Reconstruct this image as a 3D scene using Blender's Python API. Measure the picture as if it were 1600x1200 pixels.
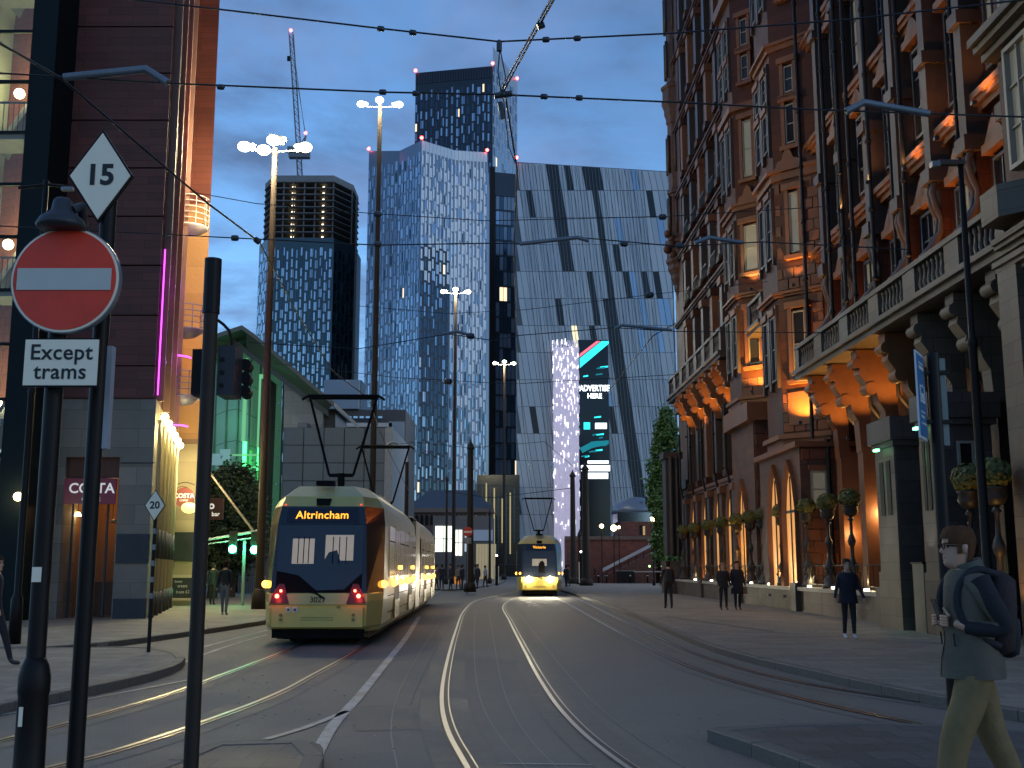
import bpy, bmesh, math, random
from mathutils import Vector, Matrix
random.seed(11)
for o in list(bpy.data.objects): bpy.data.objects.remove(o)
scene = bpy.context.scene
R = math.radians
# ---------------------------------------------------------------- camera, sky, sun, exposure
CAM_H = 1.68; FPX = 1750.0; TH = math.atan(286/FPX)
cam_d = bpy.data.cameras.new('camera'); cam = bpy.data.objects.new('camera', cam_d)
scene.collection.objects.link(cam); scene.camera = cam
cam.location = (0, 0, CAM_H); cam.rotation_euler = (math.pi/2 + TH, 0, 0)
cam_d.sensor_width = 36; cam_d.lens = 36*FPX/1600; cam_d.clip_start = 0.1; cam_d.clip_end = 6000
SUN_EL, SUN_AZ = R(12), R(118)          # azimuth clockwise from +Y: low in the west, behind on the right
SKY_STRENGTH = 0.15
world = bpy.data.worlds.new('World'); scene.world = world; world.use_nodes = True
wn, wl = world.node_tree.nodes, world.node_tree.links
wn.clear()
w_out = wn.new('ShaderNodeOutputWorld'); w_bg = wn.new('ShaderNodeBackground')
sky = wn.new('ShaderNodeTexSky'); sky.sky_type = 'NISHITA'; sky.sun_disc = False
sky.sun_elevation = SUN_EL; sky.sun_rotation = SUN_AZ
sky.air_density = 1.0; sky.dust_density = 0.0; sky.ozone_density = 4.5
tc = wn.new('ShaderNodeTexCoord')
sep = wn.new('ShaderNodeSeparateXYZ'); wl.new(tc.outputs['Generated'], sep.inputs[0])
def wmath(op, a, b=None, clamp=False):
    n = wn.new('ShaderNodeMath'); n.operation = op; n.use_clamp = clamp
    for i, v in enumerate((a, b)):
        if v is None: continue
        if isinstance(v, (int, float)): n.inputs[i].default_value = v
        else: wl.new(v, n.inputs[i])
    return n.outputs[0]
zz = wmath('ADD', wmath('MAXIMUM', sep.outputs[2], 0.0), 0.16)
cmb = wn.new('ShaderNodeCombineXYZ')
wl.new(wmath('DIVIDE', sep.outputs[0], zz), cmb.inputs[0]); wl.new(wmath('DIVIDE', sep.outputs[1], zz), cmb.inputs[1])
nz = wn.new('ShaderNodeTexNoise'); nz.inputs['Scale'].default_value = 2.1; nz.inputs['Detail'].default_value = 9
nz.inputs['Roughness'].default_value = 0.6; nz.inputs['Distortion'].default_value = 0.35
wl.new(cmb.outputs[0], nz.inputs['Vector'])
ramp = wn.new('ShaderNodeValToRGB'); ramp.color_ramp.elements[0].position = 0.40; ramp.color_ramp.elements[1].position = 0.60; ramp.color_ramp.elements[1].color = (.92,.92,.92,1)
wl.new(nz.outputs['Fac'], ramp.inputs[0])
cl = wn.new('ShaderNodeMix'); cl.data_type = 'RGBA'; cl.blend_type = 'MIX'
wl.new(ramp.outputs[0], cl.inputs[0]); wl.new(sky.outputs[0], cl.inputs[6])
nz2 = wn.new('ShaderNodeTexNoise'); nz2.inputs['Scale'].default_value = 2.6; nz2.inputs['Detail'].default_value = 6
wl.new(cmb.outputs[0], nz2.inputs['Vector'])
r2 = wn.new('ShaderNodeValToRGB')
r2.color_ramp.elements[0].color = (.24, .43, .86, 1); r2.color_ramp.elements[1].color = (.90, 1.5, 2.85, 1)
r2.color_ramp.elements[0].position = 0.3; r2.color_ramp.elements[1].position = 0.7
wl.new(nz2.outputs['Fac'], r2.inputs[0]); wl.new(r2.outputs[0], cl.inputs[7])
wl.new(cl.outputs[2], w_bg.inputs['Color']); w_bg.inputs['Strength'].default_value = SKY_STRENGTH
wl.new(w_bg.outputs[0], w_out.inputs['Surface'])
sun_d = bpy.data.lights.new('sun', 'SUN'); sun_d.energy = 0.12; sun_d.angle = R(15); sun_d.color = (1.0, 0.86, 0.72)
sun = bpy.data.objects.new('sun', sun_d); scene.collection.objects.link(sun); sun.location = (0, 0, 60)
_sd = Vector((math.sin(SUN_AZ)*math.cos(SUN_EL), math.cos(SUN_AZ)*math.cos(SUN_EL), math.sin(SUN_EL)))
sun.rotation_euler = _sd.to_track_quat('Z', 'Y').to_euler()
vs = scene.view_settings; vs.view_transform = 'Standard'; vs.look = 'None'; vs.exposure = 0.85; vs.gamma = 1
vs.use_curve_mapping = False
scene.cycles.max_bounces = 5; scene.cycles.diffuse_bounces = 2; scene.cycles.glossy_bounces = 3
scene.cycles.transmission_bounces = 3; scene.cycles.transparent_max_bounces = 6; scene.cycles.volume_bounces = 0
scene.cycles.caustics_reflective = False; scene.cycles.caustics_refractive = False
scene.cycles.sample_clamp_indirect = 3.0

# ---------------------------------------------------------------- from pixels of the 1600x1200 picture to points in the place
_c, _s = math.cos(TH), math.sin(TH)
def ray(px, py):
    u = (px-800)/FPX; v = (600-py)/FPX
    return Vector((u, _c - v*_s, _s + v*_c))
def P(px, py, Y):
    r = ray(px, py); return Vector((0, 0, CAM_H)) + r*(Y/r.y)
def G(px, py, z=0.0):
    r = ray(px, py); return Vector((0, 0, CAM_H)) + r*((z-CAM_H)/r.z)
# ---------------------------------------------------------------- mesh builder
ORG = {}
class MB:
    def __init__(s): s.v = []; s.f = []; s.m = []; s.sm = []
    def add(s, vs, fs, mi=0, smooth=False):
        b = len(s.v); s.v += [tuple(p) for p in vs]
        for f in fs: s.f.append([b+i for i in f]); s.m.append(mi); s.sm.append(smooth)
        return s
    def hexa(s, p, mi=0):        # p: bottom 4 (ccw from above), top 4
        return s.add(p, [(3,2,1,0),(4,5,6,7),(0,1,5,4),(1,2,6,5),(2,3,7,6),(3,0,4,7)], mi)
    def box(s, x0, x1, y0, y1, z0, z1, mi=0):
        return s.hexa([(x0,y0,z0),(x1,y0,z0),(x1,y1,z0),(x0,y1,z0),(x0,y0,z1),(x1,y0,z1),(x1,y1,z1),(x0,y1,z1)], mi)
    def seg(s, A, B, u0, u1, z0, z1, t0, t1, mi=0):   # box along wall A->B, outward on the right of the walk
        A = Vector((A[0], A[1])); B = Vector((B[0], B[1])); t = (B-A).normalized(); n = Vector((t.y, -t.x))
        q = [A+t*u0+n*t1, A+t*u1+n*t1, A+t*u1+n*t0, A+t*u0+n*t0]
        return s.hexa([(p.x,p.y,z0) for p in q]+[(p.x,p.y,z1) for p in q], mi)
    def prism(s, poly, z0, z1, mi=0, top=None):
        n = len(poly); a = sum(poly[i][0]*poly[(i+1)%n][1]-poly[(i+1)%n][0]*poly[i][1] for i in range(n))
        if a < 0: poly = poly[::-1]
        vs = [(p[0],p[1],z0) for p in poly] + [(p[0],p[1],z1) for p in (poly if top is None else top)]
        return s.add(vs, [tuple(range(n-1,-1,-1)), tuple(range(n,2*n))]+[(i,(i+1)%n,n+(i+1)%n,n+i) for i in range(n)], mi)
    def quad(s, a, b, c, d, mi=0): return s.add([a,b,c,d], [(0,1,2,3)], mi)
    def tube(s, pts, r, n=8, mi=0, smooth=True, cap=True):
        pts = [Vector(p) for p in pts]; rs = r if isinstance(r, (list, tuple)) else [r]*len(pts)
        vs = []; ref = None
        for i, p in enumerate(pts):
            d = (pts[min(i+1,len(pts)-1)] - pts[max(i-1,0)]).normalized()
            if ref is None: ref = Vector((0,0,1)) if abs(d.z) < .9 else Vector((1,0,0))
            a = d.cross(ref).normalized(); b = a.cross(d).normalized(); ref = b
            for k in range(n):
                t = 2*math.pi*k/n; vs.append(p + (a*math.cos(t)+b*math.sin(t))*rs[i])
        fs = [(i*n+k, i*n+(k+1)%n, (i+1)*n+(k+1)%n, (i+1)*n+k) for i in range(len(pts)-1) for k in range(n)]
        s.add(vs, fs, mi, smooth)
        if cap: s.add(vs[:n], [tuple(range(n-1,-1,-1))], mi); s.add(vs[-n:], [tuple(range(n))], mi)
        return s
    def lathe(s, prof, c=(0,0,0), n=16, mi=0, smooth=True):
        vs = []
        for r, z in prof:
            for k in range(n):
                t = 2*math.pi*k/n; vs.append((c[0]+max(r,.0005)*math.cos(t), c[1]+max(r,.0005)*math.sin(t), c[2]+z))
        m = len(prof)
        return s.add(vs, [(i*n+k, i*n+(k+1)%n, (i+1)*n+(k+1)%n, (i+1)*n+k) for i in range(m-1) for k in range(n)]
                     + [tuple(range(n-1,-1,-1)), tuple(range((m-1)*n, m*n))], mi, smooth)
    def ball(s, c, r, n=12, m=8, mi=0, sz=1.0):
        return s.lathe([(r*math.sin(math.pi*i/m), -r*sz*math.cos(math.pi*i/m)) for i in range(m+1)], c, n, mi)
    def build(s, name, mats, parent=None, world=True, **tags):
        me = bpy.data.meshes.new(name)
        if parent is not None: off = ORG.get(parent, Vector((0,0,0))) if world else Vector((0,0,0))
        elif world and s.v:
            xs = [p[0] for p in s.v]; ys = [p[1] for p in s.v]; zs = [p[2] for p in s.v]
            off = Vector(((min(xs)+max(xs))/2, (min(ys)+max(ys))/2, min(zs)))
        else: off = Vector((0,0,0))
        me.from_pydata([(p[0]-off.x, p[1]-off.y, p[2]-off.z) for p in s.v], [], s.f)
        if not isinstance(mats, (list, tuple)): mats = [mats]
        for m in mats: me.materials.append(m)
        me.polygons.foreach_set('material_index', s.m); me.polygons.foreach_set('use_smooth', s.sm)
        o = bpy.data.objects.new(name, me); scene.collection.objects.link(o)
        if parent is not None: o.parent = parent
        else: o.location = off
        ORG[o] = off
        for k, v in tags.items(): o[k] = v
        return o
def thing(name, label, cat, loc=(0,0,0), group=None, rz=0):
    o = bpy.data.objects.new(name, None); scene.collection.objects.link(o)
    o.location = loc; o.rotation_euler.z = rz; o.empty_display_size = .3
    ORG[o] = Vector(loc); o['label'] = label; o['category'] = cat
    if group: o['group'] = group
    return o
def kids(o): return [c for c in scene.collection.objects if c.parent == o]
def copy_tree(o, loc=None, rz=None, label=None, parent=None, table=None):
    if table is None:
        table = {}
        for c in scene.collection.objects:
            if c.parent: table.setdefault(c.parent, []).append(c)
    c = o.copy(); scene.collection.objects.link(c)
    if parent: c.parent = parent
    for k in table.get(o, []): copy_tree(k, parent=c, table=table)
    if loc is not None: c.location = loc
    if rz is not None: c.rotation_euler.z = rz
    if label: c['label'] = label
    ORG[c] = Vector(c.location)
    return c
def dup_mesh(src, name, parent, M):
    o = bpy.data.objects.new(name, src); scene.collection.objects.link(o); o.parent = parent
    M = M.copy(); M.translation = M.translation - ORG.get(parent, Vector((0,0,0))); o.matrix_local = M
    ORG[o] = ORG.get(parent, Vector((0,0,0))); return o
# ---------------------------------------------------------------- materials
MATS = {}
def mat(name, col, rough=.6, metal=0., var=.25, scale=3., bump=.0, bscale=None, emit=None, estr=0., spec=.5,
        brick=None, col2=None, stain=0., alpha=1., coat=0., trans=0., grain=0.):
    if name in MATS: return MATS[name]
    m = bpy.data.materials.new(name); m.use_nodes = True; N, L = m.node_tree.nodes, m.node_tree.links
    b = N['Principled BSDF']; b.inputs['Roughness'].default_value = rough; b.inputs['Metallic'].default_value = metal
    b.inputs['Specular IOR Level'].default_value = spec; b.inputs['Coat Weight'].default_value = coat
    if trans: b.inputs['Transmission Weight'].default_value = trans
    if alpha < 1: b.inputs['Alpha'].default_value = alpha
    tcn = N.new('ShaderNodeTexCoord'); geo = N.new('ShaderNodeNewGeometry')
    n1 = N.new('ShaderNodeTexNoise'); n1.inputs['Scale'].default_value = scale; n1.inputs['Detail'].default_value = 6
    n1.inputs['Roughness'].default_value = .6; L.new(geo.outputs['Position'], n1.inputs['Vector'])
    mx = N.new('ShaderNodeMix'); mx.data_type = 'RGBA'; L.new(n1.outputs['Fac'], mx.inputs[0])
    lo = [c*(1-var) for c in col[:3]]+[1]; hi = [min(1, c*(1+var)) for c in (col2 or col)[:3]]+[1]
    mx.inputs[6].default_value = lo; mx.inputs[7].default_value = hi
    out = mx.outputs[2]
    hgt = None
    if brick:
        sx = N.new('ShaderNodeSeparateXYZ'); L.new(geo.outputs['Position'], sx.inputs[0])
        ad = N.new('ShaderNodeMath'); ad.operation = 'ADD'; L.new(sx.outputs[0], ad.inputs[0]); L.new(sx.outputs[1], ad.inputs[1])
        cb = N.new('ShaderNodeCombineXYZ')
        if len(brick) > 3: L.new(sx.outputs[0], cb.inputs[0]); L.new(sx.outputs[1], cb.inputs[1])
        else: L.new(ad.outputs[0], cb.inputs[0]); L.new(sx.outputs[2], cb.inputs[1])
        bt = N.new('ShaderNodeTexBrick'); L.new(cb.outputs[0], bt.inputs['Vector']); bt.inputs['Scale'].default_value = 1
        bt.inputs['Brick Width'].default_value = brick[0]; bt.inputs['Row Height'].default_value = brick[1]
        bt.inputs['Mortar Size'].default_value = brick[2]; bt.inputs['Mortar Smooth'].default_value = .3
        bt.inputs['Color1'].default_value = (1,1,1,1); bt.inputs['Color2'].default_value = (.68,.68,.68,1)
        bt.inputs['Mortar'].default_value = (.42,.42,.42,1)
        mm = N.new('ShaderNodeMix'); mm.data_type = 'RGBA'; mm.blend_type = 'MULTIPLY'; mm.inputs[0].default_value = 1
        L.new(out, mm.inputs[6]); L.new(bt.outputs['Color'], mm.inputs[7]); out = mm.outputs[2]; hgt = bt.outputs['Fac']
    if stain:
        n3 = N.new('ShaderNodeTexNoise'); n3.inputs['Scale'].default_value = scale*.12; n3.inputs['Detail'].default_value = 8
        n3.inputs['Roughness'].default_value = .7
        L.new(geo.outputs['Position'], n3.inputs['Vector'])
        rr = N.new('ShaderNodeMapRange'); rr.inputs[1].default_value = .35; rr.inputs[2].default_value = .65
        rr.inputs[3].default_value = 1-stain; rr.inputs[4].default_value = 1+stain*.4; L.new(n3.outputs['Fac'], rr.inputs[0])
        m3 = N.new('ShaderNodeVectorMath'); m3.operation = 'SCALE'; L.new(out, m3.inputs[0]); L.new(rr.outputs[0], m3.inputs['Scale'])
        out = m3.outputs[0]
        r4 = N.new('ShaderNodeMapRange'); r4.inputs[1].default_value = .3; r4.inputs[2].default_value = .7
        r4.inputs[3].default_value = max(0.05, rough-.12); r4.inputs[4].default_value = min(1, rough+.12)
        L.new(n3.outputs['Fac'], r4.inputs[0]); L.new(r4.outputs[0], b.inputs['Roughness'])
    if grain:
        n5 = N.new('ShaderNodeTexNoise'); n5.inputs['Scale'].default_value = 55; n5.inputs['Detail'].default_value = 5
        n5.inputs['Roughness'].default_value = .8; L.new(geo.outputs['Position'], n5.inputs['Vector'])
        r5 = N.new('ShaderNodeMapRange'); r5.inputs[1].default_value = .36; r5.inputs[2].default_value = .64
        r5.inputs[3].default_value = 1-grain; r5.inputs[4].default_value = 1+grain; L.new(n5.outputs['Fac'], r5.inputs[0])
        m5 = N.new('ShaderNodeVectorMath'); m5.operation = 'SCALE'; L.new(out, m5.inputs[0]); L.new(r5.outputs[0], m5.inputs['Scale'])
        out = m5.outputs[0]
    L.new(out, b.inputs['Base Color'])
    if bump or hgt is not None:
        bp = N.new('ShaderNodeBump'); bp.inputs['Strength'].default_value = bump or .4; bp.inputs['Distance'].default_value = .02
        n2 = N.new('ShaderNodeTexNoise'); n2.inputs['Scale'].default_value = bscale or scale*6; n2.inputs['Detail'].default_value = 4
        L.new(geo.outputs['Position'], n2.inputs['Vector'])
        if hgt is not None:
            s2 = N.new('ShaderNodeMath'); s2.operation = 'SUBTRACT'; L.new(n2.outputs['Fac'], s2.inputs[0]); L.new(hgt, s2.inputs[1])
            L.new(s2.outputs[0], bp.inputs['Height'])
        else: L.new(n2.outputs['Fac'], bp.inputs['Height'])
        L.new(bp.outputs[0], b.inputs['Normal'])
    if emit:
        b.inputs['Emission Color'].default_value = (*emit, 1); b.inputs['Emission Strength'].default_value = estr
    MATS[name] = m; return m
asphalt = mat('asphalt', (.170,.155,.130), .72, var=.12, scale=1.6, bump=.5, bscale=90, stain=.16, grain=.35)
asphalt_dark = mat('asphalt_dark', (.14,.128,.108), .7, var=.12, scale=6, bump=.4, bscale=90, stain=.3, grain=.35)
paving = mat('paving', (.255,.225,.18), .8, var=.2, scale=1.2, bump=.2, brick=(.6,.45,.008,1), stain=.22, grain=.25)
paving_dark = mat('paving_dark', (.105,.098,.09), .7, var=.2, scale=2, bump=.2, brick=(.4,.4,.01,1), stain=.35, grain=.25)
kerb_m = mat('kerb_granite', (.12,.107,.09), .7, var=.3, scale=14, bump=.3, grain=.3)
concrete = mat('concrete', (.26,.25,.24), .8, var=.2, scale=4, bump=.2, stain=.2)
track_strip = mat('track_bed_strip', (.145,.132,.11), .7, var=.3, scale=5, bump=.3, bscale=60, stain=.25)
rail_m = mat('rail_steel', (.40,.385,.36), .34, 1., var=.2, scale=9, bump=.02, bscale=40)
groove_m = mat('rail_groove', (.012,.012,.012), .6)
paint_m = mat('road_paint', (.42,.41,.38), .6, var=.3, scale=9, stain=.6, grain=.4)
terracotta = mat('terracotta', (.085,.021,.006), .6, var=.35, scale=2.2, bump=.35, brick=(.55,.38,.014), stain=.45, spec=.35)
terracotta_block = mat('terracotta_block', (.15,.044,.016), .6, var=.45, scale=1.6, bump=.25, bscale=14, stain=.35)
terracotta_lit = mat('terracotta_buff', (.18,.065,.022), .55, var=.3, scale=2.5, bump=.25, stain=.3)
mauve_stone = mat('mauve_stone', (.058,.034,.024), .5, var=.25, scale=2.5, bump=.2, stain=.35, spec=.5)
grey_stone = mat('grey_stone', (.125,.095,.068), .55, var=.25, scale=2.5, bump=.25, brick=(.9,.45,.012), stain=.3)
granite = mat('granite', (.075,.056,.048), .5, var=.3, scale=9, bump=.2, brick=(1.2,.55,.012), stain=.2)
black_metal = mat('black_metal', (.010,.007,.006), .5, var=.3, scale=6, bump=.05, spec=.22)
pipe_m = mat('black_pipe', (.009,.008,.008), .45, var=.3, scale=3, spec=.3)
post_brown = mat('brown_post', (.034,.022,.014), .6, var=.3, scale=4, stain=.3, spec=.3)
grey_metal = mat('grey_metal', (.20,.21,.22), .4, .3, var=.2, scale=4)
glass_dark = mat('window_glass', (.015,.014,.013), .14, var=.3, scale=.6, spec=.35)
glass_warm = mat('window_glass_lit', (.3,.2,.1), .2, var=.4, scale=1.2, emit=(1,.62,.25), estr=.22)
curtain_m = mat('net_curtain_glass', (.20,.20,.17), .3, var=.3, scale=2, emit=(1,.9,.6), estr=.035)
frame_white = mat('window_frame_white', (.26,.235,.19), .5, var=.15, scale=4)
frame_dim = mat('window_frame_dim', (.12,.11,.10), .5, var=.15, scale=4)
frame_dark = mat('window_frame_dark', (.03,.035,.045), .4, .2)
lead_m = mat('dark_ironwork', (.02,.017,.016), .5, var=.3)
white_sign = mat('white_sign_face', (.92,.81,.62), .45, var=.10, scale=3)
red_sign = mat('red_sign_face', (.74,.040,.010), .4, var=.32, scale=5, stain=.15)  # mottling paints blotchy highlights into the red; stain is dirt
black_letter = mat('black_lettering', (.01,.01,.01), .5, var=.1)
def emis(name, col, s): return mat(name, (.02,.02,.02), .5, emit=col, estr=s, var=0)
lamp_white = emis('lamp_globe_lit', (1,.93,.66), 7)
lamp_warm = emis('lamp_warm_lit', (1,.72,.32), 9)
red_led = emis('red_warning_led', (1,.05,.04), 14)
def light(name, kind, loc, col, energy, parent=None, size=.1, spot=None, to=None, blend=.6):
    d = bpy.data.lights.new(name, kind); d.color = col; d.energy = energy
    if kind in ('POINT', 'SPOT'): d.shadow_soft_size = size
    if kind == 'AREA': d.size = size
    if kind == 'SPOT': d.spot_size = R(spot or 90); d.spot_blend = blend
    o = bpy.data.objects.new(name, d); scene.collection.objects.link(o)
    loc = Vector(loc)
    if to is not None: o.rotation_euler = (loc-Vector(to)).to_track_quat('Z', 'Y').to_euler()
    if parent is not None: o.parent = parent; o.location = loc - ORG.get(parent, Vector((0,0,0)))
    else: o.location = loc
    return o
_font = None
def text_mb(txt, size, o, right, up, thick=.004, bold=0., align='CENTER', sx=1., spacing=1.):
    cu = bpy.data.curves.new('txt', 'FONT'); cu.body = txt; cu.size = 1; cu.align_x = align; cu.align_y = 'CENTER'
    cu.offset = bold; cu.extrude = 0; cu.resolution_u = 3; cu.space_character = spacing
    ob = bpy.data.objects.new('txt', cu); scene.collection.objects.link(ob)
    dg = bpy.context.evaluated_depsgraph_get(); me = bpy.data.meshes.new_from_object(ob.evaluated_get(dg))
    bpy.data.objects.remove(ob)
    o = Vector(o); r = Vector(right).normalized(); u = Vector(up).normalized(); n = r.cross(u)
    mb = MB(); vs = [o + r*(p.co.x*size*sx) + u*(p.co.y*size) + n*thick for p in me.vertices]
    mb.add(vs, [tuple(q.vertices) for q in me.polygons]); bpy.data.meshes.remove(me); return mb
def smooth_path(pts, step=.5):
    pts = [Vector(p) for p in pts]; out = []
    for i in range(len(pts)-1):
        p0 = pts[max(i-1,0)]; p1 = pts[i]; p2 = pts[i+1]; p3 = pts[min(i+2,len(pts)-1)]
        if i == 0: p0 = p1*2-p2
        if i == len(pts)-2: p3 = p2*2-p1
        k = max(2, int((p2-p1).length/step)); a = .5
        t01 = max((p1-p0).length**a, 1e-4); t12 = max((p2-p1).length**a, 1e-4); t23 = max((p3-p2).length**a, 1e-4)
        m1 = (p2-p1 + ((p1-p0)/t01 - (p2-p0)/(t01+t12))*t12); m2 = (p2-p1 + ((p3-p2)/t23 - (p3-p1)/(t12+t23))*t12)
        for j in range(k):
            t = j/k; h = (2*t**3-3*t**2+1, t**3-2*t**2+t, -2*t**3+3*t**2, t**3-t**2)
            out.append(p1*h[0]+m1*h[1]+p2*h[2]+m2*h[3])
    out.append(pts[-1]); return out
def offset(path, d, z=None):   # d>0: to the right of the walk
    out = []
    for i, p in enumerate(path):
        t = (path[min(i+1,len(path)-1)]-path[max(i-1,0)]); t.z = 0; t.normalize()
        out.append(Vector((p.x+t.y*d, p.y-t.x*d, p.z if z is None else z)))
    return out
def ribbon(mb, path, a, b, z, mi=0):
    l = offset(path, a, z); r = offset(path, b, z); n = len(path)
    mb.add(l+r, [(i, n+i, n+i+1, i+1) for i in range(n-1)], mi)
# ================================================================ GROUND, ROAD, RAILS, KERBS
def structure(o, name=None): o['kind'] = 'structure'; return o
mb = MB(); mb.quad((-2500,-300,-.03),(2500,-300,-.03),(2500,4000,-.03),(-2500,4000,-.03)); structure(mb.build('ground', concrete))
mb = MB(); mb.quad((-40,-6,0),(40,-6,0),(60,190,0),(-60,190,0)); structure(mb.build('road', asphalt))
def kerbed(name, path, back, m, stones=True, top=.12, maxd=75, lab=None):
    """path: kerb line (top edge), back: the other corners; a pavement slab with kerbstones one by one"""
    sp = smooth_path(path, .45); inner = offset(sp, 0)
    mb = MB(); poly = [(p.x,p.y) for p in sp]+[(p[0],p[1]) for p in back]
    # triangulated through bmesh for concave outline
    bm = bmesh.new(); vs = [bm.verts.new((x,y,top)) for x,y in poly]; f = bm.faces.new(vs)
    bmesh.ops.triangulate(bm, faces=[f]); bm.verts.index_update()
    fs = [tuple(v.index for v in q.verts) for q in bm.faces]
    nrm = bm.faces[:][0].normal.z if len(bm.faces) else 1
    bm.normal_update(); nrm = sum(q.normal.z for q in bm.faces)
    if nrm < 0: fs = [t[::-1] for t in fs]
    bm.free()
    mb.add([(x,y,top) for x,y in poly], fs)
    n = len(sp); mb.add([(p.x,p.y,top) for p in sp]+[(p.x,p.y,-.02) for p in sp], [(i,i+1,n+i+1,n+i) for i in range(n-1)])
    o = structure(mb.build(name, m))
    if stones:
        area = sum(poly[i][0]*poly[(i+1)%len(poly)][1]-poly[(i+1)%len(poly)][0]*poly[i][1] for i in range(len(poly)))
        sgn = -1 if area > 0 else 1     # inside lies to the left when ccw
        us = MB(); w, h = .15, top+.02
        us.box(-.5,.5,-w,.02,-.02,top+.006); unit = None
        us2 = MB(); e = .012
        us2.add([(-.5,-w,0),(.5,-w,0),(.5,.02,0),(-.5,.02,0),(-.5,-w,h-e),(.5,-w,h-e),(.5,.02,h-e),(-.5,.02,h-e),
                 (-.5+e,-w+e,h),(.5-e,-w+e,h),(.5-e,.02-e,h),(-.5+e,.02-e,h)],
                [(0,1,5,4),(1,2,6,5),(2,3,7,6),(3,0,4,7),(4,5,9,8),(5,6,10,9),(6,7,11,10),(7,4,8,11),(8,9,10,11)])
        me = bpy.data.meshes.new('kerbstone'); me.from_pydata(us2.v, [], us2.f); me.materials.append(kerb_m)
        # walk the line in .9 m steps
        acc = [0]; 
        for i in range(1,n): acc.append(acc[-1]+(sp[i]-sp[i-1]).length)
        d = 0; L = .92
        def at(d):
            for i in range(1,n):
                if acc[i] >= d: t=(d-acc[i-1])/max(acc[i]-acc[i-1],1e-6); return sp[i-1].lerp(sp[i],t)
            return sp[-1]
        while d+L < acc[-1]:
            a, b = at(d), at(d+L-.012); c = (a+b)/2; t = (b-a); t.z = 0; ln = t.length; t.normalize()
            if c.y < maxd:
                out = Vector((t.y,-t.x,0))*(-sgn if False else 1)
                # local -Y must point inside
                ins = Vector((-t.y,t.x,0)) if sgn == -1 else Vector((t.y,-t.x,0))
                yl = -ins; xl = yl.cross(Vector((0,0,1)))
                M = Matrix((( xl.x*ln, yl.x, 0, c.x),(xl.y*ln, yl.y, 0, c.y),(0,0,1,-.014+random.uniform(0,.006)),(0,0,0,1)))
                dup_mesh(me, 'kerbstone', o, M)
            d += L
    return o
K = lambda *pp: [G(x, y, .12) for x, y in pp]
right_kerb = [Vector((8.5,6,.12)), Vector((6.7,9.6,.12))] + K((1600,1112),(1456,1086),(1280,1050),(1133,1015),(1040,980),(1000,963),(950,944),(905,930),(878,922)) + [Vector((3.4,110,.12))]
kerbed('pavement', right_kerb, [(40,110),(40,6)], paving)
lk = K((-200,1150),(0,1100),(100,1081),(200,1060),(262,1044),(288,1028),(268,1017),(225,1011),(100,1012),(0,1013)) + [Vector((-22,22.6,.12))]
kerbed('pavement', lk, [(-22,10)], paving)
lk2 = [Vector((-22,23.3,.12))] + K((60,1011),(96,1009),(160,1004),(300,986),(417,969),(520,951),(600,938),(660,927)) + [Vector((-8.2,110,.12))]
kerbed('pavement', lk2, [(-60,110),(-60,23.3)], paving)
# island under the tall post, lower left, and the block in the lower right
kerbed('traffic_island', [Vector((-4.3,6.2,.12))]+K((150,1228),(250,1195),(318,1166),(350,1158),(470,1157),(500,1163),(503,1180))+[Vector((-1.25,6.2,.12))], [], paving_dark)
kerbed('traffic_island', [Vector((4.6,4.5,.12))]+[G(x,y,.12) for x,y in ((1340,1220),(1230,1180),(1140,1150),(1108,1140),(1125,1136))]+[Vector((4.2,11.7,.12)),Vector((6.2,9.9,.12))], [(7.4,6)], paving_dark)
# far area left of the far tram: pale plaza paving
kerbed('pavement', K((640,914),(700,921),(745,917),(775,912),(790,907))+[Vector((-1.2,110,.12))], [(-8,110)], paving, maxd=20)
Kz = lambda z, *pp: [G(x, y, z) for x, y in pp]
rails = {
 'A': Kz(0,(742,1215),(735,1200),(707,1150),(696,1115),(694,1080),(702,1030),(714,985),(726,955),(745,939),(782,930),(822,921),(836,914)),
 'B': Kz(0,(1010,1215),(985,1200),(925,1155),(880,1110),(848,1065),(815,1005),(797,970),(787,948),(800,937),(830,928),(860,919),(868,914)),
 'C': Kz(0,(1900,1210),(1450,1135),(1250,1092),(1100,1050),(1000,1005),(940,973),(890,945),(858,929),(842,920),(836,912)),
 'D': Kz(0,(1900,1160),(1500,1106),(1250,1067),(1110,1030),(1020,992),(960,964),(912,940),(886,927),(872,918),(864,911)),
}
t1 = smooth_path(Kz(0,(-500,1300),(-180,1225),(46,1177),(252,1118),(355,1083),(417,1056),(497,1020),(560,985),(640,938),(700,914),(730,906)), .5)
rails['E'] = offset(t1, .7175, 0); rails['F'] = offset(t1, -.7175, 0)
for k, pts in rails.items():
    p = smooth_path(pts, .35) if k in 'ABCD' else pts
    p = [q for q in p if q.y < 120]
    mb = MB()
    ribbon(mb, p, -.30, .30, .004, 0); ribbon(mb, p, -.075, .075, .008, 2)
    ribbon(mb, p, -.055, -.004, .013, 1); ribbon(mb, p, .05, .066, .012, 1)
    o = mb.build('tram_rail', [track_strip, rail_m, groove_m]); o['kind'] = 'structure'
# faint saw-cut joints beside the rails
for k in ('A','B'):
    p = [q for q in smooth_path(rails[k], .5) if q.y < 45]
    mb = MB(); ribbon(mb, p, .46, .475, .006); ribbon(mb, p, -.62, -.605, .006)
    structure(mb.build('road_joint', mat('joint_line', (.24,.22,.19), .7)))
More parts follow.
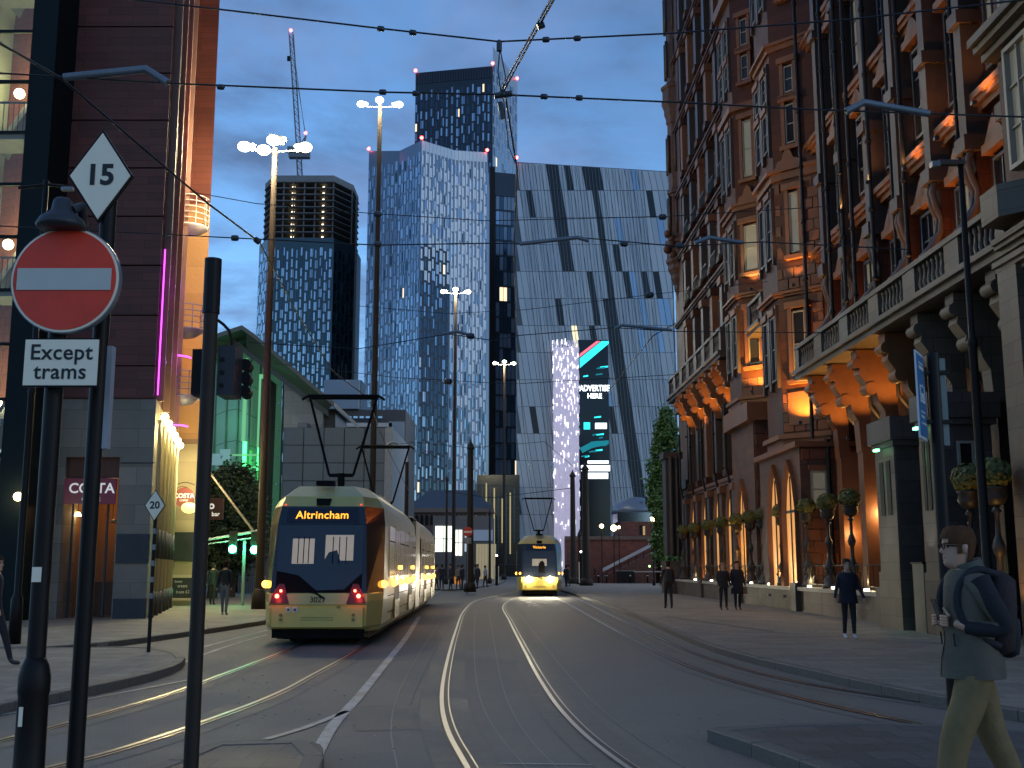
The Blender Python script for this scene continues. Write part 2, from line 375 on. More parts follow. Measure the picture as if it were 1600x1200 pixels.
# painted lines
def paint(pp, w, z=.009, name='road_marking', step=.4, m=paint_m):
    p = smooth_path([G(x,y) for x,y in pp], step); mb = MB(); ribbon(mb, p, -w/2, w/2, z); return structure(mb.build(name, m))
paint([(655,964),(632,1000),(600,1040),(560,1090),(520,1135),(494,1180)], .13)
paint([(542,1112),(470,1140),(415,1156)], .09)
paint([(417,985),(360,1000),(300,1016)], .09); paint([(417,992),(350,1012),(255,1048)], .08)
paint([(300,1062),(180,1085),(0,1118)], .07); paint([(780,1194),(925,1196)], .035)
paint([(60,1014),(200,1012)], .1)
paint([(700,956),(690,990),(660,1050),(640,1100)], .02, m=mat('joint_line2', (.16,.155,.15), .7))
# repair patches and covers
def patch(px, py, w, l, m, name='road_patch', z=.0032, rz=0):
    c = G(px,py); mb = MB(); q=[Vector((sx*w/2,sy*l/2,0)) for sx,sy in ((-1,-1),(1,-1),(1,1),(-1,1))]
    q=[Matrix.Rotation(rz,3,'Z')@v for v in q]; mb.add([(c.x+v.x,c.y+v.y,z) for v in q],[(0,1,2,3)]); structure(mb.build(name,m))
patch(600,1120,.8,2.2,asphalt_dark,rz=.2); patch(650,990,1.2,6,asphalt_dark,rz=.1)
pass
for x,y in ():
    c = G(x,y); mb = MB(); mb.lathe([(.30,0),(.30,.006)],(c.x,c.y,.003),20); mb.box(c.x-.2,c.x+.2,c.y-.012,c.y+.012,.0092,.012,1)
    o = mb.build('manhole_cover',[black_metal,grey_metal]); structure(o)
# tactile / banded paving under the pair of people
mb = MB(); a=[G(x,y,.12) for x,y in ((1040,962),(1210,986),(1212,989),(1040,965))]
structure(MB().add([(p.x,p.y,.1245) for p in a],[(0,1,2,3)]).build('pavement_joint', asphalt_dark))
# ================================================================ TOWERS
def G2(*c): return c
pane_bright = mat('tower_glass_bright', (.46,.55,.63), .14, 1., var=.12, scale=.05)
pane_mid = mat('tower_glass_mid', (.30,.36,.43), .12, 1., var=.3, scale=.05)
pane_dark = mat('tower_glass_dark', (.07,.10,.13), .12, .9, var=.3, scale=.05)
pane_lit = mat('tower_window_lit', (.3,.25,.2), .3, emit=(1,.78,.48), estr=.75, var=.2, scale=.2)
fin_blue = mat('tower_wall_blue', (.165,.205,.26), .35, .7, var=.2, scale=.05)
fin_dark = mat('tower_wall_dark', (.035,.045,.06), .35, .5, var=.2, scale=.05)
fin_teal = mat('tower_wall_teal', (.05,.09,.11), .35, .5, var=.2, scale=.05)
slab_m = mat('raw_concrete', (.17,.16,.15), .85, var=.3, scale=.6)
def face_panes(mb, A, B, z0, z1, cols, rows, probs, fill=.55, tall=.8, out=.18, stag=True, ztop=None, seed=1, lit_low=1., bfun=None):
    """tall panes in brick-like stagger, standing a little proud of the face A->B (outward right)"""
    rnd = random.Random(seed); A = Vector((A[0],A[1])); B = Vector((B[0],B[1])); L = (B-A).length
    rows = int(rows*.62); cw = L/cols; ph = (z1-z0)/rows
    for c in range(cols):
        sh = (.0,.5,.25,.75)[c % 4] if stag else 0
        for h in (0,1):
            for r in range(rows):
                zz = z0 + (r+.5+sh*.5+h*.0)*ph
                if zz+ph*.45 > z1-1.0: continue
                if (h == 1) and (r+c) % 2: continue
                w = probs if bfun is None else bfun(c/cols, (zz-z0)/(z1-z0))
                mi = rnd.choices((0,1,2,3), w)[0]
                if h == 0: a, b = .08, .08+fill*.62
                else: a, b = .14+fill*.62, .14+fill*1.05
                u = c*cw
                mb.seg(A, B, u+cw*a, min(L-.05,u+cw*b), zz-ph*tall/2, zz+ph*tall/2, out*.2, out, mi+1)
def leds(parent, pts, r):
    for p in pts: MB().ball(p, r, 8, 6).build('warning_light', red_led, parent)
def tower(name_label, outline, z1s, wall, faces, base=0, group=None, name='glass_tower'):
    """outline: plan points (clockwise seen from above, camera side first); z1s their roof heights"""
    c = outline[0]; t = thing(name, name_label, 'tower', (c[0],c[1],0), group)
    n = len(outline); area = sum(outline[i][0]*outline[(i+1)%n][1]-outline[(i+1)%n][0]*outline[i][1] for i in range(n))
    mb = MB(); vs = [(p[0],p[1],base) for p in outline]+[(p[0],p[1],z) for p,z in zip(outline,z1s)]
    fs = [(i,(i+1)%n,n+(i+1)%n,n+i) for i in range(n)]+[tuple(range(n,2*n))]
    mb.add(vs, fs); mb.build('wall', wall, t); return t
def col(px, Y): p = P(px, 600, Y); return (p.x, Y)
def zat(px, py, Y): return P(px, py, Y).z
# --- far tower behind
Y1, Y2, Y3 = 640, 655, 690
pl = [(P(649,150,Y2).x,Y2),(P(770,110,Y1).x,Y1),(P(808,130,Y3).x,Y3)]
out = pl+[(pl[2][0]-20,Y3+40),(pl[0][0],Y3+30)]
zt = [zat(649,114,Y2),zat(770,103,Y1),zat(809,126,Y3)]
t = tower('tallest dark glass tower rising behind the other two, red lights on its roof corners', out, zt+[zt[2],zt[0]], fin_dark, None)
mb = MB(); face_panes(mb, pl[0], pl[1], 60, zt[0]-8, 15, 62, (3,3,5,.05), .5, seed=2); mb.build('window_pane', [fin_dark,pane_bright,pane_mid,pane_dark,pane_lit], t, kind='stuff')
mb = MB(); face_panes(mb, pl[1], pl[2], 60, zt[2]-4, 9, 62, (8,3,2,.02), .6, seed=3); mb.build('window_pane', [fin_dark,pane_bright,pane_mid,pane_dark,pane_lit], t, kind='stuff')  # brighter pane mix paints the side turned to the light
mb = MB(); mb.seg(pl[1],pl[2],0,(Vector(pl[2])-Vector(pl[1])).length,60,zt[2]-.5,.02,.1); mb.build('cladding', mat('tower_lit_face_tint',(.42,.46,.5),.4,.3,var=.1,scale=.05), t)  # pale overlay: light from the right put into the colour of this face
mb = MB()
for a,b,za,zb in ((pl[0],pl[1],zt[0],zt[1]),):
    L=(Vector(b)-Vector(a)).length; k=30
    for i in range(k):
        z=za+(zb-za)*(i+.5)/k; mb.seg(a,b,L*i/k+.1,L*(i+.75)/k,z-7.5,z-.3,0,.35)
mb.build('roof_fin', fin_dark, t)
leds(t, [(pl[0][0],pl[0][1]-1,zt[0]+1.2),(pl[1][0],pl[1][1]-1,zt[1]+1.2),(pl[2][0],pl[2][1]-1,zt[2]+1.2)], 1.0)
# --- middle tower, two concave faces
Yl, Yc, Yr = 520, 500, 528
a = Vector((P(573,400,Yl).x,Yl)); b = Vector((P(658,300,Yc).x,Yc)); c = Vector((P(761,300,Yr).x,Yr))
za, zb, zc = zat(573,236,Yl), zat(659,219,Yc), zat(761,238,Yr)
m1 = (a+b)/2+Vector((2.0,2.5)); m2 = (b+c)/2+Vector((-.3,.8)); zm1=(za+zb)/2-1.6; zm2=(zb+zc)/2-1.6
out = [a,m1,b,m2,c,Vector((c.x,600)),Vector((a.x,600))]
t = tower('broad two-faced glass tower with three red roof lights, blue left and silvery right', [tuple(q) for q in out], [za,zm1,zb,zm2,zc,zc,za], fin_blue, None)
pm = [fin_blue,pane_bright,pane_mid,pane_dark,pane_lit]
def left_b(u,v): return (2.0+(2.5 if v>.85 else 0), 6, .5, .02)
for i,(p,q,z0_,z1_,cc) in enumerate(((a,m1,za,zm1,8),(m1,b,zm1,zb,8))):
    mb = MB(); face_panes(mb, p, q, 0, min(z0_,z1_)-1, cc, 58, None, .6, seed=4+i, bfun=left_b); mb.build('window_pane', pm, t, kind='stuff')
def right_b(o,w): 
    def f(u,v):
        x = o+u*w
        sh = x < .44 and v < .66  # lower left area: dark panes paint the reflection of another tower
        return (.4,2.5,9,.03) if sh else (13 if v>.5 else 5,3,1.0 if v>.5 else 2,.02)  # brighter pane mix high up paints the reflected sky
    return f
for i,(p,q,z0_,z1_,o_) in enumerate(((b,m2,zb,zm2,0),(m2,c,zm2,zc,.5))):
    mb = MB(); face_panes(mb, p, q, 0, min(z0_,z1_)-1, 9, 58, None, .62, seed=8+i, bfun=right_b(o_,.5)); mb.build('window_pane', [fin_blue,mat('tower_glass_sky_tint',(.80,.84,.88),.45,.2,var=.15,scale=.05),pane_mid,pane_dark,pane_lit], t, kind='stuff')  # silvery pane colour carries the reflection of the bright western sky
silver = mat('tower_silver_fin',(.55,.60,.64),.4,.4,var=.15,scale=.04)  # pale fins add to the painted sky reflection and stop at the dark area
mb = MB()
for (p,q,z0_,z1_) in ((b,m2,zb,zm2),(m2,c,zm2,zc)):
    L=(q-p).length
    for i in range(9):
        z=z0_+(z1_-z0_)*(i+.5)/9; mb.seg(p,q,L*i/9,L*(i+.3)/9, 92 if (q is c or i>7) else 150,z-.2,0,.12)
        mb.seg(p,q,L*i/9,L*(i+.95)/9,z-5,z-.2,0,.14)
mb.build('metal_fin', silver, t)
mb = MB(); Ld=(m2-b).length; mb.seg(b,m2,.3,Ld*.86,0,149,0,.12); mb.build('cladding', fin_dark, t)  # dark overlay painting the dark reflection low on the right face
leds(t, [(a.x,Yl-1,za+.8),(b.x,Yc-1,zb+.8),(c.x,Yr-1,zc+.8)], .8)
# --- tower under construction on the left
Yt = 560
def cx(px): return P(px,450,Yt).x
zs, ztop = zat(470,372,Yt), zat(470,272,Yt)
pl = [(cx(393),Yt+14),(cx(416),Yt),(cx(520),Yt),(cx(546),Yt+16)]
out = pl+[(cx(546),Yt+40),(cx(393),Yt+40)]
t = tower('unfinished tower on the left, glazed lower floors and bare concrete floors on top', out, [zs]*6, fin_teal, None)
for i,(p,q,cc,pr) in enumerate(((pl[0],pl[1],5,(2,6,1,.0)),(pl[1],pl[2],14,(6,2.5,1.6,.0)),(pl[2],pl[3],5,(.3,1,9,.0)))):
    mb = MB(); face_panes(mb, p, q, 20, zs-1, cc, 44, pr, .5 if i else .8, seed=20+i, tall=.78); mb.build('window_pane', [fin_teal,pane_bright,pane_mid,pane_dark,pane_lit], t, kind='stuff')
sc = 1.0; nfl = 9; fh = (ztop-zs-4)/nfl
ins = [(cx(398),Yt+14),(cx(418),Yt+1),(cx(518),Yt+1),(cx(542),Yt+16),(cx(542),Yt+38),(cx(398),Yt+38)]
for k in range(nfl+1):
    z = zs + k*fh; MB().prism(ins, z, z+.55).build('floor_slab', slab_m, t)
MB().prism([(cx(398),Yt+15),(cx(420),Yt+2),(cx(516),Yt+2),(cx(541),Yt+17),(cx(541),Yt+37),(cx(398),Yt+37)], ztop-3.2, ztop).build('roof_slab', mat('pale_formwork',(.2,.21,.21),.8,var=.2,scale=.3), t)
for px in (400,420,437,453,470,487,503,516,540):
    y = Yt+2 if 418 < px < 518 else Yt+15
    MB().box(cx(px)-.35, cx(px)+.35, y, y+.7, zs, ztop-3).build('column', slab_m, t)
MB().box(cx(440),cx(505),Yt+10,Yt+34,zs,ztop-3).build('core', fin_dark, t)
slit = emis('work_light_lit', (1,.78,.45), 2.2)
for k in range(nfl):
    for px in (450,499):
        z = zs+k*fh+fh*.7; MB().box(cx(px)-.8,cx(px)+.8,Yt+6,Yt+6.3,z-.35,z+.35).build('work_light', slit, t)
def zl(py): return P(470,py,Yt).z
MB().box(cx(546),cx(549),Yt+16,Yt+17,zs-150,ztop-8).build('hoist_mast', slab_m, t)
# crane
t = thing('tower_crane','tower crane with a steep lattice jib and red light above the unfinished tower','crane',(cx(468),Yt+20,0))
yy = Yt+20; steel = mat('crane_steel',(.16,.17,.18),.5,.4)
def lattice(mb, p, q, w, n):
    p, q = Vector(p), Vector(q); d=(q-p).normalized(); s1=d.cross(Vector((0,1,0))).normalized()*w/2; s2=Vector((0,1,0))*w/2
    for a1,a2 in ((1,1),(1,-1),(-1,-1),(-1,1)): mb.tube([p+s1*a1+s2*a2, q+s1*a1+s2*a2], w*.09, 4)
    for i in range(n):
        u=p.lerp(q,i/n); v=p.lerp(q,(i+1)/n); sg = 1 if i%2 else -1
        mb.tube([u+s1*sg-s2, v-s1*sg-s2], w*.06, 3); mb.tube([u+s1*sg+s2, v-s1*sg+s2], w*.06, 3)
def pz(px,py): return P(px,py,yy)
mb=MB(); lattice(mb,(pz(468,600).x,yy,zs),pz(467,245),2.4,26); mb.build('mast',steel,t)
mb=MB(); mb.box(pz(452,240).x,pz(484,240).x,yy-2,yy+2,pz(0,247).z,pz(0,238).z); mb.box(pz(450,240).x,pz(458,240).x,yy-2.5,yy+2,pz(0,240).z,pz(0,231).z); mb.build('slewing_deck',steel,t)
mb=MB(); mb.box(pz(474,0).x-1.5,pz(481,240).x,yy-3,yy,pz(0,238).z,pz(0,229).z); mb.build('cab',mat('crane_cab',(.4,.42,.42),.4),t)
mb=MB(); lattice(mb,pz(467,238),pz(455,52),2.2,34); mb.build('jib',steel,t)
mb=MB(); mb.tube([pz(472,238),pz(478,212)],.5,5); mb.tube([pz(462,238),pz(478,212)],.35,5); mb.build('frame',steel,t)
mb=MB(); mb.tube([pz(477,212),pz(459,80),pz(456,54)],.14,4); mb.tube([pz(478,212),pz(453,60)],.10,4); mb.build('stay_rope',steel,t)
leds(t,[tuple(pz(455,50)+Vector((0,-1,.5))),tuple(pz(478,211)+Vector((0,-1,.8)))],.85)
MB().box(pz(452,0).x,pz(457,0).x,yy-.6,yy+.6,pz(0,95).z,pz(0,88).z).build('hook_block',black_metal,t)
# --- narrow dark blue block between
Yd = 262
t = thing('glass_block','narrow dark blue glass block squeezed between the two-faced tower and the striped one','tower',(P(785,600,Yd).x,Yd,0))
zt = zat(785,268,Yd)
A=(P(764,500,Yd).x,Yd); B=(P(812,500,Yd).x,Yd+2)
MB().prism([A,B,(B[0],Yd+25),(A[0],Yd+25)],0,zt).build('wall',fin_dark,t)
mb=MB(); L=B[0]-A[0]; rows=24; ph=(zt-6)/rows
for r in range(rows):
    for c in range(6):
        u=1.6+c*(L-1.6)/6; w=(L-1.6)/6
        mi = random.choices((1,2,3,4),(1,7,3,.35))[0]
        mb.seg(A,B,u+w*.08,u+w*.92,r*ph+.35,r*ph+ph-.15,0,.14,mi)
mb.build('window_pane',[fin_dark,pane_mid,fin_blue,pane_dark,pane_lit],t,kind='stuff')
mb=MB(); 
for r in range(rows+1): mb.seg(A,B,1.5,L,r*ph-.06,r*ph+.22,.0,.3)
mb.build('floor_band',fin_dark,t,kind='stuff')
MB().seg(A,B,.0,1.3,0,zt+1.2,0,.5).build('corner_fin',black_metal,t)
# --- the striped block: every panel its own piece
Ya = 222
t = thing('striped_office_block','wide metal-clad block with slanting black stripes and a light screen at its foot','office block',(P(930,600,Ya).x,Ya,0))
def AX(px,py,dy=0): return P(px,py,Ya+dy)
xl,xr = 806,1047
def topy(x): return 253+(x-806)*15/241
pl=[AX(806,253),AX(1047,268),P(1057,290,Ya+14)]
xb0=AX(808,900); xb1=P(1066,900,Ya)
vs=[(xb0.x,Ya,0),(xb1.x,Ya,0),tuple(pl[1]),tuple(pl[0])]
back=[(xb0.x,Ya+22,0),(P(1066,900,Ya).x+3,Ya+22,0),(pl[1].x+3,Ya+22,pl[1].z),(pl[0].x,Ya+22,pl[0].z)]
mb=MB(); mb.add(vs+back,[(0,1,2,3),(1,5,6,2),(3,2,6,7),(0,3,7,4),(5,4,7,6)]); mb.build('wall',mat('axis_wall',(.10,.115,.13),.4,.5,var=.1,scale=.1),t)
pan_light=mat('panel_light',(.52,.54,.56),.42,.25,var=.14,scale=.08,stain=.15)
pan_mid=mat('panel_mid',(.43,.455,.49),.4,.3,var=.14,scale=.08,stain=.15)
pan_blue=mat('panel_blue_glass',(.30,.40,.52),.25,.6,var=.2,scale=.08)
pan_black=mat('panel_black',(.018,.021,.024),.35,.2,var=.3,scale=.1)
pan_lit=mat('panel_window_lit',(.4,.4,.3),.3,emit=(1,.85,.5),estr=.6)
pan_sky=mat('panel_window_bright',(.7,.8,.85),.15,1.)
rows=14; H=pl[0].z
def rowy(i): return 256+i*42.2
lean=.20
rnd=random.Random(5); prev={}
for r in range(rows):
    y0=rowy(r); y1=rowy(r+1)-.7
    ncol=20
    for c in range(-11,27):
        x0=806+c*9.4+r*42.2*.155; x1=x0+8.7
        sl=(y1-y0)*.155
        q=[[x0,y0],[x1,y0],[x1+sl,y1],[x0+sl,y1]]
        mxr=1047+(y0-268)*.024
        if x1 < 807+3 or x0 > mxr-3: continue
        q=[[min(max(x,807.5),mxr),y] for x,y in q]
        if q[1][0]-q[0][0] < 3 and q[2][0]-q[3][0] < 3: continue
        y_mid=(y0+y1)/2; cx_=(x0+x1)/2
        ctr=893+(y_mid-262)*.20; hw=52-(y_mid-262)*.075
        if y_mid>525: ctr=960+(y_mid-525)*.1; hw=20
        d=(cx_-ctr)/hw
        if abs(d)<1:
            st_=prev.get(c)
            m=pan_light if (c%3==1 and rnd.random()<.85) else st_ if (st_ is not None and rnd.random()<.72) else (pan_black if rnd.random()<(.72 if abs(d)<.7 else .5) else pan_light)
            prev[c]=m
        else:
            right=cx_>ctr
            wts=(6,3,1.6,.22,.05,.07) if right else (8,3,.3,.6,.03,.0)
            m=rnd.choices((pan_light,pan_mid,pan_blue,pan_black,pan_lit,pan_sky),wts)[0]
        d0=rnd.uniform(.08,.22)
        pts=[]
        for x,y in q:
            yq = max(y, topy(x)+1.5); p=AX(x,yq); pts.append(p)
        f=[Vector((p.x,Ya-d0,p.z)) for p in pts]; bk=[Vector((p.x,Ya-.01,p.z)) for p in pts]
        mb=MB(); mb.add([*bk,*f],[(4,7,6,5),(0,1,5,4),(1,2,6,5),(2,3,7,6),(3,0,4,7)])
        mb.build('facade_panel',m,t)
# fine vertical mullions, joined
mb=MB()
for i in range(46):
    x=810+i*5.2; p0=AX(x,topy(x)+3); p1=AX(x+ (840-topy(x))*.10,842)
    if p1.x>xb1.x: continue
    mb.add([(p0.x-.04,Ya-.26,p0.z),(p0.x+.04,Ya-.26,p0.z),(p1.x+.04,Ya-.26,p1.z),(p1.x-.04,Ya-.26,p1.z),(p0.x-.04,Ya,p0.z),(p0.x+.04,Ya,p0.z),(p1.x+.04,Ya,p1.z),(p1.x-.04,Ya,p1.z)],[(3,2,1,0),(0,4,7,3),(1,2,6,5)])
mb.build('mullion',mat('mullion',(.15,.17,.19),.4,.5),t,kind='stuff')
leds(t,[tuple(AX(807,250)+Vector((0,-.6,.3)))],.35)
# LED screen and light column
t2 = thing('led_screen','tall black advertising screen with turquoise and pink stripes and white lettering','screen',(AX(928,640).x,Ya-1.2,0))
Ys=Ya-1.4
def S(x,y): return P(x,y,Ys)
a_,b_,c_,d_=S(905,752),S(953,752),S(953,531),S(905,531)
MB().box(a_.x,b_.x,Ys,Ys+.6,0,d_.z).build('casing',mat('screen_black',(.004,.005,.008),.12),t2)
teal=emis('screen_teal',(.02,.62,.66),1.3); pink=emis('screen_pink',(1,.12,.18),1.1); wht=emis('screen_white',(.8,.9,1),2.2); dteal=emis('screen_deep_teal',(.0,.2,.26),.6)
def spoly(pts,m,nm,off=.03):
    mb=MB(); mb.add([(S(x,y).x,Ys-off,S(x,y).z) for x,y in pts],[tuple(range(len(pts)))]); mb.build(nm,m,t2)
spoly([(906,560),(940,533),(951,533),(951,537),(906,575)][::-1],teal,'stripe')
spoly([(906,553),(932,533),(938,533),(906,558)][::-1],pink,'stripe',.035)
for i in range(34):
    y=rnd.uniform(572,745); x=rnd.uniform(908,938); w=rnd.uniform(4,13)
    if 595<y<626 or 657<y<674 or 715<y<750: continue
    spoly([(x,y),(x+w,y-1.5),(x+w,y+1),(x,y+2)][::-1],rnd.choice((teal,dteal,dteal)),'stripe',.034+i*.001)
spoly([(906,700),(925,690),(951,688),(951,694),(925,700),(910,708)][::-1],dteal,'stripe')
for i,(txt,x,y,sz,sx) in enumerate((('ADVERTISE',929,607,2.05,.72),('HERE',929,619,1.7,.9))):
    p=S(x,y); text_mb(txt,sz*.82,(p.x,Ys-.08,p.z),(1,0,0),(0,0,1),0,.02,sx=sx).build('lettering',wht,t2)
for (x0,x1,y0,y1) in ((912,922,660,671),(930,948,661,670),(918,951,720,724),(908,953,727,736),(914,950,739,748)):
    spoly([(x0,y0),(x1,y0),(x1,y1),(x0,y1)][::-1],wht if y0>700 else (teal if x0==912 else wht),'stripe',.06)
t3 = thing('light_column','tall glittering white light column left of the black advertising screen','light column',(AX(885,640).x,Ya-3,0))
Yc_=Ya-3
pw=mat('light_mesh',(.55,.5,.58),.35,.3,emit=(.85,.78,1),estr=.13,var=.3,scale=.8)
x0=P(864,700,Yc_).x; x1=P(906,700,Yc_).x; zt=P(885,533,Yc_).z
MB().box(x0+.15,x1-.15,Yc_+.1,Yc_+1.4,0,zt-1.2).build('core',pw,t3)
sp_=emis('sparkle_lit',(.95,.9,1),1.5)
sp2=mat('light_tube_pale',(.5,.5,.55),.3,emit=(.75,.7,.95),estr=.2)
mb=MB()
for i in range(1500):
    x=rnd.uniform(x0,x1); z=zt-abs(rnd.gauss(0,1))*zt*.35 if rnd.random()<.75 else rnd.uniform(0,zt)
    if z<0: continue
    h=rnd.uniform(.25,1.1); w=rnd.uniform(.05,.13); mb.box(x-w/2,x+w/2,Yc_-rnd.uniform(.05,.25),Yc_+.05,z-h/2,z+h/2,0 if rnd.random()<.16 else 1)
mb.build('light_tube',[sp_,sp2],t3,kind='stuff')
mb=MB()
for i in range(9):
    x=x0+(x1-x0)*(i+.5)/9; mb.box(x-.06,x+.06,Yc_-.3,Yc_+.1,0,zt*.42)
mb.build('vertical_rail',sp2,t3)
# ================================================================ LOW BUILDINGS IN THE MIDDLE
brick_dark=mat('brick_dark_brown',(.10,.062,.052),.8,var=.3,scale=2,brick=(.5,.16,.012))
brick_red=mat('brick_red',(.24,.075,.05),.75,var=.35,scale=.7,brick=(.45,.15,.012),stain=.4)
slate=mat('slate_roof',(.045,.048,.055),.5,var=.25,scale=2)
# station building with battlements and lancet windows
Yq=185
t=thing('brick_station','low dark brick building with a row of small arched windows under a slate roof','station',(P(700,800,Yq).x,Yq,0))
x0=P(636,800,Yq).x; x1=P(768,800,Yq).x; z1=P(700,795,Yq).z; z2=P(700,760,Yq).z
MB().box(x0,x1,Yq,Yq+20,0,z1).build('wall',brick_dark,t)
mb=MB(); mb.add([(x0-.3,Yq-.5,z1),(x1+.3,Yq-.5,z1),(x1-3,Yq+9,z2),(x0+3,Yq+9,z2),(x0-.3,Yq+20,z1),(x1+.3,Yq+20,z1)],[(0,1,2,3),(3,2,5,4),(0,3,4),(1,5,2)]); mb.build('roof',slate,t)
MB().box(x0-.4,x1+.4,Yq-.5,Yq+.05,z1-.6,z1+.1).build('parapet',mat('brown_stone',(.16,.11,.085),.7),t)
for i in range(16):
    x=x0+.8+i*(x1-x0-1.6)/15; zc=P(700,812,Yq).z
    mb=MB(); mb.prism([(x-.28,Yq-.04),(x+.28,Yq-.04),(x+.28,Yq+.1),(x-.28,Yq+.1)],zc-.9,zc+.4); mb.add([(x-.28,Yq-.04,zc+.4),(x+.28,Yq-.04,zc+.4),(x,Yq-.04,zc+.95)],[(0,1,2)]); mb.build('arched_window',glass_dark,t)
# bright shopfront
Yb=150
t=thing('shop','bright white lit shopfront behind the end of the near tram','shop',(P(710,860,Yb).x,Yb,0))
x0=P(676,860,Yb).x; x1=P(770,860,Yb).x; z1=P(700,820,Yb).z
MB().box(x0,x1,Yb,Yb+12,0,z1+1.2).build('wall',mat('shop_wall',(.12,.12,.13),.7),t)
shopw=emis('shop_window_lit',(.9,1,.82),1.1); 
for (a1,a2,b1,b2) in ((680,707,822,862),(710,722,828,868),(726,738,835,862)):
    q=MB(); p0=P(a1,b2,Yb); p1=P(a2,b1,Yb); q.box(p0.x,p1.x,Yb-.1,Yb+.02,p0.z,p1.z); w=q.build('shop_window',shopw if a1<725 else mat('shop_pale',(.3,.32,.35),.4,emit=(.7,.85,1),estr=.3),t)
    q=MB(); q.box((p0.x+p1.x)/2-.05,(p0.x+p1.x)/2+.05,Yb-.16,Yb-.1,p0.z,p1.z); q.box(p0.x,p1.x,Yb-.16,Yb-.1,(p0.z+p1.z)/2-.05,(p0.z+p1.z)/2+.05); q.build('glazing_bar',frame_dark,w)
MB().box(P(738,0,Yb).x,x1,Yb-.3,Yb,P(0,845,Yb).z,P(0,828,Yb).z).build('fascia',mat('fascia_blue',(.05,.08,.14),.4,emit=(.5,.7,1),estr=.1),t)
mb=MB()
for i in range(7):
    x=P(744+i*4.5,860,Yb).x; mb.box(x,x+.35,Yb-.2,Yb-.05,P(0,905,Yb).z,P(0,850,Yb).z)
mb.build('column',mat('shop_col',(.3,.28,.22),.5,emit=(1,.8,.4),estr=.12),t)
# curved glass base of towers with vertical lit fins
Yg=205
t=thing('glass_podium','dark glazed podium with warm vertical light fins to the left of the far tram','building',(P(780,800,Yg).x,Yg,0))
x0=P(745,800,Yg).x; x1=P(812,800,Yg).x; z1=P(780,742,Yg).z
MB().box(x0,x1,Yg,Yg+10,0,z1).build('wall',glass_dark,t)
fw=mat('warm_fin',(.3,.25,.15),.5,emit=(1,.8,.35),estr=.22)
for i in range(9):
    x=x0+1+i*(x1-x0-2)/8; MB().box(x-.12,x+.12,Yg-.3,Yg-.01,2+ (i%3)*2,z1-rnd.uniform(1,6)).build('fin',fw if i%2 else fin_teal,t)
mb=MB()
for k in range(9): mb.box(x0,x1,Yg-.12,Yg-.01,k*z1/9,k*z1/9+.18)
mb.build('floor_band',fin_dark,t)
# brick viaduct with stair on the right
Yv=118
t=thing('brick_viaduct','red brick ramp wall with a sloping pale handrail beside the far tram','wall',(P(1000,870,Yv).x,Yv,0))
def V(x,y,Y=Yv): return P(x,y,Y)
mb=MB(); zt=V(950,838).z
mb.box(V(888,850).x,V(1100,850).x,Yv+4,Yv+9,0,zt); mb.build('wall',brick_red,t)
mb=MB(); mb.box(V(885,850).x,V(1102,850).x,Yv+3.8,Yv+4.0,zt-.25,zt+.12); mb.build('coping',mat('coping_brown',(.16,.1,.08),.7),t)
# ramp stair
p0=V(942,888); p1=V(1024,846); th_=.5
mb=MB(); mb.add([(p0.x,Yv,0),(p1.x,Yv,0),(p1.x,Yv,p1.z-1),(p0.x,Yv,p0.z-.9),(p0.x,Yv+3.9,0),(p1.x,Yv+3.9,0),(p1.x,Yv+3.9,p1.z-1),(p0.x,Yv+3.9,p0.z-.9)],[(0,1,2,3),(4,7,6,5),(0,3,7,4),(1,5,6,2),(3,2,6,7)]); mb.build('stair_flank',mat('brick_brown2',(.15,.055,.04),.8,brick=(.45,.15,.012)),t)
mb=MB(); mb.hexa([(p0.x,Yv-.1,p0.z-.35),(p1.x,Yv-.1,p1.z-.35),(p1.x,Yv+.2,p1.z-.35),(p0.x,Yv+.2,p0.z-.35),(p0.x,Yv-.1,p0.z),(p1.x,Yv-.1,p1.z),(p1.x,Yv+.2,p1.z),(p0.x,Yv+.2,p0.z)]); mb.build('handrail',mat('handrail_pale',(.42,.40,.42),.5),t)
mb=MB(); mb.box(V(1024,0).x,V(1100,0).x,Yv-.1,Yv+3.9,0,V(0,852).z); mb.build('landing_wall',brick_red,t)
for i in range(7):
    x=p0.x+(p1.x-p0.x)*(i+.4)/7; z=p0.z+(p1.z-p0.z)*(i+.4)/7; MB().box(x-.04,x+.04,Yv,Yv+.08,z-1.1,z-.3).build('baluster',black_metal,t)
# building above the viaduct
Yw=150
t=thing('brick_arch_block','red brick block with glass roof lights standing above the ramp wall','building',(P(990,820,Yw).x,Yw,0))
MB().box(P(958,0,Yw).x,P(1030,0,Yw).x,Yw,Yw+12,0,P(0,815,Yw).z).build('wall',brick_red,t)
mb=MB(); a0=P(966,815,Yw); a1=P(1028,792,Yw); mb.box(a0.x,a1.x,Yw+1,Yw+8,a0.z,P(0,800,Yw).z); mb.build('glass_lantern',pane_mid,t)
mb=MB(); mb.lathe([(3.4,0),(3.2,.8),(2.4,1.6),(1.0,2.2),(.05,2.3)],(P(985,0,Yw).x,Yw+5,P(0,800,Yw).z),14); mb.build('dome',mat('dome_grey',(.2,.22,.25),.4,.5),t)
MB().box(P(984,0,Yw).x,P(991,0,Yw).x,Yw-.05,Yw+.1,P(0,836,Yw).z,P(0,820,Yw).z).build('doorway',glass_dark,t)
MB().box(P(989,0,Yw).x,P(992,0,Yw).x,Yw-.09,Yw+.1,P(0,836,Yw).z,P(0,822,Yw).z).build('window',glass_warm,t)
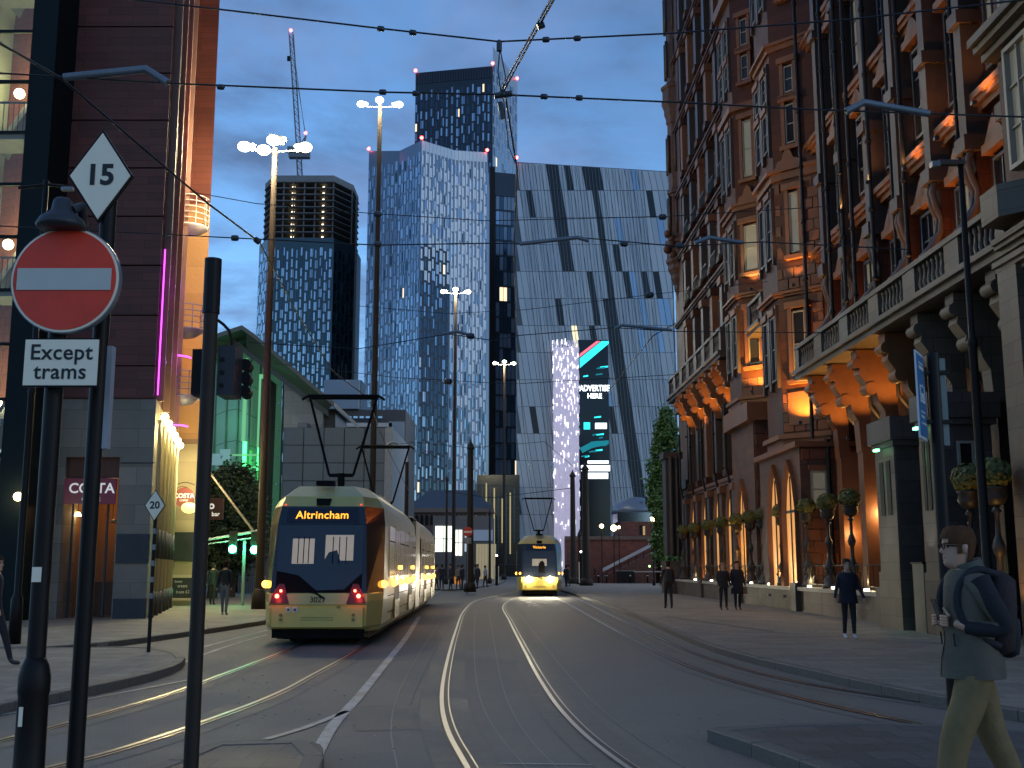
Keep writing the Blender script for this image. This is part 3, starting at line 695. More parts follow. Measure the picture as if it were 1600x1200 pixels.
# grey louvred station roof building on the mid left and blocks behind
def block(label,x0,x1,y1,Y,m,depth=14,cat='building',y0=None,name='office_building',**k):
    t=thing(name,label,cat,(P((x0+x1)/2,800,Y).x,Y,0))
    a=P(x0,(y1+886)/2,Y).x; b=P(x1,(y1+886)/2,Y).x; z=P(0,y1,Y).z; MB().box(a,b,Y,Y+depth,0,z).build('wall',m,t); return t,a,b,z
grey_panel=mat('grey_green_panel',(.17,.20,.205),.55,.1,var=.12,scale=.5,stain=.15)
joint_dark=mat('panel_joint',(.05,.055,.06),.7)
t,a_,b_,z_=block('grey panelled block with square joints behind the near tram',440,600,668,84,joint_dark)
ncx,nrx=5,9; ph=z_/nrx; pw_=(b_-a_)/ncx
for r in range(nrx):
    for c in range(ncx):
        MB().box(a_+c*pw_+.04,a_+(c+1)*pw_-.04,84-rnd.uniform(.05,.08),84.0-.001,r*ph+.03,(r+1)*ph-.03).build('facade_panel',grey_panel,t)
MB().box(b_,b_+.6,83.9,96,0,z_).build('corner_column',mat('pale_column',(.4,.4,.38),.6),t)
for x in (482,): MB().box(P(x,0,84).x,P(x+14,0,84).x,85,87,z_,z_+.5).build('roof_vent',grey_metal,t)
t,a_,b_,z_=block('dark terraced building with pale roof edges behind the pantograph',505,632,640,135,mat('dark_clad',(.045,.05,.06),.5,.3))
for (xa,xb,ya,yb,m) in ((560,613,675,679,'p'),(520,613,662,668,'p'),(505,560,595,640,'b'),(608,632,660,780,'b')):
    MB().box(P(xa,700,135).x,P(xb,700,135).x,134.2,134.99,P(0,yb,135).z,P(0,ya,135).z).build('ledge' if m=='p' else 'cladding',mat('pale_ledge',(.4,.4,.4),.6) if m=='p' else fin_blue,t)
for i in range(6): MB().box(P(560+i*9,0,135).x,P(566+i*9,0,135).x,134.0,134.3,P(0,655,135).z,P(0,652,135).z).build('window',pane_bright,t)
t,a_,b_,z_=block('small grey plant tower with antennas on the roofline left of the two-faced tower',522,562,594,200,mat('plant_grey',(.13,.16,.2),.5,.3),6)
for x in (541,546,552): MB().tube([(P(x,0,200).x,202,z_),(P(x,0,200).x,202,z_+rnd.uniform(2,5))],.07,4).build('antenna',black_metal,t)
# ================================================================ THE BIG TERRACOTTA HOTEL ON THE RIGHT
def XF(s): return 11.7 - .02*(s-40)
def W(s, n): return (XF(s)-n, s)           # s along the street, n out towards the street
hotel = thing('terracotta_hotel','tall ornate brown terracotta building with lit bays and a stone balcony along the right side','hotel',(W(40,0)[0],40,0))
HT = 41.0
NB = [0]; us = MB(); us.box(0,1,0,1,0,1); block_me = bpy.data.meshes.new('stone_block')
e=.035; block_me.from_pydata([(0,0,0),(1,0,0),(1,0,1),(0,0,1),(e,-1,e),(1-e,-1,e),(1-e,-1,1-e),(e,-1,1-e)],[],[(4,5,6,7),(0,1,5,4),(1,2,6,5),(2,3,7,6),(3,0,4,7)]); block_me.materials.append(terracotta_block)
block_me2 = block_me.copy(); block_me2.materials.clear(); block_me2.materials.append(mat('terracotta_brown',(.125,.048,.022),.6,var=.4,scale=2,bump=.35,brick=(.62,.41,.014),stain=.3))
block_me3 = block_me.copy(); block_me3.materials.clear(); block_me3.materials.append(mat('terracotta_dark_block',(.085,.028,.013),.5,var=.35,scale=2,bump=.25,stain=.3))
def blocks(A,B,u0,u1,z0,z1,bw,bh,holes=(),parent=None,t=.035):
    """dressed blocks one by one over a wall strip A->B (outward right)"""
    A=Vector((A[0],A[1])); B=Vector((B[0],B[1])); d=(B-A).normalized(); n=Vector((d.y,-d.x)); rows=max(1,round((z1-z0)/bh)); bh=(z1-z0)/rows
    for r in range(rows):
        k=max(1,round((u1-u0)/bw)); w=(u1-u0)/k; off=w/2 if r%2 else 0
        us_=sorted(set([u0]+[u0+off+i*w for i in range(k+1) if u0+.1<u0+off+i*w<u1-.1]+[u1]))
        for a,b in zip(us_,us_[1:]):
            za,zb=z0+r*bh,z0+(r+1)*bh
            if any(a<h[1] and b>h[0] and za<h[3] and zb>h[2] for h in holes): continue
            if NB[0]>=285: return
            NB[0]+=1; p=A+d*(a+.008); tt=t*random.uniform(.5,1.4)
            M=Matrix(((d.x*(b-a-.016),-n.x*tt,0,p.x+n.x*.002),(d.y*(b-a-.016),-n.y*tt,0,p.y+n.y*.002),(0,0,bh-.016,za+.008),(0,0,0,1)))
            dup_mesh(random.choice((block_me,block_me,block_me2,block_me3)),'stone_block',parent,M)
def window(A,B,u0,u1,z0,z1,parent,fm=frame_white,gm=glass_dark,t=0.02,fw=.08,bars=(1,1),arch=False,proud=.08,name='window'):
    f=MB(); f.seg(A,B,u0,u0+fw,z0,z1,t,t+proud); f.seg(A,B,u1-fw,u1,z0,z1,t,t+proud); f.seg(A,B,u0+fw,u1-fw,z0,z0+fw,t,t+proud); f.seg(A,B,u0+fw,u1-fw,z1-fw,z1,t,t+proud)
    w=f.build(name,fm,parent)
    g=MB(); g.seg(A,B,u0+fw,u1-fw,z0+fw,z1-fw,t-.01,t+proud*.35); g.build('pane',gm,w)
    b=MB(); 
    for i in range(bars[0]): u=u0+(u1-u0)*(i+1)/(bars[0]+1); b.seg(A,B,u-.025,u+.025,z0+fw,z1-fw,t+proud*.35+.002,t+proud*.8)
    for i in range(bars[1]): z=z0+(z1-z0)*(i+1)/(bars[1]+1); b.seg(A,B,u0+fw,u1-fw,z-.02,z+.02,t+proud*.35+.003,t+proud*.7)
    if b.v: b.build('glazing_bar',fm,w)
    return w
def hprism(mb, poly, z0, z1, mi=0): mb.prism([W(*p) for p in poly], z0, z1, mi)
def hbox(mb,s0,s1,n0,n1,z0,z1,mi=0): hprism(mb,[(s0,n0),(s1,n0),(s1,n1),(s0,n1)],z0,z1,mi)
# main walls: far part straight to the ground, forecourt part set back below the balcony
mb=MB(); hbox(mb,41.4,72,-16,0,0,HT); mb.build('wall',terracotta,hotel)
mb=MB(); hbox(mb,12,41.4,-16,-.01,8.6,HT); mb.build('wall',terracotta,hotel)
mb=MB(); hbox(mb,23,41.4,-16,-1.2,0,8.6); mb.build('wall',MATS['terracotta_brown'],hotel)
mb=MB(); hbox(mb,12,23.2,-16,1.35,0,HT); mb.build('wall',terracotta,hotel)
# string courses and cornices on the long front
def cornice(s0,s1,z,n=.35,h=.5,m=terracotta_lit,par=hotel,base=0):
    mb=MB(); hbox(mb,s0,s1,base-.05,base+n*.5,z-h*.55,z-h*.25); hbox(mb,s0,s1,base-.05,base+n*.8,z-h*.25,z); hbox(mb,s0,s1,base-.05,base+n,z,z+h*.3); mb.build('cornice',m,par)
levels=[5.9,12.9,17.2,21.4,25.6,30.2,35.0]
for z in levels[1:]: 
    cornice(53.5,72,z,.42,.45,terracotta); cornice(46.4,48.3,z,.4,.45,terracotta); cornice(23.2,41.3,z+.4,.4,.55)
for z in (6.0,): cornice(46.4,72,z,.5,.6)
# far pier and corner turret
def octo(s,n,r,k=8,rot=0): return [(s+r*math.cos(math.pi*2*i/k+rot), n+r*math.sin(math.pi*2*i/k+rot)) for i in range(k)]
mb=MB(); hprism(mb,[(69.5,-1),(72.4,-1),(72.4,.2),(69.5,.2)],0,HT); mb.build('corner_pier',MATS['terracotta_brown'],hotel)
tur=MB()
prof=[(.3,18.6),(.45,19.0),(.45,19.2),(.72,19.6),(.72,19.85),(1.0,20.3),(1.0,20.55),(1.25,20.9),(1.25,21.2),(1.42,21.4),(1.42,21.6),(1.32,21.65),(1.32,22.6),(1.46,22.65),(1.46,22.85),(1.1,23.0),(1.02,26),(1.18,26.1),(1.18,26.35),(1.02,26.5),(1.0,30.9),(1.12,31.0),(1.12,31.3),(1.28,31.6),(1.28,31.9),(1.5,32.3),(1.5,32.6),(1.4,32.7),(1.4,33.3),(1.55,33.4),(1.55,33.6),(1.1,33.8),(.95,34.0),(.95,41)]
c=W(71.4,-.05); prof=[(r_*.70,z_) for r_,z_ in prof]; tur.lathe(prof,(c[0],c[1],0),8,0,False); tur.build('corner_turret',MATS['terracotta_brown'],hotel)
for k in range(8):
    a=math.pi*2*(k+.5)/8; x,y=c[0]+.76*math.cos(a),c[1]+.76*math.sin(a)
    for z in (23.3,27.5,34.2,37.5): MB().lathe([(.1,0),(.1,2.6)],(x,y,z),6).build('colonnette',mauve_stone,hotel)
for k in range(5): 
    x,y=c[0]-.85-.03*k,c[1]-.6; MB().ball((x+random.uniform(-.2,.3),y,21.8+k*.35),.28,8,6).build('carved_boss',MATS['terracotta_brown'],hotel)
mb=MB(); 
for z in (6.5,11.5): hprism(mb,[(69.2,-1),(72.7,-1),(72.7,.4),(69.2,.4)],z,z+.5)
mb.build('band_course',mauve_stone,hotel)
# far grey stone column at street level
mb=MB(); hbox(mb,67.9,69.6,.75,1.95,0,2.05); mb.build('pedestal',grey_stone,hotel)
mb=MB(); hbox(mb,68.1,69.4,.85,1.8,2.35,8.2); hbox(mb,67.9,69.6,.75,1.95,8.2,8.6); mb.build('column',mauve_stone,hotel)
MB().tube([(*W(67.95,1.5),2.4),(*W(67.95,1.5),8.3)],.14,10).build('colonnette',mauve_stone,hotel)
MB().tube([(*W(67.95,1.15),2.4),(*W(67.95,1.15),8.3)],.1,8).build('colonnette',granite,hotel)
# ---- pilasters, windows and pipes of the far front, seen edge on
def pipe(s,n,z0,z1,r=.06,kink=None,name='downpipe'):
    pts=[]; x,y=W(s,n)
    if kink:
        zk,dn,ds=kink; x2,y2=W(s+ds,n+dn); pts=[(x2,y2,z1),(x2,y2,zk+.5),(x,y,zk-.5),(x,y,z0)]
    else: pts=[(x,y,z1),(x,y,z0)]
    mb=MB(); mb.tube(pts,r,8)
    z=z0+1.5
    while z<z1:
        if not kink or abs(z-kink[0])>1: 
            q=W(s+(kink[2] if kink and z>kink[0] else 0), n+(kink[1] if kink and z>kink[0] else 0)); mb.lathe([(r*1.5,0),(r*1.5,.12)],(q[0],q[1],z),8)
        z+=2.2
    return mb.build(name,pipe_m,hotel)
ss=[54.6,57.2,59.8,62.4,65,67.6]
for i,s in enumerate(ss):
    for j,(z0,z1) in enumerate(zip(levels,levels[1:]+[HT])):
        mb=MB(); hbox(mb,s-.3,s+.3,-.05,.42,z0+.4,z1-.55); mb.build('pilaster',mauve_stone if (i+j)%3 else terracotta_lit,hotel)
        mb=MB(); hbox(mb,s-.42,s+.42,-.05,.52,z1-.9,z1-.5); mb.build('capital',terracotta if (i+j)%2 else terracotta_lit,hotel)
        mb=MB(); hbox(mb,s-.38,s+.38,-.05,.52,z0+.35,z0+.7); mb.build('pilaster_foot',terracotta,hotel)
    if i%2==0: pipe(s+.75,.3,0,HT,.055)
for i,s in enumerate(ss[:-1]):
    s=s+.6
    for j,(z0,z1) in enumerate(zip(levels,levels[1:]+[HT])):
        A,B=W(s+1.45,0),W(s,0)
        window(A,B,.1,1.35,z0+1.0,z1-1.3,hotel,frame_dim,(glass_dark,glass_dark,curtain_m,glass_dark,glass_dark)[(i*2+j)%5],bars=(1,2),proud=.12)
        if j in (1,2,3):
            mb=MB()
            for k in range(9):
                mb.box(W(s+.05+k*.17,.5)[0]-.015,W(s,.5)[0]+.015,s+.05+k*.17,s+.08+k*.17,z0+.45,z0+1.15)
            mb.box(W(s,.5)[0]-.03,W(s,.5)[0]+.04,s,s+1.5,z0+1.12,z0+1.2); mb.build('iron_railing',lead_m,hotel)
# carved brackets of the far balcony (z 12) and its balustrade
bal=grey_stone
def balustrade(s0,s1,n,z,h=.95,pan=2.4,par=hotel,m=mauve_stone,deep=None):
    d=deep if deep is not None else n
    mb=MB(); hbox(mb,s0,s1,-.05,d+.18,z-.28,z-.1); hbox(mb,s0,s1,-.05,d+.3,z-.1,z+.04); mb.build('balcony_slab',m,par)
    mb=MB(); hbox(mb,s0,s1,n-.14,n+.16,z+h-.14,z+h); mb.build('balcony_coping',m,par)
    k=max(1,round((s1-s0)/pan)); w=(s1-s0)/k
    for i in range(k+1):
        c=s0+i*w; a,b=max(s0,c-.42),min(s1,c+.42)
        mb=MB(); hbox(mb,a,b,n-.12,n+.13,z+.04,z+h-.14); mb.build('balcony_pier',m,par)
    for i in range(k):
        a=s0+i*w+.42; b=s0+(i+1)*w-.42; q=max(2,int((b-a)/.26))
        for j in range(q):
            s=a+(b-a)*(j+.5)/q; x,y=W(s,n)
            MB().lathe([(.07,0),(.07,.05),(.04,.1),(.085,.28),(.045,.5),(.04,.62),(.07,.68),(.07,h-.2)],(x,y,z+.04),8).build('baluster',m,par)
balustrade(53.2,69.3,1.2,12.0,1.2)
balustrade(46.2,48.8,.9,12.0,1.2)
def bracket(s,z,n,h,w=.42,m=terracotta_lit,drop=None):
    """scroll console below a balcony"""
    pr=[(n,z),(n,z-.35),(n-.12,z-.45),(n-.05,z-.75),(n-.25,z-1.05),(n-.55,z-1.25),(n-.62,z-1.6),(n-.8,z-1.9),(n-.85,z-h),(-1.25 if drop else 0,z-h),(-1.25 if drop else 0,z)]
    pr=[(max(a,-1.25),b) for a,b in pr]
    k=len(pr); vs=[(*W(s-w/2,a),b) for a,b in pr]+[(*W(s+w/2,a),b) for a,b in pr]
    mb=MB(); mb.add(vs,[tuple(range(k)),tuple(range(2*k-1,k-1,-1))]+[(i,k+i,k+(i+1)%k,(i+1)%k) for i in range(k)])
    p=W(s,n-.15); 
    for zz,rr,nn in ((z-.42,.16,n-.02),(z-1.2,.2,n-.42)):
        q0=W(s-w/2-.03,nn); q1=W(s+w/2+.03,nn); mb.tube([(q0[0],q0[1],zz),(q1[0],q1[1],zz)],rr,10)
    mb.build('bracket',m,hotel)
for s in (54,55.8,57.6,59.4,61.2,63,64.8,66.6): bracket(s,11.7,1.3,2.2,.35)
# ground storey of the far part: piers and pointed arched lit openings between
arch_glow=mat('arch_pane_lit',(.4,.22,.1),.4,var=.35,scale=2,emit=(1,.43,.10),estr=.34)
mb=MB(); hbox(mb,46.25,48.55,-.05,.75,0,5.6); mb.build('ground_wall',MATS['terracotta_brown'],hotel)
mb=MB(); hbox(mb,53.05,67.6,-.05,.75,0,5.6); mb.build('ground_wall',MATS['terracotta_brown'],hotel)
def arch(s,n,hw=.7,z0=.9,zs=3.7,zt=5.35,lit=True):
    outl=[(s-hw,z0),(s-hw,zs),(s-hw*.62,zs+1.0),(s,zt),(s+hw*.62,zs+1.0),(s+hw,zs),(s+hw,z0)]
    o2=[(s-hw-.2,z0),(s-hw-.2,zs+.1),(s-hw*.62-.15,zs+1.18),(s,zt+.28),(s+hw*.62+.15,zs+1.18),(s+hw+.2,zs+.1),(s+hw+.2,z0)]
    k=len(outl); vs=[(*W(a,n+.07),b) for a,b in outl]+[(*W(a,n+.16),b) for a,b in o2]+[(*W(a,n+.005),b) for a,b in outl]+[(*W(a,n+.005),b) for a,b in o2]
    mb=MB(); fs=[]
    for j in range(k-1): fs+=[(j,j+1,k+j+1,k+j),(2*k+j,2*k+j+1,j+1,j),(k+j,k+j+1,3*k+j+1,3*k+j)]
    mb.add(vs,fs); a=mb.build('arched_window',terracotta_lit,hotel)
    mb=MB(); mb.add([(*W(q,n+.02),b) for q,b in outl],[tuple(range(k))]); mb.build('pane',arch_glow if lit else glass_dark,a)
    mb=MB(); hbox(mb,s-.035,s+.035,n+.021,n+.06,z0,zt-.35); mb.build('glazing_bar',frame_dark,a)
    mb=MB(); hbox(mb,s-hw,s+hw,n+.021,n+.05,zs-.05,zs+.05); mb.build('glazing_bar',frame_dark,a)
for s_ in (47.4,54.6,57.6,61,64.5): arch(s_,.75)
for s_ in (41.5,43.7): arch(s_,1.35)
arch(50.9,1.0)
for i,s_ in enumerate((53.2,56.1,59.3,62.7,66.2)):
    mb=MB(); hbox(mb,s_-.3,s_+.3,-.05,.98,0,5.3); mb.build('pier',MATS['terracotta_brown'] if i%2 else mauve_stone,hotel)
    mb=MB(); hbox(mb,s_-.38,s_+.38,-.05,1.08,5.3,5.62); mb.build('capital',terracotta_lit,hotel)
    pipe(s_+.5,.95,.2,9.5,.06,kink=(5.9,.2,0))
for s_,n_,z_ in ((40.55,.75,6.3),(37.7,.7,8.8),(36.1,.72,8.8),(35.2,.7,8.8),(33.2,.75,8.8),(30.6,.7,8.8),(47.2,.55,6),(46.3,.6,6)): pipe(s_,n_,z_,HT,.07)
pipe(40.1,.35,.2,6.2,.08)
# ---- two octagonal oriel bays
def bay(s0,s1,n,zb,label_levels,solid=True,ledges=()):
    a=n; poly=[(s0,-.2),(s0,0),(s0+a,n),(s1-a,n),(s1,0),(s1,-.2)]
    mb=MB(); hprism(mb,poly,zb,HT); mb.build('bay_wall',terracotta,hotel)
    def ring(z,o,h,m=terracotta_lit,nm='bay_cornice'):
        p=[(s0-o,-.2),(s0-o*.8,0),(s0+a-o*.4,n+o),(s1-a+o*.4,n+o),(s1+o,0),(s1+o,-.2)]; mb=MB(); hprism(mb,p,z,z+h); mb.build(nm,m,hotel)
    return ring,[W(s0+a,n),W(s0,0)],[W(s1-a,n),W(s0+a,n)]
def bayfloor(F,S,zlist,lits):
    (A,B)=F; (C,D)=S; L=(Vector(B)-Vector(A)).length; Ls=(Vector(D)-Vector(C)).length
    for (z0,z1,gm,ww,kind) in zlist:
        c=L*.46; u0,u1=c-ww/2,c+ww/2
        mb=MB(); q=.16
        mb.seg(A,B,u0-q,u0,z0-.1,z1+.12,0,.16); mb.seg(A,B,u1,u1+q,z0-.1,z1+.12,0,.16); mb.build('window_jamb',terracotta_lit,hotel)
        mb=MB(); mb.seg(A,B,u0-q-.08,u1+q+.08,z1+.12,z1+.36,0,.24); mb.build('window_hood',terracotta_lit,hotel)
        mb=MB(); mb.seg(A,B,u0-q-.06,u1+q+.06,z0-.26,z0-.1,0,.24); mb.build('window_sill',terracotta_lit,hotel)
        window(A,B,u0,u1,z0,z1,hotel,frame_white if kind!='d' else frame_white,gm,t=.03,fw=.06,bars=(0,1),proud=.08)
        # same storey on the street side of the bay
        k=2
        for i in range(k):
            a0=Ls*(i+.22)/k; a1=Ls*(i+.78)/k; window(C,D,a0,a1,z0,z1,hotel,frame_dim,glass_dark,t=.03,fw=.07,bars=(0,1),proud=.1)
            mb=MB(); mb.seg(C,D,a0-.1,a1+.1,z1+.05,z1+.3,0,.2); mb.build('window_hood',terracotta_lit,hotel)
    for (z0,z1) in [(z[0],z[1]) for z in zlist]:
        for i in range(3):
            u=Ls*i/2; mb=MB(); mb.seg(C,D,max(0.02,u-.14),min(Ls-.02,u+.14),z0-.3,z1+.4,0,.14); mb.build('pilaster',mauve_stone,hotel)
# bay near (2)
ring2,F2,S2=bay(40.9,45.9,1.35,6.6,None)
LF=(Vector(F2[1])-Vector(F2[0])).length
z2=[(8.75,11.3,glass_dark,.55,'d'),(13.6,16.0,curtain_m,.42,'l'),(18.0,19.6,glass_dark,.42,'l'),(20.1,21.2,glass_dark,.42,'l'),(24.2,26.2,curtain_m,.42,'l'),(29,31,glass_dark,.42,'l')]
bayfloor(F2,S2,z2,None)
for z,o,h in ((6.45,.22,.18),(6.15,.05,.3),(11.95,.14,.09),(12.04,.26,.1),(16.6,.12,.3),(16.9,.28,.14),(22.0,.1,.22),(22.22,.24,.12),(27.1,.2,.4),(32.6,.25,.4)): ring2(z,o,h)
blocks(F2[0],F2[1],.03,LF-.02,6.7,11.9,.42,.36,holes=[(.1,1.25,8.4,11.8)],parent=hotel)
blocks(F2[0],F2[1],.03,LF-.02,12.2,16.5,.45,.42,holes=[(.3,1.15,13.3,16.5)],parent=hotel)
mb=MB(); mb.seg(F2[0],F2[1],.3,1.25,6.95,8.2,.03,.09); mb.build('apron_panel',terracotta_lit,hotel)
# curly gable over the lower storeys
def gable(A,B,u0,u1,z,h,t=.2):
    pr=[(0,0),(.14,.05),(.2,.35),(.33,.42),(.40,.8),(.5,1),(.60,.8),(.67,.42),(.8,.35),(.86,.05),(1,0)]
    A=Vector(A);B=Vector(B);d=(B-A).normalized();n=Vector((d.y,-d.x)); k=len(pr)
    f=[A+d*(u0+(u1-u0)*a)+n*t for a,b in pr]; bk=[p-n*(t-.02) for p in f]
    vs=[(p.x,p.y,z+h*b) for p,(a,b) in zip(f,pr)]+[(p.x,p.y,z+h*b) for p,(a,b) in zip(bk,pr)]
    mb=MB(); mb.add(vs,[tuple(range(k))]+[(i,i+1,k+i+1,k+i) for i in range(k-1)]); mb.build('scrolled_gable',terracotta_lit,hotel)
gable(F2[0],F2[1],.0,1.5,17.05,.75)
# ground block below bay 2: blank masonry wall facing the camera
mb=MB(); hprism(mb,[(40.2,-1.3),(46.2,-1.3),(46.2,1.35),(40.2,1.35)],0,5.95); mb.build('wall',MATS['terracotta_brown'],hotel)
mb=MB(); hprism(mb,[(40.0,-1.3),(46.4,-1.3),(46.4,1.55),(40.0,1.55)],5.95,6.15); mb.build('cornice',terracotta_lit,hotel)
mb=MB(); hprism(mb,[(40.05,-1.3),(46.3,-1.3),(46.3,1.45),(40.05,1.45)],0,.9); mb.build('plinth',granite,hotel)
A,B=W(40.2,1.35),W(40.2,-1.2); blocks(A,B,.05,2.5,.95,5.9,.62,.41,holes=[(.3,1.0,3.6,5.2)],parent=hotel,t=.03)
window(A,B,.35,.95,3.75,5.1,hotel,frame_white,curtain_m,t=.01,bars=(0,1),proud=.07)
mb=MB(); mb.seg(A,B,.28,1.02,5.1,5.3,0,.12); mb.build('window_hood',terracotta_lit,hotel)
# bay far (1)
ring1,F1,S1=bay(48.4,53.2,1.2,9.0,None)
z1_=[(10.6,13.0,glass_dark,.6,'d'),(14.9,17.0,curtain_m,.7,'l'),(19.3,22.0,curtain_m,.5,'l'),(24,25.2,glass_dark,.4,'l'),(25.7,27.0,glass_dark,.4,'l'),(31,33.5,glass_dark,.4,'l')]
bayfloor(F1,S1,z1_,None)
for z,o,h in ((8.8,.1,.25),(9.05,.22,.14),(13.7,.12,.1),(13.8,.24,.1),(17.8,.12,.2),(18.0,.25,.12),(22.6,.2,.3),(28.3,.25,.5),(34.5,.2,.4)): ring1(z,o,h)
LF1=(Vector(F1[1])-Vector(F1[0])).length
gable(F1[0],F1[1],.0,1.5,18.1,.8)
blocks(F1[0],F1[1],.03,LF1-.02,9.2,13.6,.55,.4,holes=[(.1,1.3,10.3,13.5)],parent=hotel)
mb=MB(); hprism(mb,[(48.6,-.2),(53,-.2),(53,1.0),(48.6,1.0)],0,8.0); mb.build('wall',MATS['terracotta_brown'],hotel)
mb=MB(); hprism(mb,[(48.3,-.2),(53.3,-.2),(53.3,1.3),(48.3,1.3)],8.0,8.8); mb.build('corbel',terracotta_lit,hotel)
A,B=W(48.6,1.0),W(48.6,0); blocks(A,B,.05,.95,1,7.9,.9,.5,parent=hotel)
# ---- forecourt front with its great balcony, consoles, pilasters
balustrade(23.4,40.1,1.25,8.62,.98,2.75,m=grey_stone)
for i,s in enumerate((24.6,26.9,29.2,31.7,34.2,36.7,39.0)):
    bracket(s,8.3,1.2,2.9,.5,m=(grey_stone if s<31 else terracotta_lit))
    mb=MB(); hbox(mb,s-.26,s+.26,-1.25,.32,0,5.6); mb.build('pier',mauve_stone if s<31 else terracotta_lit,hotel)
    pipe(s-.75,-.6,.2,8.3,.07,kink=(6.3,.75,0))
mb=MB(); 
for z in (5.3,7.3): hbox(mb,23.3,40.1,-1.25,-.95,z,z+.3)
mb.build('band_course',terracotta_lit,hotel)
for s in (25.7,28.0,30.4,33.0,35.5,37.9):
    A,B=W(s+.75,-1.2),W(s-.75,-1.2); window(A,B,.1,1.4,1.2,4.6,hotel,frame_dark,glass_warm if s>32 else glass_dark,bars=(1,1),proud=.12)
    window(A,B,.2,1.3,5.75,7.1,hotel,frame_dark,glass_dark,bars=(1,0),proud=.1)
# small white framed window facing us behind the second pier
A,B=W(23.2,1.3),W(23.2,-1.2)

ps=[24.7,27.0,29.3,31.7,34.2,36.7,39.1]
for i,s in enumerate(ps):
    mb=MB(); hbox(mb,s-.20,s+.20,-.05,.52,12.4,HT); mb.build('pilaster',mauve_stone,hotel)
    for za_,zb_ in ((12.0,12.4),(15.4,15.75),(21.0,21.3)): mb=MB(); hbox(mb,s-.30,s+.30,-.05,.64,za_,zb_); mb.build('capital',mauve_stone,hotel)
    # S-shaped volute standing on the balcony
    pts=[(.42,12.0),(.5,11.7),(.42,11.3),(.30,11.0),(.34,10.6),(.55,10.2),(.78,9.95),(.8,9.65),(.62,9.5),(.5,9.7)]
    mb=MB(); 
    for ds in (-.12,.12):
        mb.tube([(*W(s+ds,a),b) for a,b in pts],[.10,.10,.09,.08,.09,.11,.12,.12,.09,.05],8)
    mb.build('volute',mauve_stone,hotel)
    mb=MB(); hbox(mb,s-.17,s+.17,-.05,.3,8.7,12.0); mb.build('pilaster_base',terracotta,hotel)
    if i%2: pipe(s+.5,.45,8.8,HT,.05)
for i in range(len(ps)-1):
    s0,s1=ps[i]+.35,ps[i+1]-.35; A,B=W(s1,0),W(s0,0); L=(Vector(A)-Vector(B)).length
    for z0,z1 in ((9.2,11.6),(13.9,16.6),(18.4,20.9),(22.6,25)):
        window(A,B,L*.22,L*.78,z0,z1,hotel,frame_dark,(glass_dark,curtain_m,glass_dark)[(i+int(z0))%3],bars=(1,2),proud=.14)
        mb=MB(); mb.seg(A,B,L*.12,L*.88,z1+.12,z1+.36,0,.35); mb.build('window_hood',terracotta_lit,hotel)
        mb=MB(); mb.add([(*W(s1-L*.15,.3),z1+.36),(*W(s0+L*.15,.3),z1+.36),(*W((s0+s1)/2,.3),z1+1.0),(*W(s1-L*.15,0),z1+.36),(*W(s0+L*.15,0),z1+.36),(*W((s0+s1)/2,0),z1+1.0)],[(0,1,2),(0,2,5,3),(1,4,5,2)]); mb.build('pediment',terracotta_lit,hotel)
# panels of dressed blocks on the wall return facing us above the near wing
# near wing: stone piers, arch, oriel window with bright frames
A,B=W(23.2,1.35),W(23.2,0)
blocks(A,B,.03,1.3,5.4,8.0,.6,.42,parent=hotel)
for z in (8.0,8.5): cornice(12,23.4,z,.35,.4,grey_stone,base=1.35)
mb=MB(); hbox(mb,22.5,23.35,1.3,1.62,0,8); mb.build('pier',grey_stone,hotel)
mb=MB(); hprism(mb,[(21.9,1.3),(22.5,1.9),(23.3,1.9),(23.5,1.3)],8.9,9.6); mb.build('corbel',grey_stone,hotel)
A,B=W(22.9,1.35),W(18,1.35)
for k,(z0,z1) in enumerate(((9.9,12.6),(13.4,15.2))):
    for j in range(3): window(A,B,.35+j*1.3,1.45+j*1.3,z0,z1,hotel,frame_white,(curtain_m,glass_dark,glass_warm)[j],bars=(1,2),proud=.2,fw=.1)
cornice(12,23.3,13.0,.6,.6,grey_stone,base=1.35); cornice(12,23.3,15.6,.5,.5,grey_stone,base=1.35)
A,B=W(23.2,1.35),W(23.2,.05); 
mb=MB(); mb.seg(A,B,.05,.25,9.3,12.8,0,.1); mb.seg(A,B,.95,1.15,9.3,12.8,0,.1); mb.build('pilaster',grey_stone,hotel)
# arch at the right edge, facing the street
s=21.3; hw=1.2; k=11; zs=2.6
inn=[(s-hw,0)]+[(s-hw*math.cos(math.pi*i/10),zs+hw*1.0*math.sin(math.pi*i/10)) for i in range(k)]+[(s+hw,0)]
o2=[(s-hw-.45,0)]+[(s-(hw+.45)*math.cos(math.pi*i/10),zs+(hw+.5)*math.sin(math.pi*i/10)) for i in range(k)]+[(s+hw+.45,0)]
m_=len(inn); vs=[(*W(a,1.62),b) for a,b in inn]+[(*W(a,1.62),b) for a,b in o2]+[(*W(a,1.36),b) for a,b in inn]+[(*W(a,1.36),b) for a,b in o2]
mb=MB(); fs=[]
for j in range(m_-1): fs+=[(j,j+1,m_+j+1,m_+j),(2*m_+j,2*m_+j+1,j+1,j),(m_+j,m_+j+1,3*m_+j+1,3*m_+j)]
mb.add(vs,fs); mb.build('arch_surround',grey_stone,hotel)
mb=MB(); mb.add([(*W(a,1.37),b) for a,b in inn],[tuple(range(m_))]); mb.build('doorway',glass_dark,hotel)
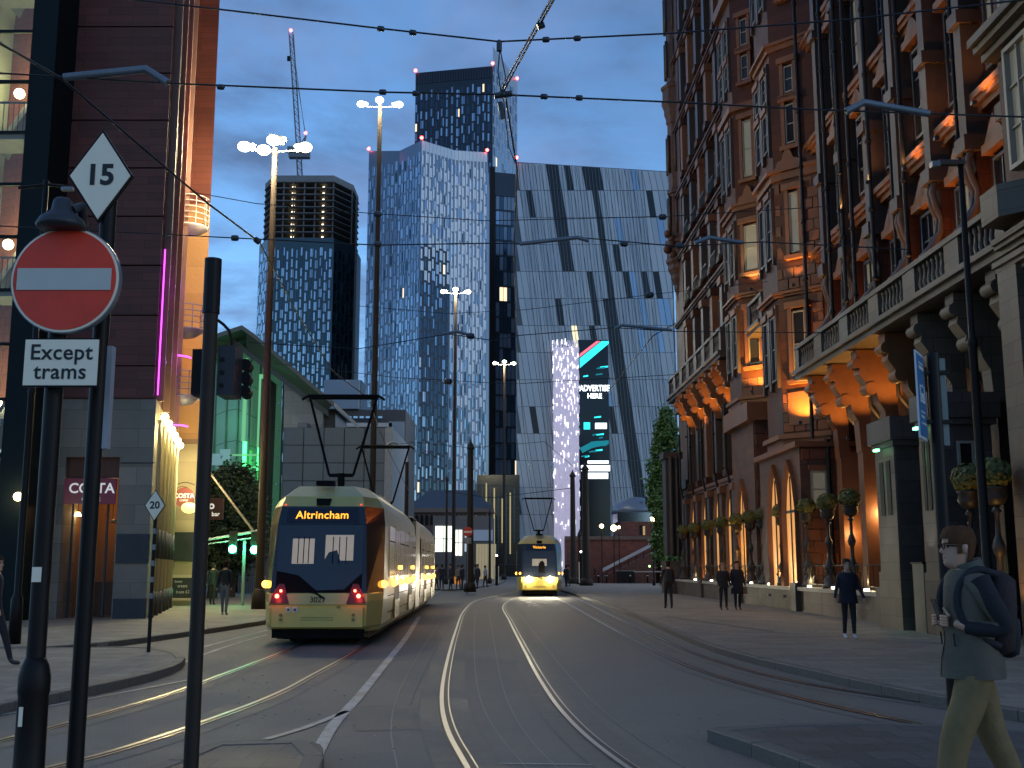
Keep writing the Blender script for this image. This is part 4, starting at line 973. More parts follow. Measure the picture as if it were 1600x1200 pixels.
# ---- terrace wall with railing
tw = thing('terrace_wall','low pale stone wall with a dark railing in front of the terracotta building','wall',(W(48,1.8)[0],48,.12))
def TN(s): return 1.5
for i in range(12):
    s0=31.9+i*3.0; s1=s0+2.96
    mb=MB(); hbox(mb,s0,s1,1.1,1.45,.12,.85); mb.build('stone_course',grey_stone,tw)
    mb=MB(); hbox(mb,s0,s1+.02,1.02,1.53,.852,.98); mb.build('coping',mat('coping_pale',(.42,.38,.31),.6,var=.2,scale=3),tw)
for i,s in enumerate((31.75,40.9,50,59,67.4)):
    mb=MB(); hbox(mb,s-.35,s+.35,.95,1.6,.12,1.12); mb.build('pier',granite,tw)
for i in range(70):
    s=32.2+i*.5; x,y=W(s,1.28); MB().box(x-.012,x+.012,y-.012,y+.012,.98,1.75).build('railing_bar',lead_m,tw) if i%1==0 else None
mb=MB(); 
for z in (1.08,1.72): hbox(mb,32,67.2,1.26,1.30,z,z+.035)
mb.build('railing_rail',lead_m,tw)
led=emis('ledge_lamp_lit',(1,.9,.6),6)
for i,s in enumerate((33.6,36.8,39.6,42.6,45.2,48.4,52.5,57,61.5,65.5)):
    x,y=W(s,1.36); o=MB().box(x-.05,x+.05,y-.1,y+.1,.985,1.05).build('ledge_lamp',led,tw)
    if i%2==0: light('ledge_light','POINT',(x+.12,y,1.25),(1,.75,.4),9,tw,.06)
# ---- gate piers in the forecourt
def gate_pier(label,s0,s1,n0,n1,zt,green=.4):
    t=thing('gate_pier',label,'stone pier',(*W((s0+s1)/2,(n0+n1)/2),.12))
    mb=MB(); hbox(mb,s0-.08,s1+.08,n0-.08,n1+.08,.12,1.55); mb.build('plinth',grey_stone,t)
    mb=MB(); hbox(mb,s0,s1,n0,n1,1.55,zt-.75); mb.build('shaft',granite,t)
    mb=MB(); hbox(mb,s0,s1,n1+.001,n1+.05,1.55,zt-.75); mb.build('facing',grey_stone,t)
    mb=MB(); hbox(mb,s0-.1,s1+.1,n0-.1,n1+.1,zt-.75,zt-.6); hbox(mb,s0-.18,s1+.18,n0-.18,n1+.18,zt-.6,zt); mb.build('cap',granite,t)
    for k in range(2):
        a=s0+(s1-s0)*(.22+.36*k); mb=MB(); hbox(mb,a,a+(s1-s0)*.2,n1+.051,n1+.07,3.0,zt-1.1); mb.build('niche',black_metal,t)
    x,y=W((s0+s1)/2,n1+.25)
    o=MB().box(x-.05,x+.05,y-.12,y+.12,zt-.83,zt-.77).build('uplighter',emis('green_fitting_lit',(.2,1,.45),3),t)
    light('green_light','SPOT',(x-.12,y,zt-.9),(.15,1,.4),16*green*2,t,.05,60,(x+.3,y,2.5))
    light('white_light','SPOT',(x-.25,y,1.75),(.75,.85,1),14,t,.04,75,(x+.12,y,3.2))
    return t
gate_pier('squat grey stone pier with two narrow niches, at the near end of the terrace wall',28.6,30.0,1.5,2.1,5.5)
gate_pier('grey stone pier with narrow niches standing behind the blue sign',26.2,27.0,.7,2.05,5.75,.5)
window(W(26.2,2.05),W(26.2,.7),.5,.9,3.95,4.6,[o for o in scene.collection.objects if o.get('category')=='stone pier'][-1],frame_white,glass_dark,t=.02,bars=(0,0),fw=.06)
t=thing('utility_cabinet','slim dark green cabinet between the two grey stone piers','cabinet',(*W(27.5,1.95),.12))
mb=MB(); hbox(mb,27.2,27.9,1.75,2.1,.12,1.75); mb.build('body',mat('cabinet_green',(.02,.035,.035),.4),t)
mb=MB(); hbox(mb,27.17,27.93,1.72,2.13,1.75,1.8); mb.build('lid',black_metal,t)
# ---- uplights of the front
UPK=3.2
up_m=emis('uplighter_lit',(1,.7,.28),8)
def uplight(loc,to,e,spot=80,col=(1,.50,.12),size=.05,par=hotel):
    x,y,z=loc; MB().box(x-.06,x+.06,y-.06,y+.06,z-.12,z-.02).build('uplighter',frame_dark,par)
    light('uplight','SPOT',(x,y,z),col,e*UPK,par,size,spot,to)
def onface(F,u,z,out):
    A,B=Vector(F[0]),Vector(F[1]); d=(B-A).normalized(); n=Vector((d.y,-d.x)); p=A+d*u+n*out; return (p.x,p.y,z)
uplight(onface(F2,1.15,7.0,.75),onface(F2,.95,9.8,.0),230,120,(1,.52,.10))
uplight(onface(F1,1.0,9.3,.8),onface(F1,.8,12.4,.0),260,115,(1,.52,.10))
uplight(onface(F2,.9,12.3,.4),onface(F2,.9,16,.0),60,80)
uplight(onface(F1,.9,14.0,.4),onface(F1,.9,17.6,.0),80,80,(1,.75,.35))
for s in (55,58.4,62,65.6): uplight((*W(s,.95),9.3),(*W(s,.3),11.8),60,110)
for s in (47.4,54.6,57.6,61,64.5): uplight((*W(s,1.25),.9),(*W(s,.8),4.0),45,75,(1,.55,.16))
for s in (41.5,43.7): uplight((*W(s,1.75),.7),(*W(s,1.35),3.6),45,75,(1,.55,.16))
for s in (33,35.5,37.9): uplight((*W(s,.3),6.1),(*W(s,.2),8.6),55,130)
for s in (25.8,28.1,30.5,33,35.5,37.9): uplight((*W(s,.85),9.0),(*W(s,.0),12.4),50 if s<32 else 26,100,(1,.46,.12))
for s in (25.8,28.1,30.4): uplight((*W(s,.75),12.9),(*W(s,.0),16.2),30,100,(1,.46,.12))
for s in (33.2,36): uplight((*W(s,.85),13.5),(*W(s,.0),16),30,110,(1,.5,.15))
for s in (51,): uplight((*W(s,1.6),1.6),(*W(s,1.0),4.5),30,90)
light('entrance_light','POINT',(*W(36.2,-.2),3.4),(1,.62,.25),45,hotel,.2)
light('entrance_light','POINT',(*W(38.4,.1),2.8),(1,.62,.25),28,hotel,.2)
uplight((*W(38.6,.9),.7),(*W(40.2,.2),4.0),12,90)
uplight((*W(22.6,2.3),.6),(*W(23.3,.8),3.6),20,90)
# general warm street light washing the front, from lamps on brackets
for s,z in ((34,9.9),(30,9.9)): pass
# ---- clipped ball trees on tall ironwork stands
names=['nearest','second','third','fourth','fifth','sixth','seventh','eighth','ninth','tenth','eleventh','twelfth']
leaf_d=mat('topiary_leaf',(.06,.075,.015),.7,var=.5,scale=9,col2=(.10,.10,.02))
def topiary(seed):
    rnd=random.Random(seed)
    t=thing('topiary_stand','', 'topiary',(0,0,0),'clipped ball trees on iron stands along the railing')
    mb=MB(); mb.lathe([(.26,0),(.26,.12),(.2,.16),(.22,.3),(.14,.42),(.10,.55),(.16,.7),(.19,.85),(.12,1.0),(.065,1.15),(.06,1.55),(.1,1.6),(.13,1.75),(.09,1.9),(.05,2.0),(.045,2.45),(.11,2.5),(.06,2.56),(.05,2.62)],(0,0,0),12); mb.build('stand',lead_m,t)
    mb=MB(); mb.lathe([(.05,0),(.17,.06),(.24,.2),(.21,.34),(.25,.38),(.25,.41),(.2,.41)],(0,0,2.6),12); mb.build('urn',lead_m,t)
    for k in range(4):
        a=math.pi/2*k; mb=MB(); mb.tube([(.2*math.cos(a),.2*math.sin(a),.35),(.28*math.cos(a),.28*math.sin(a),.5),(.2*math.cos(a),.2*math.sin(a),.62),(.1*math.cos(a),.1*math.sin(a),.6)],.02,5); mb.build('scroll',lead_m,t)
    mb=MB(); rr=.34; cz=3.28
    for i in range(420):
        v=Vector((rnd.gauss(0,1),rnd.gauss(0,1),rnd.gauss(0,1))).normalized(); p=v*rr*rnd.uniform(.86,1.06)+Vector((0,0,cz)); a=v.orthogonal().normalized(); a=Matrix.Rotation(rnd.uniform(0,6.28),3,v)@a; b=v.cross(a); s=rnd.uniform(.03,.055); tl=v*rnd.uniform(-.03,.03)
        mb.add([p-a*s-b*s,p+a*s-b*s+tl,p+a*s+b*s,p-a*s+b*s-tl],[(0,1,2,3)])
    mb.ball((0,0,cz),rr*.86,12,8); mb.build('ball_crown',leaf_d,t)
    return t
proto=topiary(3)
spots=[24.5,23.2,35.0,37.4,39.9,43.3,46.3,48.6,51.2,54.6,58.0,62.0,65.5]
labs=['clipped ball tree on an iron stand closest to the black lamp post on the right','clipped ball tree on an iron stand directly right of the blue tram sign']
cnt=['first','second','third','fourth','fifth','sixth','seventh','eighth','ninth','tenth','eleventh']
for i,s in enumerate(spots):
    lb=labs[i] if i<2 else cnt[i-2]+' clipped ball tree on an ironwork stand, counted from the squat niche pier'
    x,y=W(s,1.28 if i>1 else 2.05); z=.12 if i<2 else .98
    if i==0: o=proto; o.location=(x,y,z+.25); o['label']=lb
    else: o=copy_tree(proto,(x,y,z+ (.25 if i<2 else 0)),i*1.3,lb)
    ORG[o]=Vector(o.location)
    if i>1: o.scale=(1,1,.86)
    else: o.scale=(1,1,.98)
# forecourt planting and tables behind the railing: small hedge and conifer with fairy lights
t=thing('small_conifer','small conifer hung with fairy lights behind the terrace wall','conifer',(*W(41.3,.9),.98))
mb=MB(); x,y=W(41.3,.9); rnd=random.Random(4)
for i in range(500):
    z=rnd.random(); r=.42*(1-z)+.03; a=rnd.uniform(0,6.28); q=Vector((x+r*math.cos(a),y+r*math.sin(a),1.1+z*1.9)); d=Vector((math.cos(a),math.sin(a),-.4)); b=Vector((-math.sin(a),math.cos(a),0)); s=.05
    mb.add([q-b*s,q+b*s,q+d*.14],[(0,1,2)])
mb.build('foliage',leaf_d,t); MB().tube([(x,y,.98),(x,y,2.9)],.03,6).build('trunk',lead_m,t)
for i in range(26):
    z=rnd.random(); r=.44*(1-z)+.05; a=rnd.uniform(2,5.5); MB().ball((x+r*math.cos(a),y+r*math.sin(a),1.15+z*1.8),.022,6,4).build('fairy_light',lamp_warm,t)
for i,s in enumerate((33.2,35.8)):
    pl=thing('cafe_table','round pavement table with a dark cloth behind the railing, %s of two'%('nearer','farther')[i],'table',(*W(s,0),.12))
    x,y=W(s,0); MB().lathe([(.45,.72),(.45,.75)],(x,y,.12),16).build('table_top',frame_dark,pl); MB().lathe([(.3,0),(.3,.03),(.04,.06),(.04,.72)],(x,y,.12),12).build('pedestal',lead_m,pl)
# ================================================================ BUILDINGS ON THE LEFT
clad=mat('brown_cladding',(.19,.052,.034),.6,var=.22,scale=1.5,brick=(1.6,.27,.010),stain=.2,bump=.3)
clad2=mat('brown_cladding_side',(.20,.056,.034),.6,var=.22,scale=1.5,brick=(1.6,.27,.010),stain=.2)
groundst=mat('render_grey',(.31,.265,.21),.7,var=.15,scale=1.5,bump=.15,brick=(1.8,.6,.008),stain=.2)
teal_frame=mat('teal_frame',(.006,.012,.013),.6,.0,spec=.2)
cream=mat('cream_render',(.50,.40,.24),.7,var=.12,scale=1.2,bump=.1,brick=(2.4,1.2,.006),stain=.12)
cof=thing('coffee_building','tall dark brown clad building with a coffee shop in its grey base on the left','building',(-13,35,0))
F0=(-17.3,35.2); F1_=(-11.3,35.2); S1_=(-13.55,46.6); E0=(-13.55,46.6); E1=(-12.65,46.6)
HB=30
# grey base, with the shop opening left open
mb=MB(); op0,op1,oz=1.85,3.62,5.35   # measured from F0x=-15.6
wx=-15.75
def FB(x0,x1,z0,z1,y0=35.2,y1=36.4,m=groundst,nm='base_wall',par=cof):
    b=MB(); b.box(x0,x1,y0,y1,z0,z1); return b.build(nm,m,par)
FB(-15.4,-14.05,.12,6.95); FB(-12.35,-11.62,.12,6.95); _g=MB(); _g.prism([(-11.62,35.2),(-11.3,35.2),(-11.58,36.4),(-11.62,36.4)],.12,6.95); _g.build('base_wall',groundst,cof); FB(-14.05,-12.35,5.1,6.95)
FB(-12.30,-11.27,1.8,2.7,35.15,35.2,mat('dark_band',(.03,.035,.04),.5),'dark_band'); FB(-12.30,-11.27,.12,.72,35.15,35.2,MATS['dark_band'],'dark_band'); FB(-12.32,-11.25,4.9,4.93,35.16,35.2,MATS['dark_band'],'joint_strip') 
# side wall below and cladding masses above
mb=MB(); mb.prism([(-11.585,36.402),(-14.0,46.6),(-15,46.6),(-12.6,36.402)],.12,6.95); mb.build('base_wall',cream,cof)
mb=MB(); mb.prism([(-15.6,35.25),(-11.35,35.25),(-14.0,46.6),(-19,46.6),(-19,37)],6.95,HB); mb.build('wall',clad2,cof)
zz=[6.95,8.0,9.65,11.3,12.95,14.6,16.25,17.9,19.55,21.2,22.85,24.5,26.2]
for a,b in zip(zz,zz[1:]):
    for xa,xb in ((-15.55,-11.37),):
        MB().box(xa,xb,35.12,35.24,a+.03,b-.02).build('cladding_panel',clad,cof)
for x in (-15.0,): MB().box(x-.05,x+.05,35.05,35.13,7,HB).build('downpipe',pipe_m,cof)
# street side windows and vertical strips
A=(-11.35,35.25); B=(-14.0,46.6); d=(Vector(B)-Vector(A)); LS=d.length
for i in range(4):
    u=.5+i*2.7
    for z in zz[1:-1:2]:
        window(A,B,u+.4,u+1.7,z+.5,z+2.4,cof,teal_frame,glass_dark,proud=.1,bars=(1,1))
    MB().seg(A,B,u-.15,u+.05,6.95,HB,.0,.22).build('vertical_rib',mat('pale_rib',(.20,.10,.07),.6),cof)
# second mass, facing us, washed in orange
mb=MB(); mb.prism([(-14.05,46.6),(-13.05,46.6),(-17.6,62),(-22,62),(-20,46.65)],6.9,17.2); mb.build('wall',mat('ochre_render',(.50,.26,.10),.6,var=.15,scale=1,brick=(2.4,1.2,.006)),cof)  # ochre render, its colour carried up through the fade of the orange light
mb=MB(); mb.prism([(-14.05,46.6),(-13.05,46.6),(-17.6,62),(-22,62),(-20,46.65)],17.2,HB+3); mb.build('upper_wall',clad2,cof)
mb=MB(); mb.prism([(-14.05,46.6),(-13.05,46.6),(-17.6,62),(-22,62),(-20,46.65)],.12,6.9); mb.build('base_wall',cream,cof)
for z in (6.75,): MB().box(-14.05,-13.0,46.5,46.6,z,z+.2).build('ledge',mat('ledge_brown',(.2,.12,.07),.6),cof)
MB().box(-14.05,-13.02,46.52,46.6,1.95,3.1).build('dark_band',MATS['dark_band'],cof)
# half-round balconies in the corner
def balcony(z,m,par,r=.75,n=5,c=(-13.2,44.2)):
    b=MB(); b.lathe([(.05,-.38),(r*.5,-.3),(r,-.06),(r,.0)],(c[0],c[1],z),18); s=b.build('balcony',m,par)
    for k in range(n):
        q=MB(); pts=[(c[0]+r*math.cos(a),c[1]+r*math.sin(a),z+.22+k*.24) for a in [math.radians(t) for t in range(-170,60,15)]]; q.tube(pts,.02,5); q.build('rail',m,s)
    for t in range(-170,60,38):
        a=math.radians(t); q=MB(); q.tube([(c[0]+r*math.cos(a),c[1]+r*math.sin(a),z),(c[0]+r*math.cos(a),c[1]+r*math.sin(a),z+.22+(n-1)*.24)],.018,5); q.build('baluster',m,s)
white_bal=mat('balcony_white',(.55,.52,.45),.5); purp=mat('balcony_purple',(.12,.10,.16),.4)
balcony(15.4,white_bal,cof); balcony(11.2,purp,cof,.72,4,(-13.25,44.6)); balcony(8.4,purp,cof,.72,4,(-13.15,44.2))
neon=emis('violet_neon_lit',(.75,.06,1),2.2)
MB().seg(A,B,.06,.10,7.1,11.9,.04,.08).build('neon_strip',neon,cof)
MB().seg(A,B,LS-3.2,LS-3.13,7.3,10.6,.06,.12).build('neon_strip',neon,cof)
for z in (7.15,9.9): MB().tube([(-13.3+.5*math.cos(a),43.8+.5*math.sin(a),z) for a in [math.radians(t) for t in range(-170,20,20)]],.03,6).build('neon_ring',neon,cof)
light('violet_light','POINT',(-11.9,41.0,9.3),(.65,.1,1),55,cof,.2); light('violet_light','POINT',(-11.2,37.2,11.3),(.7,.1,1),14,cof,.2); light('violet_light','POINT',(-12.3,43.3,12.6),(.5,.12,1),25,cof,.2)
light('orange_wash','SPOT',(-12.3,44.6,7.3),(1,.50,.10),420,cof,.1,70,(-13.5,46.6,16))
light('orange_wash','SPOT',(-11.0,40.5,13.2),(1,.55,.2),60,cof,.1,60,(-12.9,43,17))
# fluted half-columns with lamps on top
colm=mat('column_cream',(.50,.44,.28),.5,var=.1)
lampw=emis('column_lamp_lit',(1,.88,.42),8)
for i in range(6):
    u=.25+i*1.75; dd=d.normalized(); nn=Vector((dd.y,-dd.x)); p=Vector(A)+dd*u+nn*.18
    MB().lathe([(.09,.12),(.09,.9)],(p.x,p.y,0),12).build('column_base',MATS['dark_band'],cof)
    c_=MB(); c_.lathe([(.065,.9),(.065,6.2),(.1,6.25),(.1,6.3)],(p.x,p.y,0),12); cc=c_.build('half_column',colm,cof)
    MB().lathe([(.07,1.95),(.07,2.9)],(p.x,p.y,0),12).build('dark_ring',MATS['dark_band'],cc)
    MB().ball((p.x+nn.x*.12,p.y+nn.y*.12,6.42),.13,10,8).build('column_lamp',lampw,cof)
    light('column_light','POINT',(p.x+nn.x*.35,p.y+nn.y*.35,6.1),(1,.84,.36),60,cof,.1); light('column_light','SPOT',(p.x+nn.x*.45,p.y+nn.y*.45,6.3),(1,.86,.4),90,cof,.06,50,(p.x+nn.x*.1,p.y+nn.y*.1,1.5))
light('column_light','POINT',(-12.3,44.2,4.8),(1,.86,.42),95,cof,.15)
light('column_light','SPOT',(-12.0,43.6,6.0),(1,.9,.5),160,cof,.1,70,(-13.1,46.6,4.5))
# coffee shop recess with interior
MB().box(-14.05,-12.35,38.2,38.4,.12,5.1).build('back_wall',mat('warm_wall',(.30,.15,.07),.7,var=.25,scale=.8),cof)
MB().box(-14.05,-12.35,35.5,38.2,.10,.14).build('shop_floor',mat('shop_floor',(.12,.07,.045),.4),cof)
MB().box(-14.05,-12.35,36.4,38.3,5.1,5.2).build('shop_ceiling',mat('dark_ceiling',(.05,.04,.035),.7),cof)
MB().box(-14.25,-14.05,36.4,38.3,.12,5.1).build('side_wall',MATS['warm_wall'],cof); MB().box(-12.35,-12.15,36.4,38.3,.12,5.1).build('side_wall',MATS['warm_wall'],cof)
MB().box(-13.9,-12.6,37.2,37.8,.14,1.2).build('counter',mat('counter_wood',(.10,.05,.03),.5),cof)
light('shop_light','POINT',(-13.0,36.9,3.9),(1,.55,.22),15,cof,.15)
MB().box(-14.05,-12.35,35.4,35.5,4.45,5.1).build('over_panel',mat('over_panel',(.10,.035,.02),.6),cof)
for x,y,z in ((-13.95,36.2,3.3),(-13.0,36.7,3.1)):
    MB().tube([(x,y,5.1),(x,y,z+.1)],.01,4).build('pendant_cord',black_metal,cof); MB().lathe([(.05,.12),(.12,0)],(x,y,z),10).build('pendant_shade',lamp_warm if x<-13.5 else grey_metal,cof)
for x in (-13.85,-13.4,-12.75):
    MB().box(x-.03,x+.03,35.5,35.56,.12,4.2).build('door_frame',frame_dark,cof)
sgn=MB(); sgn.box(-14.02,-12.4,35.12,35.2,3.62,4.42); sb=sgn.build('shop_sign',mat('sign_maroon',(.07,.012,.03),.4,var=.1,emit=(.3,.03,.09),estr=.06),cof)
swh=mat('sign_lettering_lit',(.7,.7,.7),.4,emit=(1,.95,.9),estr=.22,var=.05)
text_mb('COSTA',.44,(-13.15,35.12,4.1),(1,0,0),(0,0,1),.02,.02).build('lettering',swh,sb); text_mb('COFFEE',.17,(-13.15,35.12,3.77),(1,0,0),(0,0,1),.02,.005).build('lettering',swh,sb)
# projecting round sign with bracket
t=thing('round_coffee_sign','round maroon coffee sign on a curved bracket against the cream wall','sign',(-13.2,45.6,4.2))
ps_=P(288,777,45.0); 
MB().tube([(ps_.x,ps_.y-.04,ps_.z),(ps_.x,ps_.y+.04,ps_.z)],.40,24,smooth=False).build('disc',mat('sign_maroon2',(.13,.03,.03),.5),t)
text_mb('COSTA',.25,(ps_.x,ps_.y-.04,ps_.z+.05),(1,0,0),(0,0,1),.015,.02).build('lettering',swh,t); text_mb('COFFEE',.1,(ps_.x,ps_.y-.04,ps_.z-.13),(1,0,0),(0,0,1),.015,.0).build('lettering',swh,t)
MB().ball((ps_.x+.2,ps_.y+.05,ps_.z-.42),.32,12,8,sz=.7).build('lit_dish',mat('dish_lit',(.5,.45,.2),.5,emit=(1,.85,.25),estr=.9),t)
pts=[(ps_.x-.7+.0,ps_.y,ps_.z-.9),(ps_.x-.68,ps_.y,ps_.z),(ps_.x-.4,ps_.y,ps_.z+.45),(ps_.x,ps_.y,ps_.z+.6),(ps_.x+.4,ps_.y,ps_.z+.5)]
MB().tube(smooth_path(pts,.1),.02,6).build('bracket',lead_m,t)
MB().tube(smooth_path([(ps_.x-.68,ps_.y,ps_.z-.1),(ps_.x-.2,ps_.y,ps_.z+.42),(ps_.x+.1,ps_.y,ps_.z+.4)],.1),.015,6).build('bracket',lead_m,t)
# A-board
t=thing('chalk_board','cream framed blackboard with chalk writing standing on the pavement below the round sign','menu board',(*G(285,946,.12).xy,.12))
c_=G(284,947,.12); w,h=.52,1.15; fr=mat('frame_cream',(.5,.42,.28),.5)
for x0,x1,z0,z1 in ((-w-.05,-w,0,h+.1),(w,w+.05,0,h+.1),(-w,w,h-.02,h+.1),(-w,w,.22,.32)): MB().box(c_.x+x0,c_.x+x1,c_.y-.03,c_.y+.03,.12+z0,.12+z1).build('frame',fr,t)
bo=MB().box(c_.x-w,c_.x+w,c_.y-.015,c_.y+.015,.44,.12+h-.02).build('board',mat('slate_board',(.03,.03,.035),.5),t)
for s_,sz,x,z in (('Sweet',.13,-.18,1.1),('treats',.17,.0,.92),('from £2',.17,.02,.68)): text_mb(s_,sz,(c_.x+x,c_.y-.015,z),(1,0,.03),(0,0,1),.006).build('lettering',mat('chalk',(.6,.6,.58),.8),bo)
# small shop signs beyond, right of the tall post
t=thing('hanging_sign','small dark hanging shop sign with pale lettering right of the tall foreground post','sign',(*P(332,795,52).xy,3.5))
q=P(334,795,52); MB().box(q.x-.35,q.x+.45,52,52.08,q.z-.5,q.z+.5).build('board',mat('sign_maroon3',(.04,.01,.012),.4),t); text_mb('o',.5,(q.x-.1,52,q.z+.15),(1,0,0),(0,0,1),.02,.03).build('lettering',swh,t); text_mb('bar',.28,(q.x+.1,52,q.z-.25),(1,0,0),(0,0,1),.02,.02).build('lettering',swh,t)
MB().tube([(q.x-1.2,52.04,q.z+.6),(q.x+.5,52.04,q.z+.6)],.03,6).build('bracket',lead_m,t)
# ---- glazed stair tower at the far left
st=thing('stair_tower','glazed stair tower with lit landings and railings at the left edge','building',(-17,33.5,0))
Yt_=33.6; X0,X1=-17.3,-14.25
fx=-14.55; gx=-15.35
MB().box(-19.5,gx,Yt_,Yt_+.6,.9,4.75).build('wall',mat('brick_brown_base',(.12,.045,.03),.7,var=.25,scale=2,brick=(.9,.3,.012),stain=.2),st)
MB().box(-19.5,-15.6,Yt_-.02,Yt_+.6,.12,1.62).build('plinth',grey_stone,st)
MB().box(gx,fx-.0,Yt_-.05,Yt_+1.6,.12,30).build('corner_column',teal_frame,st)
MB().box(-19.5,-17.05,Yt_,Yt_+.6,4.75,30).build('wall',clad,st)
for z in [5+1.7*k for k in range(15)]:
    MB().box(-17.05,gx,Yt_-.06,Yt_+.02,z-.05,z+.05).build('transom',teal_frame,st)
for x in (-17.05,): MB().box(x-.06,x+.04,Yt_-.06,Yt_+.1,4.8,30).build('mullion',teal_frame,st)
MB().box(-17.05,gx,Yt_+3.6,Yt_+3.7,4.8,30).build('back_wall',mat('stair_back',(.34,.34,.25),.7,var=.15,scale=.7),st)
MB().box(-17.3,-17.1,Yt_+.6,Yt_+3.6,4.8,30).build('side_wall',MATS['stair_back'],st)
for k,z in enumerate([4.85,9.95,15.05,20.15,25.2]):
    MB().box(-17.05,gx,Yt_+.15,Yt_+1.4,z,z+.25).build('landing',mat('landing',(.2,.2,.18),.7),st)
    for i in range(11):
        x=-17.0+i*.16; MB().box(x,x+.02,Yt_+.2,Yt_+.22,z+.25,z+1.25).build('baluster',frame_dark,st)
    MB().box(-17.05,gx,Yt_+.19,Yt_+.24,z+1.22,z+1.28).build('handrail',frame_dark,st)
    mb=MB(); mb.hexa([(-16.9,Yt_+1.5,z+.1),(-15.5,Yt_+1.5,z+2.4),(-15.5,Yt_+2.6,z+2.4),(-16.9,Yt_+2.6,z+.1),(-16.9,Yt_+1.5,z+.45),(-15.5,Yt_+1.5,z+2.75),(-15.5,Yt_+2.6,z+2.75),(-16.9,Yt_+2.6,z+.45)]); mb.build('stair_flight',MATS['landing'],st)
    MB().ball((-16.1,Yt_+1.0,z+1.9),.17,12,8).build('globe_lamp',emis('globe_lit',(1,.95,.62),6),st)
    light('stair_light','POINT',(-16.1,Yt_+.75,z+2.3),(.95,1,.5),110,st,.15)
glz=mat('clear_glass',(.85,.9,.88),.02,var=0,spec=.5,alpha=.08)
MB().box(-17.05,gx,Yt_-.01,Yt_+.0,4.8,30).build('glazing',glz,st)
# wall lamp above brick base
x,_,z=P(28,776,33.3); MB().ball((x,33.3,z),.13,10,8).build('wall_lamp',lamp_warm,st); light('wall_light','POINT',(x,33.1,z),(1,.85,.5),10,st,.1)
# ---- the concert hall: glazed prow with a big slanting roof
hall=thing('concert_hall','glass fronted hall glowing green under a slanting pale roof','concert hall',(P(380,800,88).x,88,0))
Yh=88; Yb_=96
def Hh(x,y,Y=Yh): return P(x,y,Y)
ga=Hh(318,540); gb=Hh(378,512); gc=Hh(425,560)
green_glass=mat('hall_glass',(.10,.16,.14),.08,var=.3,scale=.15,emit=(.10,.34,.20),estr=.13,spec=.9)
panes=[(318,545,352,527,880),(352,527,385,512,880),(385,540,418,570,880)]
xs=[316,334,352,370,388,403,418,440]
tops=[566,556,545,540,552,562,574,590]
for i in range(len(xs)-1):
    zb=0
    rows_=7; yb=886
    for r in range(rows_):
        ya0=tops[i]+(yb-tops[i])*r/rows_; ya1=tops[i+1]+(yb-tops[i+1])*r/rows_; yb0=tops[i]+(yb-tops[i])*(r+1)/rows_; yb1=tops[i+1]+(yb-tops[i+1])*(r+1)/rows_
        Ya0=Yh+abs(xs[i]-388)*.03; Ya1=Yh+abs(xs[i+1]-388)*.03
        q=[P(xs[i],yb0,Ya0),P(xs[i+1],yb1,Ya1),P(xs[i+1],ya1,Ya1),P(xs[i],ya0,Ya0)]
        c0=sum(q,Vector())/4; q=[v+(c0-v)*.02 for v in q]
        mb=MB(); mb.add([*q,*[v+Vector((0,.08,0)) for v in q]],[(0,1,2,3),(7,6,5,4),(0,4,5,1),(1,5,6,2),(2,6,7,3),(3,7,4,0)]); mb.build('glass_pane',green_glass,hall)
fr_=mat('hall_frame',(.10,.13,.12),.4,.3)
for i,x in enumerate(xs):
    Yx=Yh+abs(x-388)*.03-.12; mb=MB(); mb.tube([(P(x,700,Yx).x,Yx,0),(P(x,700,Yx).x,Yx,P(x,tops[i],Yx).z)],.07,6); mb.build('mullion',fr_,hall)
# roof slab: ridge at (378,510) falling to (520,625) and to the left
def slab(pts_front,depth,th_,m,nm):
    k=len(pts_front); vs=[Vector(p) for p in pts_front]+[Vector(p)+Vector((0,depth,0)) for p in pts_front]+[Vector(p)+Vector((0,0,-th_)) for p in pts_front]+[Vector(p)+Vector((0,depth,-th_)) for p in pts_front]
    fs=[]
    for i in range(k-1): fs+=[(i,i+1,k+i+1,k+i),(2*k+i,2*k+i+1,i+1,i),(3*k+i,3*k+i+1,2*k+i+1,2*k+i)]
    fs+=[(0,k,3*k,2*k),(k-1,3*k-1,4*k-1,2*k-1)]
    MB().add(vs,fs).build(nm,m,hall)
roofm=mat('hall_roof',(.12,.135,.125),.5,.2,var=.15,scale=.4)
slab([P(300,540,84),P(330,524,84),P(378,508,84),P(398,522,84),P(522,628,84)],14,.35,roofm,'roof')
slab([P(318,556,86),P(366,530,86),P(386,545,86),P(512,640,86)],1.0,.5,MATS['hall_roof'],'soffit_beam')
mb=MB(); a1,a2,a3,a4=P(385,545,85.9),P(512,641,85.9),P(523,629,84.05),P(384,512,84.05); mb.quad(a1,a2,a3,a4); mb.build('soffit',mat('soffit_wood',(.12,.10,.08),.6,var=.2,scale=2),hall)
mb=MB(); a1,a2,a3,a4=P(318,557,85.9),P(366,531,85.9),P(380,512,84.05),P(300,541,84.05); mb.quad(a4,a3,a2,a1); mb.build('soffit',MATS['soffit_wood'],hall)
